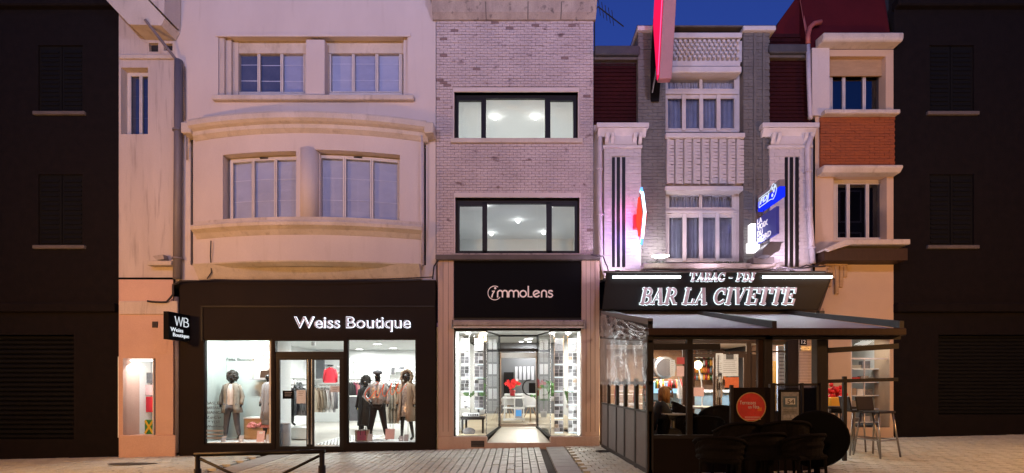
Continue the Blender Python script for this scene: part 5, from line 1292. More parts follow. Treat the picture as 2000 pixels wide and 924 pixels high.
# tall grey piers
pL0, pL1, pR0, pR1 = X(1246,-.05), X(1300,-.05), X(1462,-.05), X(1503,-.05)
PT = Z(68)
def pier(x0, x1, z0, z1, y):
    skin_box(x0, x1, z0, z1, y+.012, 'grey_paint_brick', .6)
    brickface(bh_, x0, x1, z0, z1, [], y, .22, .075, 'grey_paint_brick', gap=.006, rough=.010)
pier(pL0, pL1, Z(528), PT, -.05); pier(pR0-.12, pR1, Z(528), PT, -.05)
for a in (pR0+.10, pR0+.30): M().box(a, a+.05, -.10, -.04, Z(528), PT-.02).build('pier_rib', 'grey_paint_brick', bh_, bevel=.01)
for a, b in ((X(1242), X(1310)), (X(1446), X(1509))): M().box(a, b, -.16, .6, PT, PT+.10).build('pier_cap', 'white_paint', bh_, bevel=.012)
M().box(X(1310), X(1446), -.10, .6, Z(79), Z(69)).build('coping', 'white_paint', bh_, bevel=.012)
M().box(X(1242), X(1509), -.12, .6, PT+.10, PT+.13).build('coping_lead', 'dark_concrete', bh_)
# frieze of staggered brick studs
M().box(pL1-.02, pR0-.1, .02, .5, Z(120), Z(79)).build('frieze_wall', 'white_paint', bh_)
nx, nr = 15, 5; fx0, fx1, fz0, fz1 = X(1306), X(1446), Z(118), Z(80); sw = (fx1-fx0)/nx; sh = (fz1-fz0)/nr
for r in range(nr):
    for i in range(nx):
        x = fx0+sw*(i+(.5 if r % 2 else 0)); z = fz0+sh*r
        if x+sw*.55 < fx1: M().prismx([(.02,z),(.02,z+sh*.9),(-.075,z+sh*.80),(-.075,z+sh*.25)], x, x+sw*.52).build('stud', 'white_paint', bh_)
M().box(pL1-.3, X(1449,-.12), -.12, .3, Z(141,-.12), Z(129,-.12)).build('lintel_moulding', 'white_paint', bh_, bevel=.015); M().box(pL1-.3, X(1446,-.05), -.04, .3, Z(129,-.04), Z(119,-.04)).build('lintel', 'white_paint', bh_)
# windows of the bar house
def barwin(px0, px1, py0, py1, split, Y, cols):
    x0, x1, z0, z1 = X(px0,Y), X(px1,Y), Z(py1,Y), Z(py0,Y); zsp = Z(split,Y)
    casement(bh_, x0, x1, zsp+.03, z1, Y, [1,1], 'sky_glass', 'white_paint', 'curtain', fw=.05)
    casement(bh_, x0, x1, z0, zsp-.03, Y, cols, 'sky_glass', 'white_paint', 'curtain', fw=.05)
    M().box(x0-.02, x1+.02, Y-.04, Y+.08, zsp-.03, zsp+.03).build('transom', 'white_paint', bh_, bevel=.005)
    M().box(x1, x1+.07, Y-.02, .5, z0, z1).build('window_jamb', 'white_paint', bh_)
    n = len(cols)
    for i in range(1, n): xx = x0+.05+(x1-x0-.1)*i/n; M().box(xx-.045, xx+.045, Y-.03, Y+.003, z0+.02, zsp-.031).build('mullion', 'white_paint', bh_, bevel=.006)
barwin(1297, 1441, 142, 258, 183, .16, [1,1,1,1]); barwin(1300, 1437, 374, 512, 415, .16, [1,1,1,1])
M().box(pL1-.02, pR0-.1, .55, .6, Z(520), Z(80)).build('inner_wall', 'dark_room', bh_)
M().box(pL1-.02, X(1455,-.12), -.14, .2, Z(268,-.14), Z(259,-.14)).build('sill', 'white_paint', bh_, bevel=.01)
sp0, sp1 = X(1300,-.05), X(1453,-.05); M().box(sp0, sp1, .0, .3, Z(362), Z(268)).build('spandrel', 'white_paint', bh_)
for i in range(9):
    a = sp0+(sp1-sp0)*i/9; w = (sp1-sp0)/9; o = M().prismz([(a+w*.05,.0),(a+w*.16,-.075),(a+w*.55,-.075),(a+w*.70,.0)], Z(361), Z(269)); f_ = o.build('spandrel_rib', 'white_paint', bh_, bevel=.004)
    b = M()
    for q in range(15): zz = Z(361)+(Z(269)-Z(361))*(q+rnd.uniform(-.1,.1))/15; b.box(a+w*.18+rnd.uniform(0,.01), a+w*.92, -.082-rnd.uniform(0,.005), 0, zz, zz+.058)
    tag(b.build('brick_course', 'white_paint_brick', f_), kind='stuff')
M().box(pL1-.02, X(1452,-.1), -.10, .3, Z(372,-.1), Z(363,-.1)).build('spandrel_foot', 'white_paint', bh_, bevel=.01)
M().box(X(1255,-.3), X(1515,-.3), -.34, .1, Z(525,-.3), Z(514,-.3)).build('sill_ledge', 'concrete', bh_, bevel=.02)
b = M()
for i in range(160):
    px = rnd.choice([rnd.uniform(1395,1450), rnd.uniform(1262,1300)]); p = W(px, 513, -.2); b.tube([p, p+Vector((rnd.uniform(-.03,.03),0,rnd.uniform(.01,.04)))], .003, 3)
tag(b.build('moss', 'bottle_green', bh_), kind='stuff')
M().box(cx0, cx1, .3, .6, gz(4), Z(525)).build('lower_wall_body', 'dark_room', bh_) if False else None
M().box(cx0, cx1, 4.5, 6, gz(4)+3, Z(112)).build('house_body', 'dark_room', bh_)
M().box(cx0, cx1, .13, .3, Z(545), Z(240)).build('wing_back', 'mortar', bh_) if False else None
for a, b_ in ((1161,1182),(1583,1593)): M().box(X(a), X(b_), .10, .4, Z(545), Z(240)).build('wall_strip', 'white_paint_brick', bh_)
M().box(X(1250), X(1262), .06, .4, Z(545), Z(240)).build('wall_strip', 'grey_paint_brick', bh_)
pipe('drainpipe', [W(1171,250,-.05), W(1172,262,-.08), W(1171,400,-.08), W(1174,505,-.08), W(1183,540,-.08)], .055, 'pipe_white', 'pale drainpipe between the estate agency and the bar house', 'drainpipes down the facades', [tuple(W(1171,330,-.08)), tuple(W(1172,420,-.08))])
pipe('drainpipe', [W(1583,262,-.12), W(1582,275,-.2), W(1577,290,-.16), W(1580,400,-.16), W(1588,515,-.16)], .06, 'pipe_white', 'white drainpipe right of the black flutes with three collars', 'drainpipes down the facades', [tuple(W(1578,335,-.16)), tuple(W(1580,408,-.16)), tuple(W(1586,485,-.16))])
pipe('drainpipe', [W(1578,88,-.1), W(1580,170,-.1), W(1582,225,-.1), W(1584,233,-.1)], .045, 'pipe_white', 'white drainpipe beside the maroon wing and the upper cream pier', 'drainpipes down the facades')
pipe('drainpipe', [W(1604,43,.0), W(1590,46,.0), W(1582,54,-.05), W(1578,70,-.08), W(1578,86,-.1)], .05, 'pipe_red', 'reddish crooked pipe end on the maroon roof', 'drainpipes down the facades')
# aerial
t = thing('tv_aerial', W(1165,60,3), 'thin dark television aerial against the blue sky', 'aerial')
M().cyl(W(1168,13,3), W(1218,52,3.3), .018, n=5).build('boom', 'cable', t)
for q in range(5): p = W(1168,13,3).lerp(W(1218,52,3.3), .05+q*.13); M().cyl(p+Vector((-.05,-.12,.14)), p+Vector((.05,.12,-.14)), .01, n=4).build('rod', 'cable', t)
M().cyl(W(1161,20,3), W(1161,110,3), .02, n=5).build('mast', 'cable', t); M().cyl(W(1161,22,3), W(1168,13,3), .015, n=5).build('bracket', 'cable', t)

# ---------------------------------------------------------------- hanging signs
def rhomb(root, X0, X1, yn, yf_, zc, hz, m, name, inset=0, cut=.12):
    ym = (yn+yf_)/2; hw = (yf_-yn)/2-inset; h = hz-inset*1.5
    return M().prismx([(ym-hw, zc), (ym-hw*cut, zc-h), (ym+hw*cut, zc-h), (ym+hw, zc), (ym+hw*cut, zc+h), (ym-hw*cut, zc+h)], X0, X1).build(name, m, root, bevel=.006)
t = thing('tobacco_sign', W(1298,160,-.7), 'tall dim red lozenge tobacco sign high above the roofline', 'sign', 'red tobacco lozenge signs')
rhomb(t, 2.98, 3.24, -1.08, -.30, 9.32, 1.42, 'sign_edge_red', 'casing', cut=.2); rhomb(t, 2.965, 2.982, -1.05, -.33, 9.32, 1.38, 'neon_red', 'red_face', cut=.18)
M().tube([(2.955,-1.05,9.32),(2.955,-.76,7.98)], .010, 5).build('neon_tube', 'neon_pink', t); M().tube([(2.955,-1.05,9.32),(2.955,-.76,10.66)], .010, 5).build('neon_tube', 'neon_pink', t)
M().prismx([(-.28,9.5),(-.02,8.6),(-.02,7.9),(-.10,7.78),(-.28,8.4)], 2.98, 3.16).build('bracket_plate', 'black_sign', t); M().tube([(3.0,-.02,7.85),(3.0,-.55,8.35)], .02, 6).build('strut', 'steel', t)  # slanted black plate in the gap behind the sign
t = thing('tobacco_sign', W(1250,468,-.5), 'small glowing red and white neon lozenge tobacco sign on the left pilaster', 'sign', 'red tobacco lozenge signs')
sx = 2.63; zc = 1.55+(745-424)*.0110
rhomb(t, sx, sx+.06, -.78, -.24, zc, .50, 'sign_edge_red', 'casing'); rhomb(t, sx-.03, sx-.001, -.74, -.28, zc, .42, 'neon_red2', 'red_face'); rhomb(t, sx+.061, sx+.09, -.76, -.26, zc, .44, 'neon_red2', 'red_face')
pts = [(sx-.012,-.82,zc),(sx-.012,-.57,zc+.53),(sx-.012,-.49,zc+.53)]; M().tube([(sx+.03,-.52,zc+.54),(sx+.03,-.64,zc+.47),(sx+.03,-.84,zc),(sx+.03,-.64,zc-.47),(sx+.03,-.52,zc-.54)], .028, 8).build('neon_tube', 'neon_white', t, smooth=True)
M().tube([(sx+.03,-.66,zc-.42),(sx+.03,-.55,zc-.60),(sx+.03,-.48,zc-.56)], .026, 8).build('neon_tail', 'neon_tail', t, smooth=True); M().tube([(sx+.03,-.66,zc+.42),(sx+.03,-.55,zc+.60),(sx+.03,-.48,zc+.56)], .026, 8).build('neon_tail', 'neon_tail', t, smooth=True)
M().box(sx-.06, sx+.10, -.25, -.11, zc-.16, zc+.14).build('wall_box', 'red_plastic', t)
point('neon_light', (sx-.22, -.45, zc-.35), .12, 16, (.34,.16,1), t); point('neon_light', (sx-.2, -.40, zc+.2), .12, 8, (1,.16,.50), t)
t = thing('lottery_sign', W(1500,400,-.6), 'glowing blue FDJ box sign above the newspaper sign', 'sign')
M().box(5.33, 5.45, -1.10, -.16, 5.30, 5.52).build('blue_box', 'neon_blue', t, bevel=.01); M().box(5.335, 5.445, -1.09, -.17, 5.52, 5.66).build('top_box', 'sign_grey', t)
letters(t, 'FDJ', 5.325, 5.385, -.28, .40, .16, 'fdj_white', .012, along=-1, shear=.2, off=.02)
def yz(pts, w, x, m, nm): b = M().ribbon(pts, w, 0, .008); b.v = [(x-v[1], v[0], v[2]) for v in b.v]; return b.build(nm, m, t)
yz([(-.24,5.37),(-.24,5.57),(-.72,5.57),(-.76,5.60),(-.86,5.66),(-.96,5.60),(-1.0,5.50),(-.95,5.40),(-.86,5.34),(-.76,5.37),(-.24,5.37)], .014, 5.325, 'fdj_white', 'outline')
for a, b_ in ((-.83,5.57),(-.89,5.50),(-.83,5.43),(-.92,5.57)): o = M().lathe((5.322, a, b_), [(.036,0),(.036,.006)], 10, 'y'); o.v = [(5.322-(v[1]-a), a+(v[0]-5.322), v[2]) for v in o.v]; o.build('clover_leaf', 'fdj_white', t)
M().box(5.36, 5.42, -.16, -.02, 5.40, 5.44).build('bracket', 'cable', t); M().cyl((5.39,-.30,5.30), (5.39,-.30,5.12), .008, n=5).build('hanger', 'chrome', t)
t = thing('newspaper_sign', W(1500,475,-.6), 'square blue hanging sign reading LA VOIX DU NORD in white', 'sign')
M().box(5.28, 5.34, -1.08, -.20, 4.56, 5.12).build('panel', 'voix_blue', t, bevel=.006)
for i, w_ in enumerate(['LA','VOIX','DU','NORD']):
    hh = .115; letters(t, w_, 5.274, 4.985-i*.132, -.26, [.22,.46,.24,.60][i], hh, 'voix_white', .01, along=-1, off=.02)
M().box(5.29, 5.33, -.2, -.02, 4.95, 4.99).build('bracket', 'cable', t)
t = thing('wall_light_box', W(1475,490,-.2), 'overexposed white tube light behind the newspaper sign', 'light')
M().box(X(1465,-.2), X(1474,-.2), -.25, -.10, Z(487,-.2), Z(438,-.2)).build('tube', 'tube_white', t); M().box(X(1462,-.2), X(1482,-.2), -.24, -.08, Z(492,-.2), Z(474,-.2)).build('lens', 'tube_white', t)
point('light', (X(1476,-.2), -.42, Z(476,-.2)), .1, 5, (1,.95,1), t)
t = thing('floodlight', W(1495,503,-.5), 'grey curved floodlight housing under the newspaper sign', 'floodlight')
b = M(); prof = [(0,0),(.28,.02),(.24,.12),(.10,.30),(-.03,.36),(-.06,.30),(.02,.1)]
b.prism([(X(1478,-.5)+u*1.1, Z(503,-.5)+v*.6) for u, v in ((0,0),(.18,-.04),(.34,.16),(.38,.42),(.44,.46),(.16,.46),(.02,.22))], -.75, -.35); b.build('housing', 'terrace_panel', t, bevel=.02)
M().box(X(1470,-.4), X(1510,-.4), -.45, -.1, Z(515,-.4), Z(503,-.4)).build('mount', 'dark_concrete', t)
t = thing('floodlight', W(1290,507,-.6), 'lit flat oval floodlight above the left of the bar sign', 'floodlight')
b = M().lathe((X(1290,-.6), -.6, Z(500,-.6)), [(.03,-.045),(.13,-.025),(.19,.0)], 18); b.v = [(v[0], -.6+(v[1]+.6)*.8, v[2]) for v in b.v]; b.build('lens', 'lamp_white', t, smooth=True)
b = M().lathe((X(1290,-.6), -.6, Z(500,-.6)), [(.195,.0),(.12,.04),(.03,.055)], 18); b.build('housing', 'white_plastic', t, smooth=True); M().cyl((X(1290,-.6),-.6,Z(498,-.6)+.02), (X(1290,-.6),-.1,Z(515,-.2)), .015).build('arm', 'steel', t)
area('beam', (X(1290,-.6), -.5, Z(497,-.6)+.08), (.0,.65,.9), .25, 14, (1,.90,.92), t)
# facade uplights hidden in the sign top, as the lit pilasters show
for i, px in enumerate((1205, 1395, 1545)):
    t = thing('uplight', W(px,528,-.75), ['small uplight on the sign top under the left black flutes','small uplight on the sign top under the curtained window','small uplight on the sign top under the right black flutes'][i], 'uplight', 'uplights along the bar sign top')
    M().box(X(px,-.75)-.05, X(px,-.75)+.05, -.80, -.70, Z(532,-.75), Z(529,-.75)).build('housing', 'black_metal', t)
    area('beam', (X(px,-.75), -.75, Z(527,-.75)), (0,.36,1), .1, [17,11,20][i], (.92,.74,1), t)

# ---------------------------------------------------------------- bar sign box
SY = -.75
t = thing('bar_sign', W(1405, 605, SY), 'wide black lit sign reading TABAC - FDJ and BAR LA CIVETTE', 'sign')
x0_, x1_ = X(1190,SY), X(1612,SY)
b = M(); zt__, zb__ = Z(532,SY), Z(603,SY)
b.v = [(X(1184,SY),SY,zt__),(X(1628,SY),SY,zt__),(X(1604,SY),SY+.12,zb__),(X(1176,SY+.12),SY+.12,zb__),(X(1184,0),0,zt__),(X(1620,0),0,zt__),(X(1600,0),0,zb__),(X(1176,0),0,zb__)]
b.f = [(0,1,2,3),(7,6,5,4),(0,4,5,1),(1,5,6,2),(2,6,7,3),(3,7,4,0)]; b.build('sign_box', 'black_metal', t, bevel=.01)
for a, b_ in ((1197,1329),(1490,1625)): M().cyl(W(a,541,SY-.03), W(b_,541,SY-.03), .026, n=8).build('led_tube', 'led_bar', t)
M().box(X(1178,SY), X(1610,SY), SY-.05, SY+.0, Z(530,SY), Z(533,SY)).build('sign_rim', 'dark_concrete', t)
for q in range(0): pass
def serif(ch):
    T, n_ = .24, .10
    S = {'B': [(T,[(.22,0),(.22,1)]), (n_,[(.02,.05),(.5,.05)]), (n_,[(.02,.95),(.5,.95)]), (n_,[(.3,.52),(.5,.52)]), (.18,arc(.48,.74,.21,90,-90,8)), (.20,arc(.50,.28,.24,90,-90,8))],
      'A': [(.09,[(.16,0),(.50,.97)]), (T,[(.50,.97),(.80,0)]), (.08,[(.27,.33),(.68,.33)]), (n_,[(.0,.05),(.32,.05)]), (n_,[(.62,.05),(1.0,.05)])],
      'R': [(T,[(.22,0),(.22,1)]), (n_,[(.02,.05),(.42,.05)]), (n_,[(.02,.95),(.5,.95)]), (n_,[(.3,.48),(.5,.48)]), (.18,arc(.48,.715,.23,90,-90,8)), (.20,[(.48,.48),(.80,.05)]), (n_,[(.70,.05),(.98,.05)])],
      'L': [(T,[(.24,0),(.24,1)]), (n_,[(.04,.95),(.46,.95)]), (n_,[(.04,.05),(.78,.05)]), (.12,[(.76,.0),(.80,.32)])],
      'C': [(.20,arc(.50,.5,.42,50,180,10,.36)), (.20,arc(.50,.5,.42,180,310,10,.36)), (.10,[(.76,.62),(.76,.98)]), (.08,[(.74,.16),(.80,.30)])],
      'I': [(T,[(.25,0),(.25,1)]), (n_,[(.04,.95),(.46,.95)]), (n_,[(.04,.05),(.46,.05)])],
      'V': [(T,[(.20,1),(.48,.03)]), (.09,[(.48,.03),(.82,1)]), (n_,[(.0,.95),(.38,.95)]), (n_,[(.66,.95),(1.0,.95)])],
      'E': [(T,[(.24,0),(.24,1)]), (n_,[(.04,.95),(.78,.95)]), (n_,[(.04,.05),(.80,.05)]), (n_,[(.3,.52),(.6,.52)]), (.10,[(.78,1),(.80,.70)]), (.12,[(.80,0),(.84,.32)]), (.08,[(.60,.38),(.60,.66)])],
      'T': [(T,[(.45,0),(.45,1)]), (n_,[(.02,.95),(.88,.95)]), (n_,[(.26,.05),(.64,.05)]), (.11,[(.04,1),(.04,.68)]), (.11,[(.86,1),(.86,.68)])],
      'F': [(T,[(.24,0),(.24,1)]), (n_,[(.04,.95),(.78,.95)]), (n_,[(.04,.05),(.46,.05)]), (n_,[(.3,.52),(.6,.52)]), (.10,[(.78,1),(.80,.70)])],
      'D': [(T,[(.22,0),(.22,1)]), (n_,[(.02,.05),(.45,.05)]), (n_,[(.02,.95),(.45,.95)]), (.22,arc(.42,.5,.43,90,-90,10,.36))],
      'J': [(T,[(.42,1),(.42,.2),(.30,.02),(.10,.08)]), (n_,[(.22,.95),(.64,.95)])], '-': [(.12,[(.1,.42),(.5,.42)])]}
    wd = {'B':.80,'A':1.0,'R':.96,'L':.86,'C':.92,'I':.52,'V':1.0,'E':.90,'T':.94,'F':.86,'D':.88,'J':.7,'-':.6,' ':.42}
    return S.get(ch, []), wd[ch]
def serif_text(root, txt, px0, px1, py0, py1, Y):
    tw = sum(serif(c)[1] for c in txt); xa, xb, z0, z1 = X(px0,Y), X(px1,Y), Z(py1,Y), Z(py0,Y); sh = .22*(z1-z0); k = (xb-xa-sh)/tw; x = xa; hh = z1-z0
    for c in txt:
        S, w = serif(c)
        if S:
            g_, f_ = M(), M()
            for i, (sw, pts) in enumerate(S):
                P_ = [(x+u*k+v*sh, z0+v*hh) for u, v in pts]
                g_.ribbon(P_, (sw+.075)*min(k, hh), Y-.02-i*.0006, Y); f_.ribbon(P_, sw*min(k, hh)*.92, Y-.05-i*.0008, Y-.025)
            o = f_.build('letter', 'civette_face', root); g_.build('halo', 'civette_glow', o)
        x += w*k
serif_text(t, 'TABAC - FDJ', 1345, 1476, 533, 550, SY-.03)
serif_text(t, 'BAR LA CIVETTE', 1248, 1556, 563, 595, SY+.02)
area('sign_glow', (X(1400,SY), SY-.08, Z(541,SY)-.04), (0,-.8,-.6), 4.4, 60, (.85,.97,1), t, sy=.03)
for a in [((1186,533),(1200,536),(1215,530),(1260,529)), ((1155,497),(1178,500),(1186,520),(1190,534)), ((1262,528),(1330,527),(1400,527),(1460,527)), ((1500,527),(1530,521),(1560,524),(1600,517)), ((1490,530),(1540,526),(1575,518),(1612,520))]:
    cable([W(p, q, -.5) for p, q in a], .016, ['cable along the sign top by the left pilaster','cable looping from the agency ledge to the bar sign','straight cable under the curtained window ledge','tangled cable over the right end of the bar sign','loose cable drooping at the orange house end of the bar sign'][[1186,1155,1262,1500,1490].index(a[0][0])], .02)

# ================================================================ ORANGE BRICK HOUSE
oh = thing('orange_house', (X(1690), 0, gz(7)), 'orange brick and cream house with white framed windows, right of the bar', 'house')
rx0, rx1 = X(1592), X(1745)
wall([rx0, X(1700), rx1], [gz(7)-.2, Z(500), Z(334), Z(232), Z(97)], [H(1617,1730,110,221,0,.3), H(1628,1732,345,470,0,.3), H(1662,1738,655,835,0,.5)], flat).build('wall', 'beige_render', oh)
brickface(oh, X(1600), rx1, Z(333), Z(231), [], -.04, .22, .062, 'orange_brick', gap=.006, rough=.006); M().box(X(1600), rx1, -.03, .02, Z(333), Z(231)).build('brick_backing', 'orange_brick', oh)
M().box(X(1583), X(1617), -.06, .2, Z(228), Z(97)).build('pier', 'cream_render', oh)
M().prismx([(.0,Z(97)),(-.28,Z(97)),(-.32,Z(92)),(-.32,Z(82)),(.0,Z(78))], X(1592), rx1).build('eaves_slab', 'cornice_render', oh, bevel=.02)
M().box(X(1617), rx1, .12, .16, Z(142), Z(110)).build('shutter_box', 'wood_tan', oh)
casement(oh, X(1618,.2), X(1728,.2), Z(222,.2), Z(139,.2), .2, [1,1.6,1.4], 'dark_glass', back=None, fw=.06)
M().box(X(1600), rx1, -.22, .1, Z(231), Z(223)).build('sill_slab', 'cornice_render', oh, bevel=.015)
M().prismx([(.0,Z(346)),(-.22,Z(345)),(-.30,Z(338)),(-.30,Z(333)),(.0,Z(331))], X(1594), rx1).build('window_slab', 'cornice_render', oh, bevel=.015)
casement(oh, X(1628,.2), X(1730,.2), Z(472,.2), Z(352,.2), .2, [1,1.6,1.3], 'dark_glass', back=None, fw=.06)
M().prism([(X(1600,-.3),Z(490,-.3)),(X(1640,-.3),Z(472,-.3)),(rx1,Z(472,-.3)),(rx1,Z(482,-.3)),(X(1652,-.3),Z(482,-.3)),(X(1610,-.3),Z(495,-.3))], -.5, .05).build('lower_slab', 'cornice_render', oh, bevel=.01)
M().box(X(1604,-.3), rx1, -.42, .05, Z(511,-.3), Z(488,-.3)).build('blind_housing', 'wood_dark', oh)
for i, (a, d) in enumerate([(1617,568),(1624,551),(1632,580),(1640,566),(1648,545)]):
    M().pb(a, a+7.5, 518 if i else 522, d-8+i*1, -.05-.01*(i % 3), .06).build('deco_rib', 'wood_tan', oh, bevel=.012)
M().pb(1612, 1656, 513, 519, -.09, .1).build('deco_band', 'wood_tan', oh, bevel=.01)
M().box(rx0, rx1, 3.3, 6, gz(7)+.0, 8.6).build('house_body', 'dark_room', oh)
# big maroon roof rising behind, gabled against the bar
M().prism([(X(1494,.6),Z(92,.6)),(X(1512,.6),Z(56,.6)),(X(1556,.6),Z(-6,.6)),(X(1640,.6),Z(-60,.6)),(X(1752,.6),Z(-60,.6)),(X(1752,.6),Z(97,.6)),(X(1590,.6),Z(97,.6))], .35, 3.5).build('gable_wall', 'maroon_roof', oh)
M().prismx([(.02,Z(97)),(.34,Z(-50)),(.4,Z(-50)),(.4,Z(97))], X(1578), rx1).build('roof_slope', 'maroon_roof', oh)
M().quad((X(1577),-.02,Z(97)),(X(1577),.38,Z(-45)),(X(1582),.36,Z(-45)),(X(1582),-.0,Z(97))).build('roof_edge', 'pipe_red', oh)
mm_ = M(); tiles(mm_, X(1504,.3), X(1577,.3), Z(90,.3), Z(62,.3), .33, .17, .10); tag(mm_.build('roof_tiles', 'maroon_tile', oh, norm=False), kind='stuff')
# shop in the orange house
M().box(X(1655), rx1, 1.8, 1.9, gz(7), Z(655)).build('shop_back', 'shop_white', oh); M().box(X(1655), rx1, .05, 1.8, Z(835)-.05, Z(835)).build('shop_floor', 'shop_white', oh); M().box(X(1655), rx1, .05, 1.8, Z(655), Z(655)+.05).build('shop_ceiling', 'shop_white', oh)
f = M(); f.pb(1662,1738,655,658,.05,.05); f.pb(1662,1664,658,835,.05,.05); f.pb(1688,1689.5,702.2,835,.05,.03); f.pb(1664,1738,699,702,.05,.04); w = f.build('shop_window', 'white_paint', oh)
M().quad(W(1664,658,.08), W(1738,658,.08), W(1738,835,.08), W(1664,835,.08)).build('pane', 'clear_glass', w)
area('shop_light', (X(1700), .18, Z(662)), (0,.3,-1), .3, 9, (1,.93,.80), oh, sy=.8)
M().box(rx1-.02, rx1, .1, 1.85, Z(835), Z(655)).build('shop_side', 'shop_white', oh)
t = thing('shop_shelves', W(1690, 835, .5), 'cream shelves of boxed goods behind the orange house window', 'shelves')
for r in range(5): M().box(X(1664,.35), rx1-.03, .35, .62, Z(720+r*26,.35)-.02, Z(720+r*26,.35)).build('shelf', 'shop_white', t)
for r in range(5):
    x = X(1666,.35)
    while x < rx1-.25:
        w_ = rnd.uniform(.08,.22); h_ = rnd.uniform(.08,.2)
        o = M().box(x, x+w_, 0.38, .5, Z(720+r*26,.35)+.001, Z(720+r*26,.35)+h_).build('packet', rnd.choice(['cloth_beige','card_white','cloth_cream','wood_tan','red_plastic','card_grey','print_mid'])); tag(o, 'small packet on the shelves behind the orange house window', 'packet', 'packets on the shop shelves'); x += w_+.02

# ================================================================ DARK UNLIT NEIGHBOURS AT BOTH ENDS
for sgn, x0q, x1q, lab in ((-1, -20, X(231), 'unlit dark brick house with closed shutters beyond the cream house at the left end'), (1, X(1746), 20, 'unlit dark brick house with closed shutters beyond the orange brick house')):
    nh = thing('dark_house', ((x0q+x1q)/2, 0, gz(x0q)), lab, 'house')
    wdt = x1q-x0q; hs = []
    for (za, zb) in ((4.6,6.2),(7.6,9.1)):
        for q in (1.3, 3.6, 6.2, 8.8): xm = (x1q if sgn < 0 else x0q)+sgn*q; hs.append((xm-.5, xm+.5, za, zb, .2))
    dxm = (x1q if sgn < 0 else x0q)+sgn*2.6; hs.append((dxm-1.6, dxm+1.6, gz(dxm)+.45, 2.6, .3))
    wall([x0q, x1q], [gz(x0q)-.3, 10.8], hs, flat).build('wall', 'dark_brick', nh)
    for h in hs[:-1]:
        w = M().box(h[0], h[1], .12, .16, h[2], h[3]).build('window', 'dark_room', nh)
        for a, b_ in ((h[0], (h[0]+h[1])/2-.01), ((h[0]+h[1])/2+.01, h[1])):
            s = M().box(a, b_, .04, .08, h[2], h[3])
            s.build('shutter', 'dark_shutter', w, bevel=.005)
            l_ = M()
            for q in range(14): zz = h[2]+.06+(h[3]-h[2]-.12)*q/14; l_.prismx([(.04,zz),(.02,zz),(.04,zz+.07)], a+.05, b_-.05)
            l_.build('louvre', 'dark_shutter', w)
        M().box(h[0]-.08, h[1]+.08, -.06, .1, h[2]-.08, h[2]).build('sill', 'dark_concrete', nh, bevel=.01)
    h = hs[-1]; rs = M()
    for q in range(22): zz = h[2]+(h[3]-h[2])*q/22; rs.prismx([(.16,zz),(.12,zz+.03),(.12,zz+.07),(.16,zz+.095)], h[0], h[1])
    rs.build('roller_shutter', 'dark_shutter', nh)
    M().box(x0q, x1q, -.12, .1, 3.1, 3.3).build('ledge', 'dark_brick', nh, bevel=.02); M().box(x0q, x1q, .3, 8, gz(x0q)-.3, 10.8).build('house_body', 'dark_room', nh)
    M().box(x0q, x1q, -.16, .1, 9.9, 10.1).build('cornice', 'dark_brick', nh, bevel=.03)
# ================================================================ BAR FRONT AND ROOM
bf = thing('bar_facade', (X(1420), .1, gz(4.5)), 'dark timber bar front with glazed double doors under the terrace roof', 'shop front')
BZ = gz(4.7)+.02; BT = Z(603,.0); BY = 0
# openings: left window, double door, right window
wl = H(1272,1340,668,800,0); wr_ = H(1505,1540,668,808,0); dr_ = (X(1350), X(1462), BZ, Z(668))
wl2 = H(1180,1262,668,822,0)
wall([X(1172), X(1605)], [gz(2)-.1, BT], [(wl2[0],wl2[1],wl2[2],wl2[3],.1), (wl[0],wl[1],wl[2],wl[3],.1), (dr_[0],dr_[1],dr_[2],dr_[3],.1), (X(1466),X(1500),Z(810),Z(668),.1), (wr_[0],wr_[1],wr_[2],wr_[3],.1)], lambda x, z: 0.02).build('timber_front', 'wood_dark', bf)
def glazed(x0, x1, z0, z1, y, m='wood_dark', t=.06, nm='window'):
    f = M(); f.box(x0, x1, y, y+.05, z1-t, z1); f.box(x0, x1, y, y+.05, z0, z0+t*(3 if nm == 'door' else 1)); f.box(x0, x0+t, y, y+.05, z0+t, z1-t); f.box(x1-t, x1, y, y+.05, z0+t, z1-t)
    o = f.build(nm, m, bf); M().quad((x0+t,y+.02,z0+t),(x1-t,y+.02,z0+t),(x1-t,y+.02,z1-t),(x0+t,y+.02,z1-t)).build('pane', 'clear_glass', o); return o
glazed(wl2[0], wl2[1], wl2[2], wl2[3], .03); glazed(wl[0], wl[1], wl[2], wl[3], .03); glazed(wr_[0], wr_[1], wr_[2], wr_[3], .03, 'terrace_metal')
glazed(X(1467), X(1499), Z(810), Z(692), .03); glazed(X(1467), X(1540), Z(688), Z(668), .035, t=.03)
zd = Z(690); xm = X(1403)
for a, b_ in ((dr_[0], xm-.004), (xm+.004, dr_[1])):
    o = glazed(a, b_, BZ, zd, .03, nm='door', t=.09); hx = b_-.05 if b_ < xm+.001 else a+.05; M().cyl((hx,-.03,Z(790)),(hx,-.03,Z(735)), .016).build('handle', 'chrome', o)
glazed(dr_[0], dr_[1], zd+.01, Z(668), .03, t=.03)
M().cyl((xm,.015,Z(810)),(xm,.015,Z(693)), .014).build('door_edge_strip', 'chrome', bf)
M().box(X(1342), X(1349), -.04, .05, BZ, Z(655)).build('post', 'wood_dark', bf)
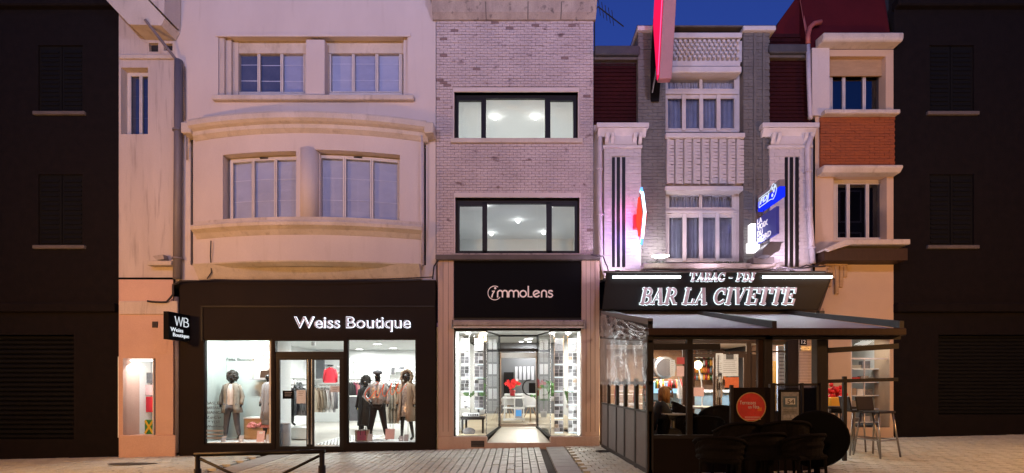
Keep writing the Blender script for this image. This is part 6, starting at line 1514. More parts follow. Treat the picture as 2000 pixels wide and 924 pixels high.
# brick end with the house number
M().box(X(1560), X(1606), -.05, .12, gz(6), BT).build('brick_pier', 'mortar', bf)
brickface(bf, X(1560,-.06), X(1606,-.06), gz(6), BT, [], -.06, .22, .065, 'wood_tan' if False else 'stone_pilaster', gap=.008)
o = thing('number_plate', W(1569, 673, -.1), 'small black plate with the white number 12', 'number plate'); M().pb(1563, 1576, 661, 674, -.10, .02).build('plate', 'black_sign', o)
letters(o, '12', X(1565.3,-.1), Z(671.5,-.1), -.10, .095, .085, 'card_white', .006, off=.015, name='digit')
o = M().pb(1563, 1588, 676, 685, -.10, .02).build('door_plate', 'steel', bevel=.004); tag(o, 'small worn metal plate with screws just under the number twelve', 'plate')
for a in (1565, 1572, 1579, 1586): M().cyl(W(a,681,-.11), W(a,681,-.10), .010).build('screw', 'chrome', o)
# bar room
br = thing('bar_room', (X(1430), 3, BZ), 'warm brown bar room lit by lamps, behind the glazed front', 'bar room', kind='structure')
bx0_, bx1_ = X(1165), X(1600); BC = Z(655)
M().box(bx0_, bx1_, .1, 5, BZ-.05, BZ).build('floor', 'wood_tan', br); M().box(bx0_, bx1_, .1, 5, BC, BC+.05).build('ceiling', 'card_white', br)
M().box(bx0_, bx1_, 5, 5.1, BZ, BC).build('back_wall', 'bar_wall', br); M().box(bx0_-.05, bx0_, .1, 5, BZ, BC).build('side_wall', 'bar_wall', br); M().box(bx1_, bx1_+.05, .1, 5, BZ, BC).build('side_wall', 'bar_wall', br)
for i, (x, y, pw, c_) in enumerate([(X(1310),1.6,150,(1,.93,.85)), (X(1400),1.3,95,(1,.75,.48)), (X(1520),1.2,140,(.75,.88,1)), (X(1350),3.6,150,(1,.80,.55))]):
    t = thing('ceiling_lamp', (x, y, BC-.02), ['round lamp over the coffee counter in the bar','round lamp inside the bar doors','cool round lamp behind the bar window beside the brick pier','round lamp deep inside the bar room'][i], 'ceiling lamp', 'ceiling lamps in the bar')
    M().lathe((x, y, BC-.03), [(.12,0),(.12,.025)], 14).build('diffuser', 'lamp_white', t); area('lamp', (x, y, BC-.05), (0,0,-1), .5, pw, c_, t)
t = thing('ceiling_lamp', (X(1215), 1.2, BC-.02), 'round lamp behind the bar window nearest the agency', 'ceiling lamp', 'ceiling lamps in the bar')
M().lathe((X(1215), 1.2, BC-.03), [(.12,0),(.12,.025)], 14).build('diffuser', 'lamp_white', t); area('lamp', (X(1215), 1.2, BC-.05), (0,0,-1), .5, 90, (1,.97,.92), t)
t = thing('white_rack', W(1220,830,1.0), 'white wire rack behind the bar window nearest the agency', 'rack')
for q in range(4): M().box(X(1185,1), X(1258,1), 1.0, 1.3, Z(770+q*18,1)-.02, Z(770+q*18,1)).build('shelf', 'shop_white', t)
for a in (1186,1222,1256): M().cyl(W(a,835,1.0), W(a,700,1.0), .014).build('upright', 'shop_white', t)
# globe lamp on a long thin stalk
t = thing('globe_lamp', W(1368,800,.5), 'glowing warm globe lamp on a thin curved stalk inside the bar door', 'lamp')
M().ball(tuple(W(1363,713,.5)), .10, n=14, m=10).build('globe', 'lamp_warm', t, smooth=True); M().tube([W(1365,722,.5), W(1369,740,.5), W(1372,765,.5), W(1371,795,.5)], .012, 6).build('stalk', 'card_white', t)
M().lathe(tuple(W(1371,797,.5)), [(.10,0),(.10,.015),(.02,.03)], 14).build('base', 'card_white', t)
point('globe_light', tuple(W(1363,713,.32)), .1, 14, (1,.75,.45), t)
# counter, shelves, bottles, coffee machine, posters
t = thing('bar_counter', W(1330,830,2), 'long dark bar counter with a pale top', 'counter')
M().box(X(1275,2), X(1440,2), 2, 2.6, BZ, BZ+1.05).build('counter_front', 'bar_blue', t); M().box(X(1272,2), X(1443,2), 1.95, 2.65, BZ+1.05, BZ+1.10).build('counter_top', 'card_white', t)
t = thing('coffee_machine', W(1289,735,2.2), 'big black drum-shaped machine on the left of the bar counter', 'machine')
M().pb(1274, 1302, 700, 736, 2.2, .5).build('machine_body', 'terrace_metal', t, bevel=.03); o = M().lathe(tuple(W(1300,718,2.1)), [(.28,0),(.30,.05),(.30,.3)], 20, 'y').build('drum', 'steel', t, smooth=True)
M().lathe(tuple(W(1300,718,2.08)), [(.24,0),(.24,.02)], 20, 'y').build('drum_lid', 'terrace_metal', t)
M().pb(1276, 1296, 738, 742, 2.15, .05).build('dark_base', 'black_metal', t)
t = thing('glass_fridge', W(1295,775,1.7), 'blue-lit glass counter fridge behind the seated woman', 'fridge')
M().pb(1274, 1330, 745, 790, 1.75, .3).build('cabinet_body', 'bar_blue', t, bevel=.02); M().pb(1277, 1326, 749, 768, 1.73, .02).build('lit_window', 'fridge_glow', t)
for q in range(4): M().pb(1288+q*12, 1289+q*12, 747, 788, 1.70, .02).build('divider', 'chrome', t)
for i in range(26):
    px = 1282+i*2.2; sh_ = 745+rnd.choice([0, 18]); h_ = rnd.uniform(7,12); Y = 1.66; o = thing('bottle', W(px, sh_+14, Y), 'bottle in the row on the glass counter of the bar', 'bottle', 'bottles at the bar')
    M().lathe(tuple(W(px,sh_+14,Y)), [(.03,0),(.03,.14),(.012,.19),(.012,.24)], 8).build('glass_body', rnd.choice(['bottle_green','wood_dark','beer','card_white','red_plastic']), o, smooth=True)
for r in range(4):
    o = M().box(X(1345,4.5), X(1440,4.5), 4.5, 4.8, Z(700+r*14,4.5)-.02, Z(700+r*14,4.5)).build('wall_shelf', 'wood_dark'); tag(o, 'dark wall shelf at the back of the bar, %s of four' % ['topmost','second','third','lowest'][r], 'shelf')
    for i in range(20):
        px = 1348+i*4.5; Y = 4.6; h_ = rnd.uniform(.16,.26); q = thing('bottle', W(px, 700+r*14, Y), 'bottle on the back shelves of the bar', 'bottle', 'bottles at the bar')
        M().lathe(tuple(W(px,700+r*14,Y)), [(.035,0),(.035,h_*.6),(.012,h_*.75),(.012,h_)], 7).build('glass_body', rnd.choice(['bottle_green','wood_tan','beer','card_white','red_plastic','bar_blue','cloth_orange']), q, smooth=True)
PL = [(1309,1318,703,735,'paper','white notice left of the red notice at the bar'),(1322,1337,698,711,'red_plastic','small dark red notice in the left bar window'),(1322,1336,715,735,'card_pink','pale pink notice under the red one'),(1398,1412,690,740,'paper','long white notice in the door of the bar'),(1411,1442,692,735,'paper','large pale notice with a blue seal on the right bar door'),(1416,1443,737,757,'paper_orange','orange and red notice on the right bar door'),
      (1402,1410,728,736,'print_dark','dark small sticker on the bar door'),(1404,1411,741,747,'card_white','white sticker above the grey one on the bar door'),(1400,1412,762,776,'card_grey','grey sticker low on the right bar door'),(1355,1375,757,774,'card_pink','red and white box seen through the left bar door'),(1469,1495,694,810,'wood_dark','long maroon poster with white symbols right of the bar doors'),(1470,1494,768,775,'card_white','white footer strip on the maroon poster')]
for i, a in enumerate(PL):
    o = M().pb(a[0], a[1], a[2], a[3], .02-.002*(i % 3)-.008, .004).build('notice', a[4]); tag(o, a[5], 'notice')
    if a[4] == 'paper':
        for q in range(int((a[3]-a[2])/4)-1): M().pb(a[0]+2, a[1]-2-rnd.uniform(0,5), a[2]+3+q*4, a[2]+3.8+q*4, .004, .003).build('print_line', 'text_pale', o)
for q, (a, b_) in enumerate([(1482,701),(1483,714),(1481,730),(1480,742),(1484,755)]):
    M().prism([W(a-4,b_+2,.0).xz, W(a+4,b_+2,.0).xz, W(a,b_-4,.0).xz], .0, .004).build('symbol', 'card_white', bpy.data.objects['notice.010']) if False else None
    o = M().prism([W(a-4,b_+2,.0).xz, W(a+4,b_+2,.0).xz, W(a,b_-4,.0).xz], -.002, .004).build('symbol', 'card_white', bf)
o = M().pb(1418, 1433, 692, 702, .008, .004).build('wall_frame', 'print_dark'); tag(o, 'dark framed print hanging behind the right bar door', 'frame')
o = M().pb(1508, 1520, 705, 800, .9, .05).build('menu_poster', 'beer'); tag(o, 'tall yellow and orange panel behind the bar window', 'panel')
o = M().pb(1519, 1540, 676, 808, .7, .05).build('price_list', 'paper'); tag(o, 'tall pale blue price list behind the bar window beside the brick', 'price list')
for q in range(16): M().pb(1522, 1537-rnd.uniform(0,5), 684+q*7, 686+q*7, .697, .003).build('print_line', 'text_pale', o)
o = M().pb(1274, 1292, 668, 676, .9, .1).build('lit_menu', 'screen_blue'); tag(o, 'blue and orange lit menu sign above the coffee machine', 'menu sign'); M().pb(1277, 1289, 669, 675, .895, .004).build('picture', 'cloth_orange', o)
o = thing('blue_umbrella', W(1329,775,1.2), 'pale blue folded parasol leaning by the bar counter', 'parasol'); M().cyl(W(1332,778,1.2), W(1325,742,1.2), .09, .03, 10).build('folded_canopy', 'print_light', o); M().cyl(W(1332,790,1.2), W(1325,736,1.2), .012).build('pole', 'steel', o)

# ================================================================ TERRACE
tr = thing('bar_terrace', (X(1440,-2), -2, gz(5)), 'dark framed glazed terrace with a sloping translucent roof in front of the bar', 'terrace')
yb, yf0 = -.35, -3.7
tx0b, tx0f, tx1 = 1.86, 2.03, 5.75
zb_r, zf_r = Z(613,yb), Z(641,yf0)
xr = 5.86
# roof panels
def roofp(xa, xb_, za_off=0, name='roof_panel'):
    q = M(); k = lambda x, y, z: (x, y, z)
    q.v = [(xa,yb,zb_r-.02),(xb_,yb,zb_r-.02),(xb_,yf0+.05,zf_r-.02),(xa,yf0+.05,zf_r-.02),(xa,yb,zb_r+.0),(xb_,yb,zb_r+.0),(xb_,yf0+.05,zf_r),(xa,yf0+.05,zf_r)]
    q.f = [(0,1,2,3),(7,6,5,4),(0,4,5,1),(1,5,6,2),(2,6,7,3),(3,7,4,0)]; return q.build(name, 'roof_panel', tr)
edges = [tx0f, 3.92, xr]
for a, b_ in zip(edges, edges[1:]): roofp(a+.03, b_-.03)
for i, x in enumerate(edges): M().prismx([(yb,Z(606,yb)),(yb,Z(613,yb)),(yf0,Z(641,yf0)),(yf0,Z(627,yf0))], x-.035, x+.035).build('rafter', 'terrace_metal', tr)
M().box(tx0b-.05, xr, yb-.05, yb+.1, zb_r-.05, zb_r+.08).build('wall_beam', 'terrace_metal', tr)
M().box(tx0f-.05, xr, yf0-.10, yf0+.02, Z(656,yf0), Z(642,yf0)).build('front_beam', 'wood_dark', tr, bevel=.01)
M().box(tx0f-.05, xr, yf0-.06, yf0+.06, zf_r-.06, zf_r+.02).build('gutter', 'terrace_metal', tr, bevel=.01) if False else None
o = thing('patio_heater', W(1380,660,yf0+.5), 'long dim red-brown bar heater under the front beam of the terrace', 'heater'); M().cyl(W(1284,661,yf0+.5), W(1530,661,yf0+.5), .03, n=10).build('tube', 'heater_red', o); M().box(X(1284,yf0+.5), X(1530,yf0+.5), yf0+.45, yf0+.56, Z(658.5,yf0+.5), Z(657,yf0+.5)).build('reflector', 'terrace_metal', o)
# posts
G2 = lambda x: gz(x)-.02
def tpost(px, w, Y, m='terrace_metal', z1=None):
    x = X(px,Y); M().box(x, x+w, Y, Y+w, G2(x), z1 or Z(645,yf0)).build('post', m, tr, bevel=.006)
tpost(1264, .10, yf0); tpost(1342.5, .085, yf0+.05); tpost(1481, .08, yf0+.08, 'wood_dark'); tpost(1494, .12, yf0+.02)
tpost(1596, .16, yf0+.1); tpost(1600, .12, -.6, z1=Z(610,yb))
# front glazing left of the entrance
fx0_, fx1_ = X(1274,yf0), X(1408,yf0)
M().box(fx0_, fx1_, yf0+.02, yf0+.08, Z(683,yf0), Z(671,yf0)).build('head_rail', 'terrace_metal', tr); M().box(fx0_, fx1_+.9, yf0+.02, yf0+.09, Z(857,yf0), Z(850,yf0)).build('sill_rail', 'terrace_metal', tr)
M().box(fx0_, fx1_+1.4, yf0+.035, yf0+.07, G2(2.5), Z(857,yf0)).build('front_panel', 'black_fascia', tr)
for a, b_ in ((fx0_, X(1342,yf0)), (X(1355,yf0), X(1481,yf0))): M().quad((a,yf0+.05,Z(850,yf0)),(b_,yf0+.05,Z(850,yf0)),(b_,yf0+.05,Z(683,yf0)),(a,yf0+.05,Z(683,yf0))).build('front_pane', 'clear_glass', tr)
M().box(fx0_, xr, yf0+.02, yf0+.07, Z(655,yf0)-.06, Z(655,yf0)).build('fascia_rail', 'terrace_metal', tr)
# side wall towards the agency
def sx_(Y): t = (Y-yb)/(yf0-yb); return tx0b+(tx0f-tx0b)*t
def sq(Ya, Yb, za, zb, m, name, t=.02, par=None):
    q = M(); xa, xb_ = sx_(Ya), sx_(Yb); q.v = [(xa-t,Ya,za),(xb_-t,Yb,za),(xb_-t,Yb,zb),(xa-t,Ya,zb),(xa+t,Ya,za),(xb_+t,Yb,za),(xb_+t,Yb,zb),(xa+t,Ya,zb)]
    q.f = [(0,1,2,3),(7,6,5,4),(0,4,5,1),(1,5,6,2),(2,6,7,3),(3,7,4,0)]; return q.build(name, m, par or tr)
zr0, zr1, zw1 = gz(1.9)-.03, 1.55+.10-.12, 1.52
zlow = Z(848, yf0)+.0; zlow = 1.0; 
zsill = Z(757+52, -1.9)
zsill = 1.06; ztop = 1.50
ys = [yb, -1.05, -1.75, -2.45, -3.1, yf0]
for i in range(5):
    if i in (0, 1, 3) or True:
        pass
    a, b_ = ys[i], ys[i+1]
for a, b_ in ((yb,-1.62),(-1.70,-2.22),(-2.30,yf0)): sq(a-.0, b_, zr0, zsill, 'terrace_panel', 'lower_panel', .018); sq(a, b_, zsill, zsill+.035, 'terrace_metal', 'sill_rail', .03); sq(a, b_, zr0, zr0+.10, 'terrace_metal', 'foot_rail', .03)
for a in (-.95, -1.66, -2.26, -2.95): sq(a+.04, a-.04, zr0, ztop+.1, 'terrace_metal', 'side_post', .03)
sq(yb, yf0, ztop+.0, ztop+.05, 'terrace_metal', 'mid_rail', .025)
sq(yb, yf0, zsill+.035, ztop, 'clear_glass', 'side_pane', .004)
q = M(); q.v = []; 
# roof edge beam on the side, sloping
za_, zb2_ = Z(607,yb), Z(622,yf0); e = M(); e.v = [(sx_(yb)-.04,yb,za_-.09),(sx_(yf0)-.04,yf0,zb2_-.09),(sx_(yf0)-.04,yf0,zb2_),(sx_(yb)-.04,yb,za_),(sx_(yb)+.04,yb,za_-.09),(sx_(yf0)+.04,yf0,zb2_-.09),(sx_(yf0)+.04,yf0,zb2_),(sx_(yb)+.04,yb,za_)]
e.f = [(0,1,2,3),(7,6,5,4),(0,4,5,1),(1,5,6,2),(2,6,7,3),(3,7,4,0)]; e.build('side_beam', 'terrace_panel', tr)
# crumpled clear film rolled in two sheets
def film(z0f, z1f, amp, seed, nm):
    rr = random.Random(seed); m = M(); nu, nv = 60, 16; ph = [rr.uniform(0,6) for _ in range(9)]
    for i in range(nu+1):
        Y = yb+(yf0-yb)*i/nu; t = i/nu
        for j in range(nv+1):
            v = j/nv; za = z0f(t); zb2 = z1f(t); z = za+(zb2-za)*v
            d = amp*(math.sin(t*24+ph[0]+2*math.sin(v*5+ph[1]))*.5+math.sin(t*47+ph[2]+3*v)*.3+math.sin(v*21+ph[3]+4*math.sin(t*9))*.35)*(.4+t)
            m.v.append((sx_(Y)-.05-d*.5-abs(d)*.3, Y, z+(.02*math.sin(t*60) if j == 0 else 0)))
    for i in range(nu):
        for j in range(nv): a = i*(nv+1)+j; m.f.append((a, a+nv+1, a+nv+2, a+1))
    return m.build(nm, 'film', tr, smooth=True, norm=False)
zs2 = lambda t: zb_r+(zf_r-zb_r)*t
film(lambda t: 2.52-.34*t, lambda t: zs2(t)+.02, .045, 3, 'upper_film'); film(lambda t: 1.47+.02*t, lambda t: 2.48-.32*t, .022, 5, 'lower_film')
q = sq(yb, yf0, 2.47, 2.51, 'terrace_panel', 'film_rail', .03); 
for i, v in enumerate(q.data.vertices):
    if v.co.y+WL[tr.name].y < -2: v.co.z -= .33
# red and pink flags/stickers behind the side panes
for i, (Ya, hh, m_) in enumerate([(-.62,.36,'cloth_orange'),(-1.25,.38,'cloth_pink'),(-1.98,.33,'cloth_red'),(-2.62,.34,'cloth_red'),(-3.30,.34,'cloth_orange')]):
    b = M(); x = sx_(Ya)+.06; n = 14; pts = []
    for k in range(n): a = 2*math.pi*k/n; r = (.17 if k % 2 else .11)*(1+.2*math.sin(i*3+k)); pts.append((Ya+r*math.cos(a)*.8, 1.30+r*1.1*math.sin(a)))
    b.prismx(pts, x, x+.01); t = b.build('leaf_sticker', {'cloth_orange':'leaf_film_orange','cloth_pink':'leaf_film_pink','cloth_red':'leaf_film_red'}[m_]); tag(t, ['orange leaf cut-out nearest the house wall in the terrace side window','pink leaf cut-out in the second terrace side pane','red leaf cut-out in the middle terrace side pane','red leaf cut-out in the fourth terrace side pane','pale orange leaf cut-out nearest the street in the terrace side'][i], 'cut-out', 'leaf cut-outs in the terrace side windows')
    M().tube([(x,Ya,1.25),(x,Ya+.04,zsill+.03)], .008, 4).build('stalk', 'card_white', t)
for i, (x, y, p) in enumerate([(2.7,-1.3,16),(4.3,-1.3,20),(5.4,-2.0,14)]):  # added fill spots; the terrace itself has only spill from the bar
    q = thing('terrace_spot', (x, y, 2.62), ['small warm spot under the terrace roof near the agency side','small warm spot under the middle of the terrace roof','small warm spot under the terrace roof by the brick pier'][i], 'spotlight', 'spots under the terrace roof')
    M().cyl((x,y,2.66),(x,y,2.60), .05, .04, 10).build('housing', 'black_metal', q); area('beam', (x,y,2.59), (0,.55,-1), .12, p, (1,.80,.58), q)

# furniture
def bistro_table(px, py, Y, r, m, lab, h=None):
    x = X(px,Y); zt1 = Z(py,Y); z0 = gz(x); t = thing('cafe_table', (x,Y,z0), lab, 'table', 'cafe tables on the terrace')
    M().lathe((x,Y,zt1-.03), [(r*.97,0),(r,.01),(r,.025),(r*.98,.03)], 22).build('table_top', m, t); M().cyl((x,Y,z0+.03),(x,Y,zt1-.03), .035, n=10).build('pedestal', 'steel', t)
    M().lathe((x,Y,z0), [(.22,0),(.20,.02),(.04,.04)], 16).build('foot', 'terrace_metal', t); return t
T1 = bistro_table(1316, 806, -2.35, .30, 'card_grey', 'small cafe table in front of the blond woman')
bistro_table(1372, 794, -1.4, .32, 'card_grey', 'cafe table behind the empty dark chair'); bistro_table(1420, 796, -1.2, .30, 'card_grey', 'cafe table near the right bar door')
def rattan_chair(px, Y, top_py, lab, rot=0, w=.56, z0=None, m='rattan', label_g='dark woven terrace chairs'):
    x = X(px,Y); z0 = gz(x) if z0 is None else z0; zt1 = Z(top_py,Y); h = zt1-z0
    t = thing('woven_chair', (x,Y,z0), lab, 'chair', label_g); mt_ = Matrix.Translation((x,Y,z0)) @ Matrix.Rotation(rot, 4, 'Z')
    b = M(); n = 14
    for i in range(8):
        for j in range(n+1):
            a = math.pi*(-.05+1.1*j/n); v = i/7; front = 1-math.sin(max(0,min(math.pi,a))); zz = .40+(h-.40)*v*(1-.34*front**1.2); r = w/2*(1+.10*v)+.012*math.sin(zz*90)
            b.v.append((r*math.cos(a), r*math.sin(a)*.92, zz))
    for i in range(7):
        for j in range(n): b.f.append((i*(n+1)+j, i*(n+1)+j+1, (i+1)*(n+1)+j+1, (i+1)*(n+1)+j))
    o = b.xf(mt_).build('backrest', m, t, norm=False); sd = o.modifiers.new('thick', 'SOLIDIFY'); sd.thickness = .03
    M().tube([(w/2*1.12*math.cos(math.pi*(-.05+1.1*j/n)), w/2*1.03*math.sin(math.pi*(-.05+1.1*j/n)), .40+(h-.40)*(1-.34*(1-math.sin(max(0,min(math.pi,math.pi*(-.05+1.1*j/n)))))**1.2)) for j in range(n+1)], .022, 6).xf(mt_).build('top_rim', m, t, smooth=True)
    M().box(-w/2+.03, w/2-.03, -w*.42, w*.42, .38, .44).xf(mt_).build('seat', m, t, bevel=.02)
    for a, c_ in ((-1,-1),(1,-1),(-1,1),(1,1)): M().cyl((a*w*.42,c_*w*.38,0),(a*w*.40,c_*w*.36,.40), .02, n=6).xf(mt_).build('leg', m, t)
    return t
rattan_chair(1398, -2.2, 792, 'dark woven chair with its back to the street between the cafe tables', R(180))
rattan_chair(1375, -2.9, 812, 'low black chair back just behind the front glazing', R(170)); rattan_chair(1345, -2.3, 786, 'dark chair facing the blond woman across the small table', R(90))
rattan_chair(1437, -4.3, 823, 'woven chair leftmost of the black stack in front of the round sticker', R(185)); rattan_chair(1528, -4.35, 820, 'woven chair with a brown-lit rim in front of the menu board', R(175), .62)
rattan_chair(1478, -4.7, 842, 'black chair in the street-side middle of the dark stack', R(190), .62); rattan_chair(1405, -4.9, 850, 'black chair cut by the picture bottom left of the stack', R(160)); rattan_chair(1560, -4.8, 845, 'black chair beside the round tilted table top', R(200))
t = thing('folded_table', W(1598,900,-4.4), 'round black table top tilted upright beside the dark chairs', 'table')
b = M().lathe((0,0,0), [(.39,-.03),(.41,-.015),(.41,.015),(.39,.03)], 28, 'y'); b.xf(Matrix.Translation(W(1594,858,-4.4)) @ Matrix.Rotation(R(12), 4, 'X') @ Matrix.Rotation(R(-18), 4, 'Z')).build('table_top', 'cover_black', t)
M().cyl(W(1594,858,-4.3), W(1596,930,-4.2), .04).build('pedestal', 'cover_black', t); M().lathe(tuple(Vector((X(1596,-4.2), -4.2, gz(4.3)))), [(.28,0),(.25,.03),(.05,.06)], 16).build('foot', 'cover_black', t)
# screen with the round sticker and the menu board
t = thing('wind_screen', W(1470,900,-3.95), 'dark upright wind screen with a round red Terrasses en Fete sticker', 'screen'); Y = -3.95
M().pb(1431, 1510, 757, 925, Y, .04).build('panel', 'black_fascia', t, bevel=.006)
M().pb(1428, 1433, 752, 925, Y-.02, .07).build('post', 'terrace_metal', t); M().pb(1505, 1511, 750, 925, Y-.02, .07).build('post', 'terrace_metal', t)
c0 = W(1467,795,Y-.006); rr_ = 28/ (1000/(CD+Y))
M().lathe(tuple(c0), [(rr_,0),(rr_,.005)], 32, 'y').build('sticker', 'sticker_red', t)
M().ribbon([(c0.x+rr_*math.cos(a*math.pi/18), c0.z+rr_*math.sin(a*math.pi/18)) for a in range(36)], .014, Y-.010, Y-.006, True).build('sticker_ring', 'sticker_gold', t)
letters(t, 'Terrasses', X(1444,Y), Z(790,Y), Y-.008, .24, .055, 'card_white', .003, name='word'); letters(t, 'en Fête', X(1461,Y), Z(798,Y), Y-.008, .16, .05, 'card_white', .003, name='word')
M().pb(1455, 1484, 814, 815.6, Y-.009, .003).build('print_line', 'card_pink', t); M().pb(1452, 1486, 818, 819.6, Y-.009, .003).build('print_line', 'card_pink', t); M().pb(1480, 1488, 796, 803, Y-.009, .003).build('print_block', 'cloth_orange', t)
t = thing('menu_board', W(1542,905,-3.9), 'black framed blue and white menu board beside the round sticker', 'menu board'); Y = -3.9
M().pb(1521, 1564, 761, 860, Y, .03).build('frame', 'black_metal', t, bevel=.004); M().pb(1526, 1560, 766, 855, Y-.006, .006).build('sheet', 'print_light', t)
M().pb(1530, 1557, 774, 795, Y-.010, .003).build('print_block', 'bar_blue', t); M().pb(1534, 1553, 778, 790, Y-.013, .003).build('print_block', 'card_white', t); letters(t, '54', X(1537,Y), Z(789,Y), Y-.015, .10, .07, 'print_dark', .003, name='digit')
M().pb(1530, 1557, 826, 845, Y-.010, .003).build('print_block', 'bar_blue', t)
for a in (1533,1540,1548): M().lathe(tuple(W(a,814,Y-.010)), [(.025,0),(.025,.003)], 12, 'y').build('print_dot', 'card_grey', t)
for q in range(3): M().pb(1530, 1556, 800+q*3, 801+q*3, Y-.010, .003).build('print_line', 'print_mid', t)
M().cyl(W(1523,860,Y), W(1520,925,Y), .015).build('leg', 'black_metal', t); M().cyl(W(1562,860,Y), W(1566,925,Y), .015).build('leg', 'black_metal', t)
t = thing('glass_screen', W(1572,900,-3.6), 'low glass wind screen with dark posts behind the menu board', 'screen'); Y = -3.6
M().pb(1512, 1606, 749, 753, Y, .04).build('top_rail', 'terrace_metal', t); M().quad(W(1512,753,Y+.02), W(1606,753,Y+.02), W(1606,880,Y+.02), W(1512,880,Y+.02)).build('pane', 'dark_glass', t)
for a in (1510,1566,1603): M().pb(a, a+4, 748, 925, Y-.01, .05).build('post', 'terrace_metal', t)
M().pb(1570, 1604, 757, 925, Y+.05, .04).build('dark_panel', 'black_fascia', t)
# right-hand side frame of the terrace
for (a, b_, c_, d_, Yv, h) in ((1612,682,1752,673,-3.2,.085),(1612,742,1752,738,-2.9,.06)): M().tube([W(a,b_+3,Yv), W(c_,d_+3,Yv)], h*.7, 4).build('side_rail', 'terrace_metal', tr)
tpost(1648, .06, -2.9, z1=Z(735,-2.9)); tpost(1612, .05, -3.2)
# high tables and bar stools, right
def stool(px, Y, seat_py, lab, m='terrace_metal', back=True, rot=0):
    x = X(px,Y); z0 = gz(x); zs1 = Z(seat_py,Y); h = zs1-z0; t = thing('bar_stool', (x,Y,z0), lab, 'stool', 'steel-legged bar stools beside the terrace'); mt_ = Matrix.Translation((x,Y,z0)) @ Matrix.Rotation(rot, 4, 'Z')
    M().box(-.21, .21, -.2, .2, h-.04, h).xf(mt_).build('seat', m, t, bevel=.015)
    if back: M().prismx([(.18,h),(.21,h),(.25,h+.24),(.22,h+.24)], -.21, .21).xf(mt_).build('backrest', m, t, bevel=.01)
    for a, c_ in ((-1,-1),(1,-1),(-1,1),(1,1)): M().cyl((a*.25,c_*.24,0),(a*.17,c_*.16,h-.04), .016, n=8).xf(mt_).build('leg', 'steel', t, smooth=True)
    b = M(); 
    for zz in (.30,):
        k = .25-.08*zz/h; q = [(-k,-k,zz),(k,-k,zz),(k,k,zz),(-k,k,zz),(-k,-k,zz)]
        for u, v in zip(q, q[1:]): b.cyl(u, v, .011, n=6)
    b.xf(mt_).build('footrest', 'steel', t); return t
stool(1676, -2.2, 800, 'bar stool with a dark back nearest the high table, right of the maroon chair', rot=R(80)); stool(1618, -1.2, 802, 'bar stool under the red and orange cushions', rot=R(160)); stool(1712, -2.5, 802, 'bar stool furthest right with a tall dark back', rot=R(20))
t = thing('high_table', W(1630,870,-1.6), 'tall narrow dark table with crossbars left of the bar stools', 'table'); Y = -1.6
M().box(X(1600,Y), X(1655,Y), Y-.3, Y+.3, Z(797,Y), Z(793,Y)).build('table_top', 'terrace_metal', t, bevel=.01)
for a in (1604,1650):
    for yy in (-.26,.26): M().box(X(a,Y)-.02, X(a,Y)+.02, Y+yy-.02, Y+yy+.02, gz(6.5), Z(797,Y)).build('leg', 'steel', t)
b = M()
for i in range(30): p = W(1631,768,-1.4); b.ball((p.x+rnd.gauss(0,.09), p.y+rnd.uniform(-.08,.08), p.z+rnd.gauss(0,.07)), .045, n=6, m=4)
tag(b.build('red_flowers', 'petal_red', smooth=True), 'blurred bunch of red flowers on the high table', 'flowers')
b = M().pb(1622, 1643, 776, 795, -1.55, .12).build('flower_pot', 'beer', bevel=.02); tag(b, 'yellow-orange box holding the red flowers on the high table', 'pot')
# ---------------------------------------------------------------- seated woman
px_, py_s = X(1293,-2.3), -2.3; fz = gz(px_)
wm = thing('person', (px_, py_s, fz), 'blond woman in a dark coat seated at a cafe table with a beer', 'person')
def Q(a, b, c, r): return (px_+a, py_s+b, fz+c, r)
N = {'pel': Q(-.10,.0,.50,(.16,.13)), 'wai': Q(-.09,.0,.70,(.14,.11)), 'che': Q(-.05,-.01,.90,(.17,.12)), 'nec': Q(.0,-.02,1.05,.055), 'hd0': Q(.04,-.03,1.11,.065), 'hd': Q(.07,-.04,1.19,(.08,.09)), 'top': Q(.06,-.03,1.26,.06)}
E = [('pel','wai'),('wai','che'),('che','nec'),('nec','hd0'),('hd0','hd'),('hd','top')]
for s, q in (('l',-1),('r',1)):
    N['sh'+s] = Q(-.04,q*.18,.99,.06); N['el'+s] = Q(.10,q*.22-.02,.76,.047); N['wr'+s] = Q(.25,q*.08-.04,.83,.030)
    N['hi'+s] = Q(-.04,q*.10,.48,.095); N['kn'+s] = Q(.36,q*.12,.50,.068); N['an'+s] = Q(.38,q*.12,.12,.042); N['to'+s] = Q(.50,q*.12,.05,.038)
    E += [('che','sh'+s),('sh'+s,'el'+s),('el'+s,'wr'+s),('pel','hi'+s),('hi'+s,'kn'+s),('kn'+s,'an'+s),('an'+s,'to'+s)]
    # hand: palm and five fingers in the same skin
    wx, wy, wz = .25, q*.08-.04, .83
    N['pm'+s] = Q(wx+.06, wy*.7-.01, wz-.005, (.030,.018)); E.append(('wr'+s,'pm'+s))
    for f in range(4):
        dy = (f-1.5)*.018; N['f%d'%f+s] = Q(wx+.105+(.006 if f in (1,2) else 0), wy*.6-.01+dy, wz-.004, .009); N['g%d'%f+s] = Q(wx+.135+(.008 if f in (1,2) else 0), wy*.4-.01+dy*.9, wz-.022, .0078)
        E += [('pm'+s,'f%d'%f+s),('f%d'%f+s,'g%d'%f+s)]
    N['th'+s] = Q(wx+.075, wy*.5-q*.035-.01, wz+.008, .010); N['ti'+s] = Q(wx+.11, wy*.3-q*.045-.01, wz+.004, .009); E += [('pm'+s,'th'+s),('th'+s,'ti'+s)]
skin_mesh('body', N, E, 'skin', wm)
C = {}; CE = []
C['pel'] = Q(-.10,0,.50,(.19,.16)); C['wai'] = Q(-.09,0,.70,(.165,.14)); C['che'] = Q(-.06,0,.89,(.19,.145)); C['col'] = Q(-.01,-.01,1.02,(.10,.09)); CE = [('pel','wai'),('wai','che'),('che','col')]
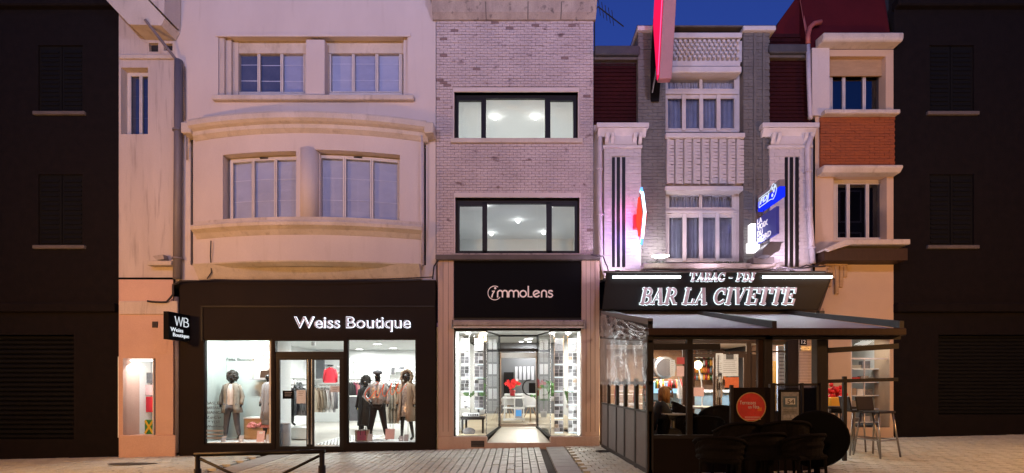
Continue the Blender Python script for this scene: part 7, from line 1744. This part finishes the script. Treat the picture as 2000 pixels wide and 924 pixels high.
for s in 'lr':
    for k2, g_ in (('sh',.085),('el',.068),('wr',.046)): C[k2+s] = (*N[k2+s][:3], g_)
    C['kk'+s] = (*N['kn'+s][:3], .088); C['wr'+s] = (N['wr'+s][0]-.02, N['wr'+s][1], N['wr'+s][2]-.005, .045); CE += [('che','sh'+s),('sh'+s,'el'+s),('el'+s,'wr'+s)]
C.pop('kkl'); C.pop('kkr'); skin_mesh('coat', C, CE, 'cloth_black', wm)
Tn = {k2: (*N[k2][:3], r) for k2, r in (('pel',.15),('hil',.11),('hir',.11),('knl',.085),('knr',.085),('anl',.06),('anr',.06))}
skin_mesh('trousers', Tn, [('pel','hil'),('hil','knl'),('knl','anl'),('pel','hir'),('hir','knr'),('knr','anr')], 'cloth_black', wm)
for s, q in (('l',-1),('r',1)):
    a_ = N['an'+s]; M().ball((a_[0]+.06, a_[1], fz+.045), .12, .05, .05, 10, 6).build('shoe', 'cloth_black', wm, smooth=True)
SCf = {'a': Q(.02,.05,1.0,.05), 'b': Q(.07,-.06,.97,.05), 'c': Q(.10,-.05,.86,.04)}; skin_mesh('scarf', SCf, [('a','b'),('b','c')], 'fur', wm)
hx, hy, hz = px_+.06, py_s-.035, fz+1.19
M().ball((hx+.0, hy, hz), .083, .078, .105, 14, 10).build('head', 'skin', wm, smooth=True)
M().prism([(hx+.075,hz-.0),(hx+.105,hz-.03),(hx+.075,hz-.035)], hy-.012, hy+.012).build('nose', 'skin', wm, bevel=.004)
for q in (-.03,.03): M().ball((hx+.072, hy+q, hz+.006), .012, .010, .007, 8, 5).build('eye', 'cloth_black', wm)
M().box(hx+.074, hx+.080, hy-.022, hy+.022, hz-.058, hz-.050).build('mouth', 'cloth_rose', wm)
for q in (-1,1): M().ball((hx, hy+q*.078, hz-.01), .02, .01, .03, 8, 5).build('ear', 'skin', wm, smooth=True)
h_ = M(); h_.ball((hx-.03, hy, hz+.028), .108, .108, .108, 14, 10); h_.ball((hx-.055, hy, hz-.03), .085, .11, .10, 12, 8)
for i in range(60):
    a = rnd.uniform(R(45), R(315)); r = rnd.uniform(.085,.105); x_, y_ = hx-.02+r*math.cos(a), hy+r*math.sin(a); h_.tube([(x_*.5+(hx-.02)*.5, y_*.5+hy*.5, hz+.11), (x_, y_, hz+.06), (x_*1.0, y_, hz-.05), (x_+.01*math.cos(a), y_, hz-.13-rnd.random()*.05)], [.012,.018,.018,.008], 5)
for i in range(10): y_ = hy-.08+i*.017; h_.tube([(hx-.02, hy, hz+.125), (hx+.05, y_, hz+.10), (hx+.082, y_*1.0, hz+.055)], [.014,.018,.008], 5)
h_.build('hair', 'hair_blond', wm, smooth=True)
rattan_chair(1281, -2.3, 800, 'dark chair under the seated blond woman', R(-90), .54)
o = thing('beer_glass', (px_+.36, py_s-.03, Z(806,-2.35)), 'small glass of amber beer on the table by the woman', 'glass'); bz = Z(806,-2.35)
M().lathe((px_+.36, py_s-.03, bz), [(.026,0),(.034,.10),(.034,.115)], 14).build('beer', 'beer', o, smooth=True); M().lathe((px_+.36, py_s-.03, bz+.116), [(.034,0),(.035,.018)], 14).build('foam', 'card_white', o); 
area('table_light', (X(1330,-2.4), -2.9, 2.3), (0,.2,-1), .3, 4, (1,.80,.55), tr)  # added fill over the woman's table, with no fixture

# ================================================================ CROWD BARRIER IN FRONT
bY = -6.5
t = thing('crossed_barrier', (X(508,bY), bY, gz(-2.5)), 'black steel street barrier with crossed bars in front of the clothes shop', 'barrier')
a0, a1 = W(386,888,bY), W(629,881.5,bY); zz0 = gz(-3)-.05
for p in (a0, a1):
    M().cyl((p.x,bY,zz0),(p.x,bY,p.z+.0), .024, n=12).build('post', 'black_metal', t, smooth=True); M().cyl((p.x,bY,zz0),(p.x,bY,p.z-.14), .034, n=12).build('post_sleeve', 'black_metal', t, smooth=True)
M().cyl(a0+Vector((-.03,0,0)), a1+Vector((.03,0,0)), .021, n=12).build('top_rail', 'black_metal', t, smooth=True)
mid = (a0+a1)/2
for p, q in ((a0, a1), (a1, a0)): M().cyl((p.x, bY+(.0 if p is a0 else .03), p.z-.03), (q.x, bY+(.0 if p is a0 else .03), zz0+.28), .014, n=10).build('cross_bar', 'black_metal', t, smooth=True)
M().cyl((a0.x,bY,zz0+.25),(a1.x,bY,zz0+.25), .016, n=10).build('lower_rail', 'black_metal', t, smooth=True)
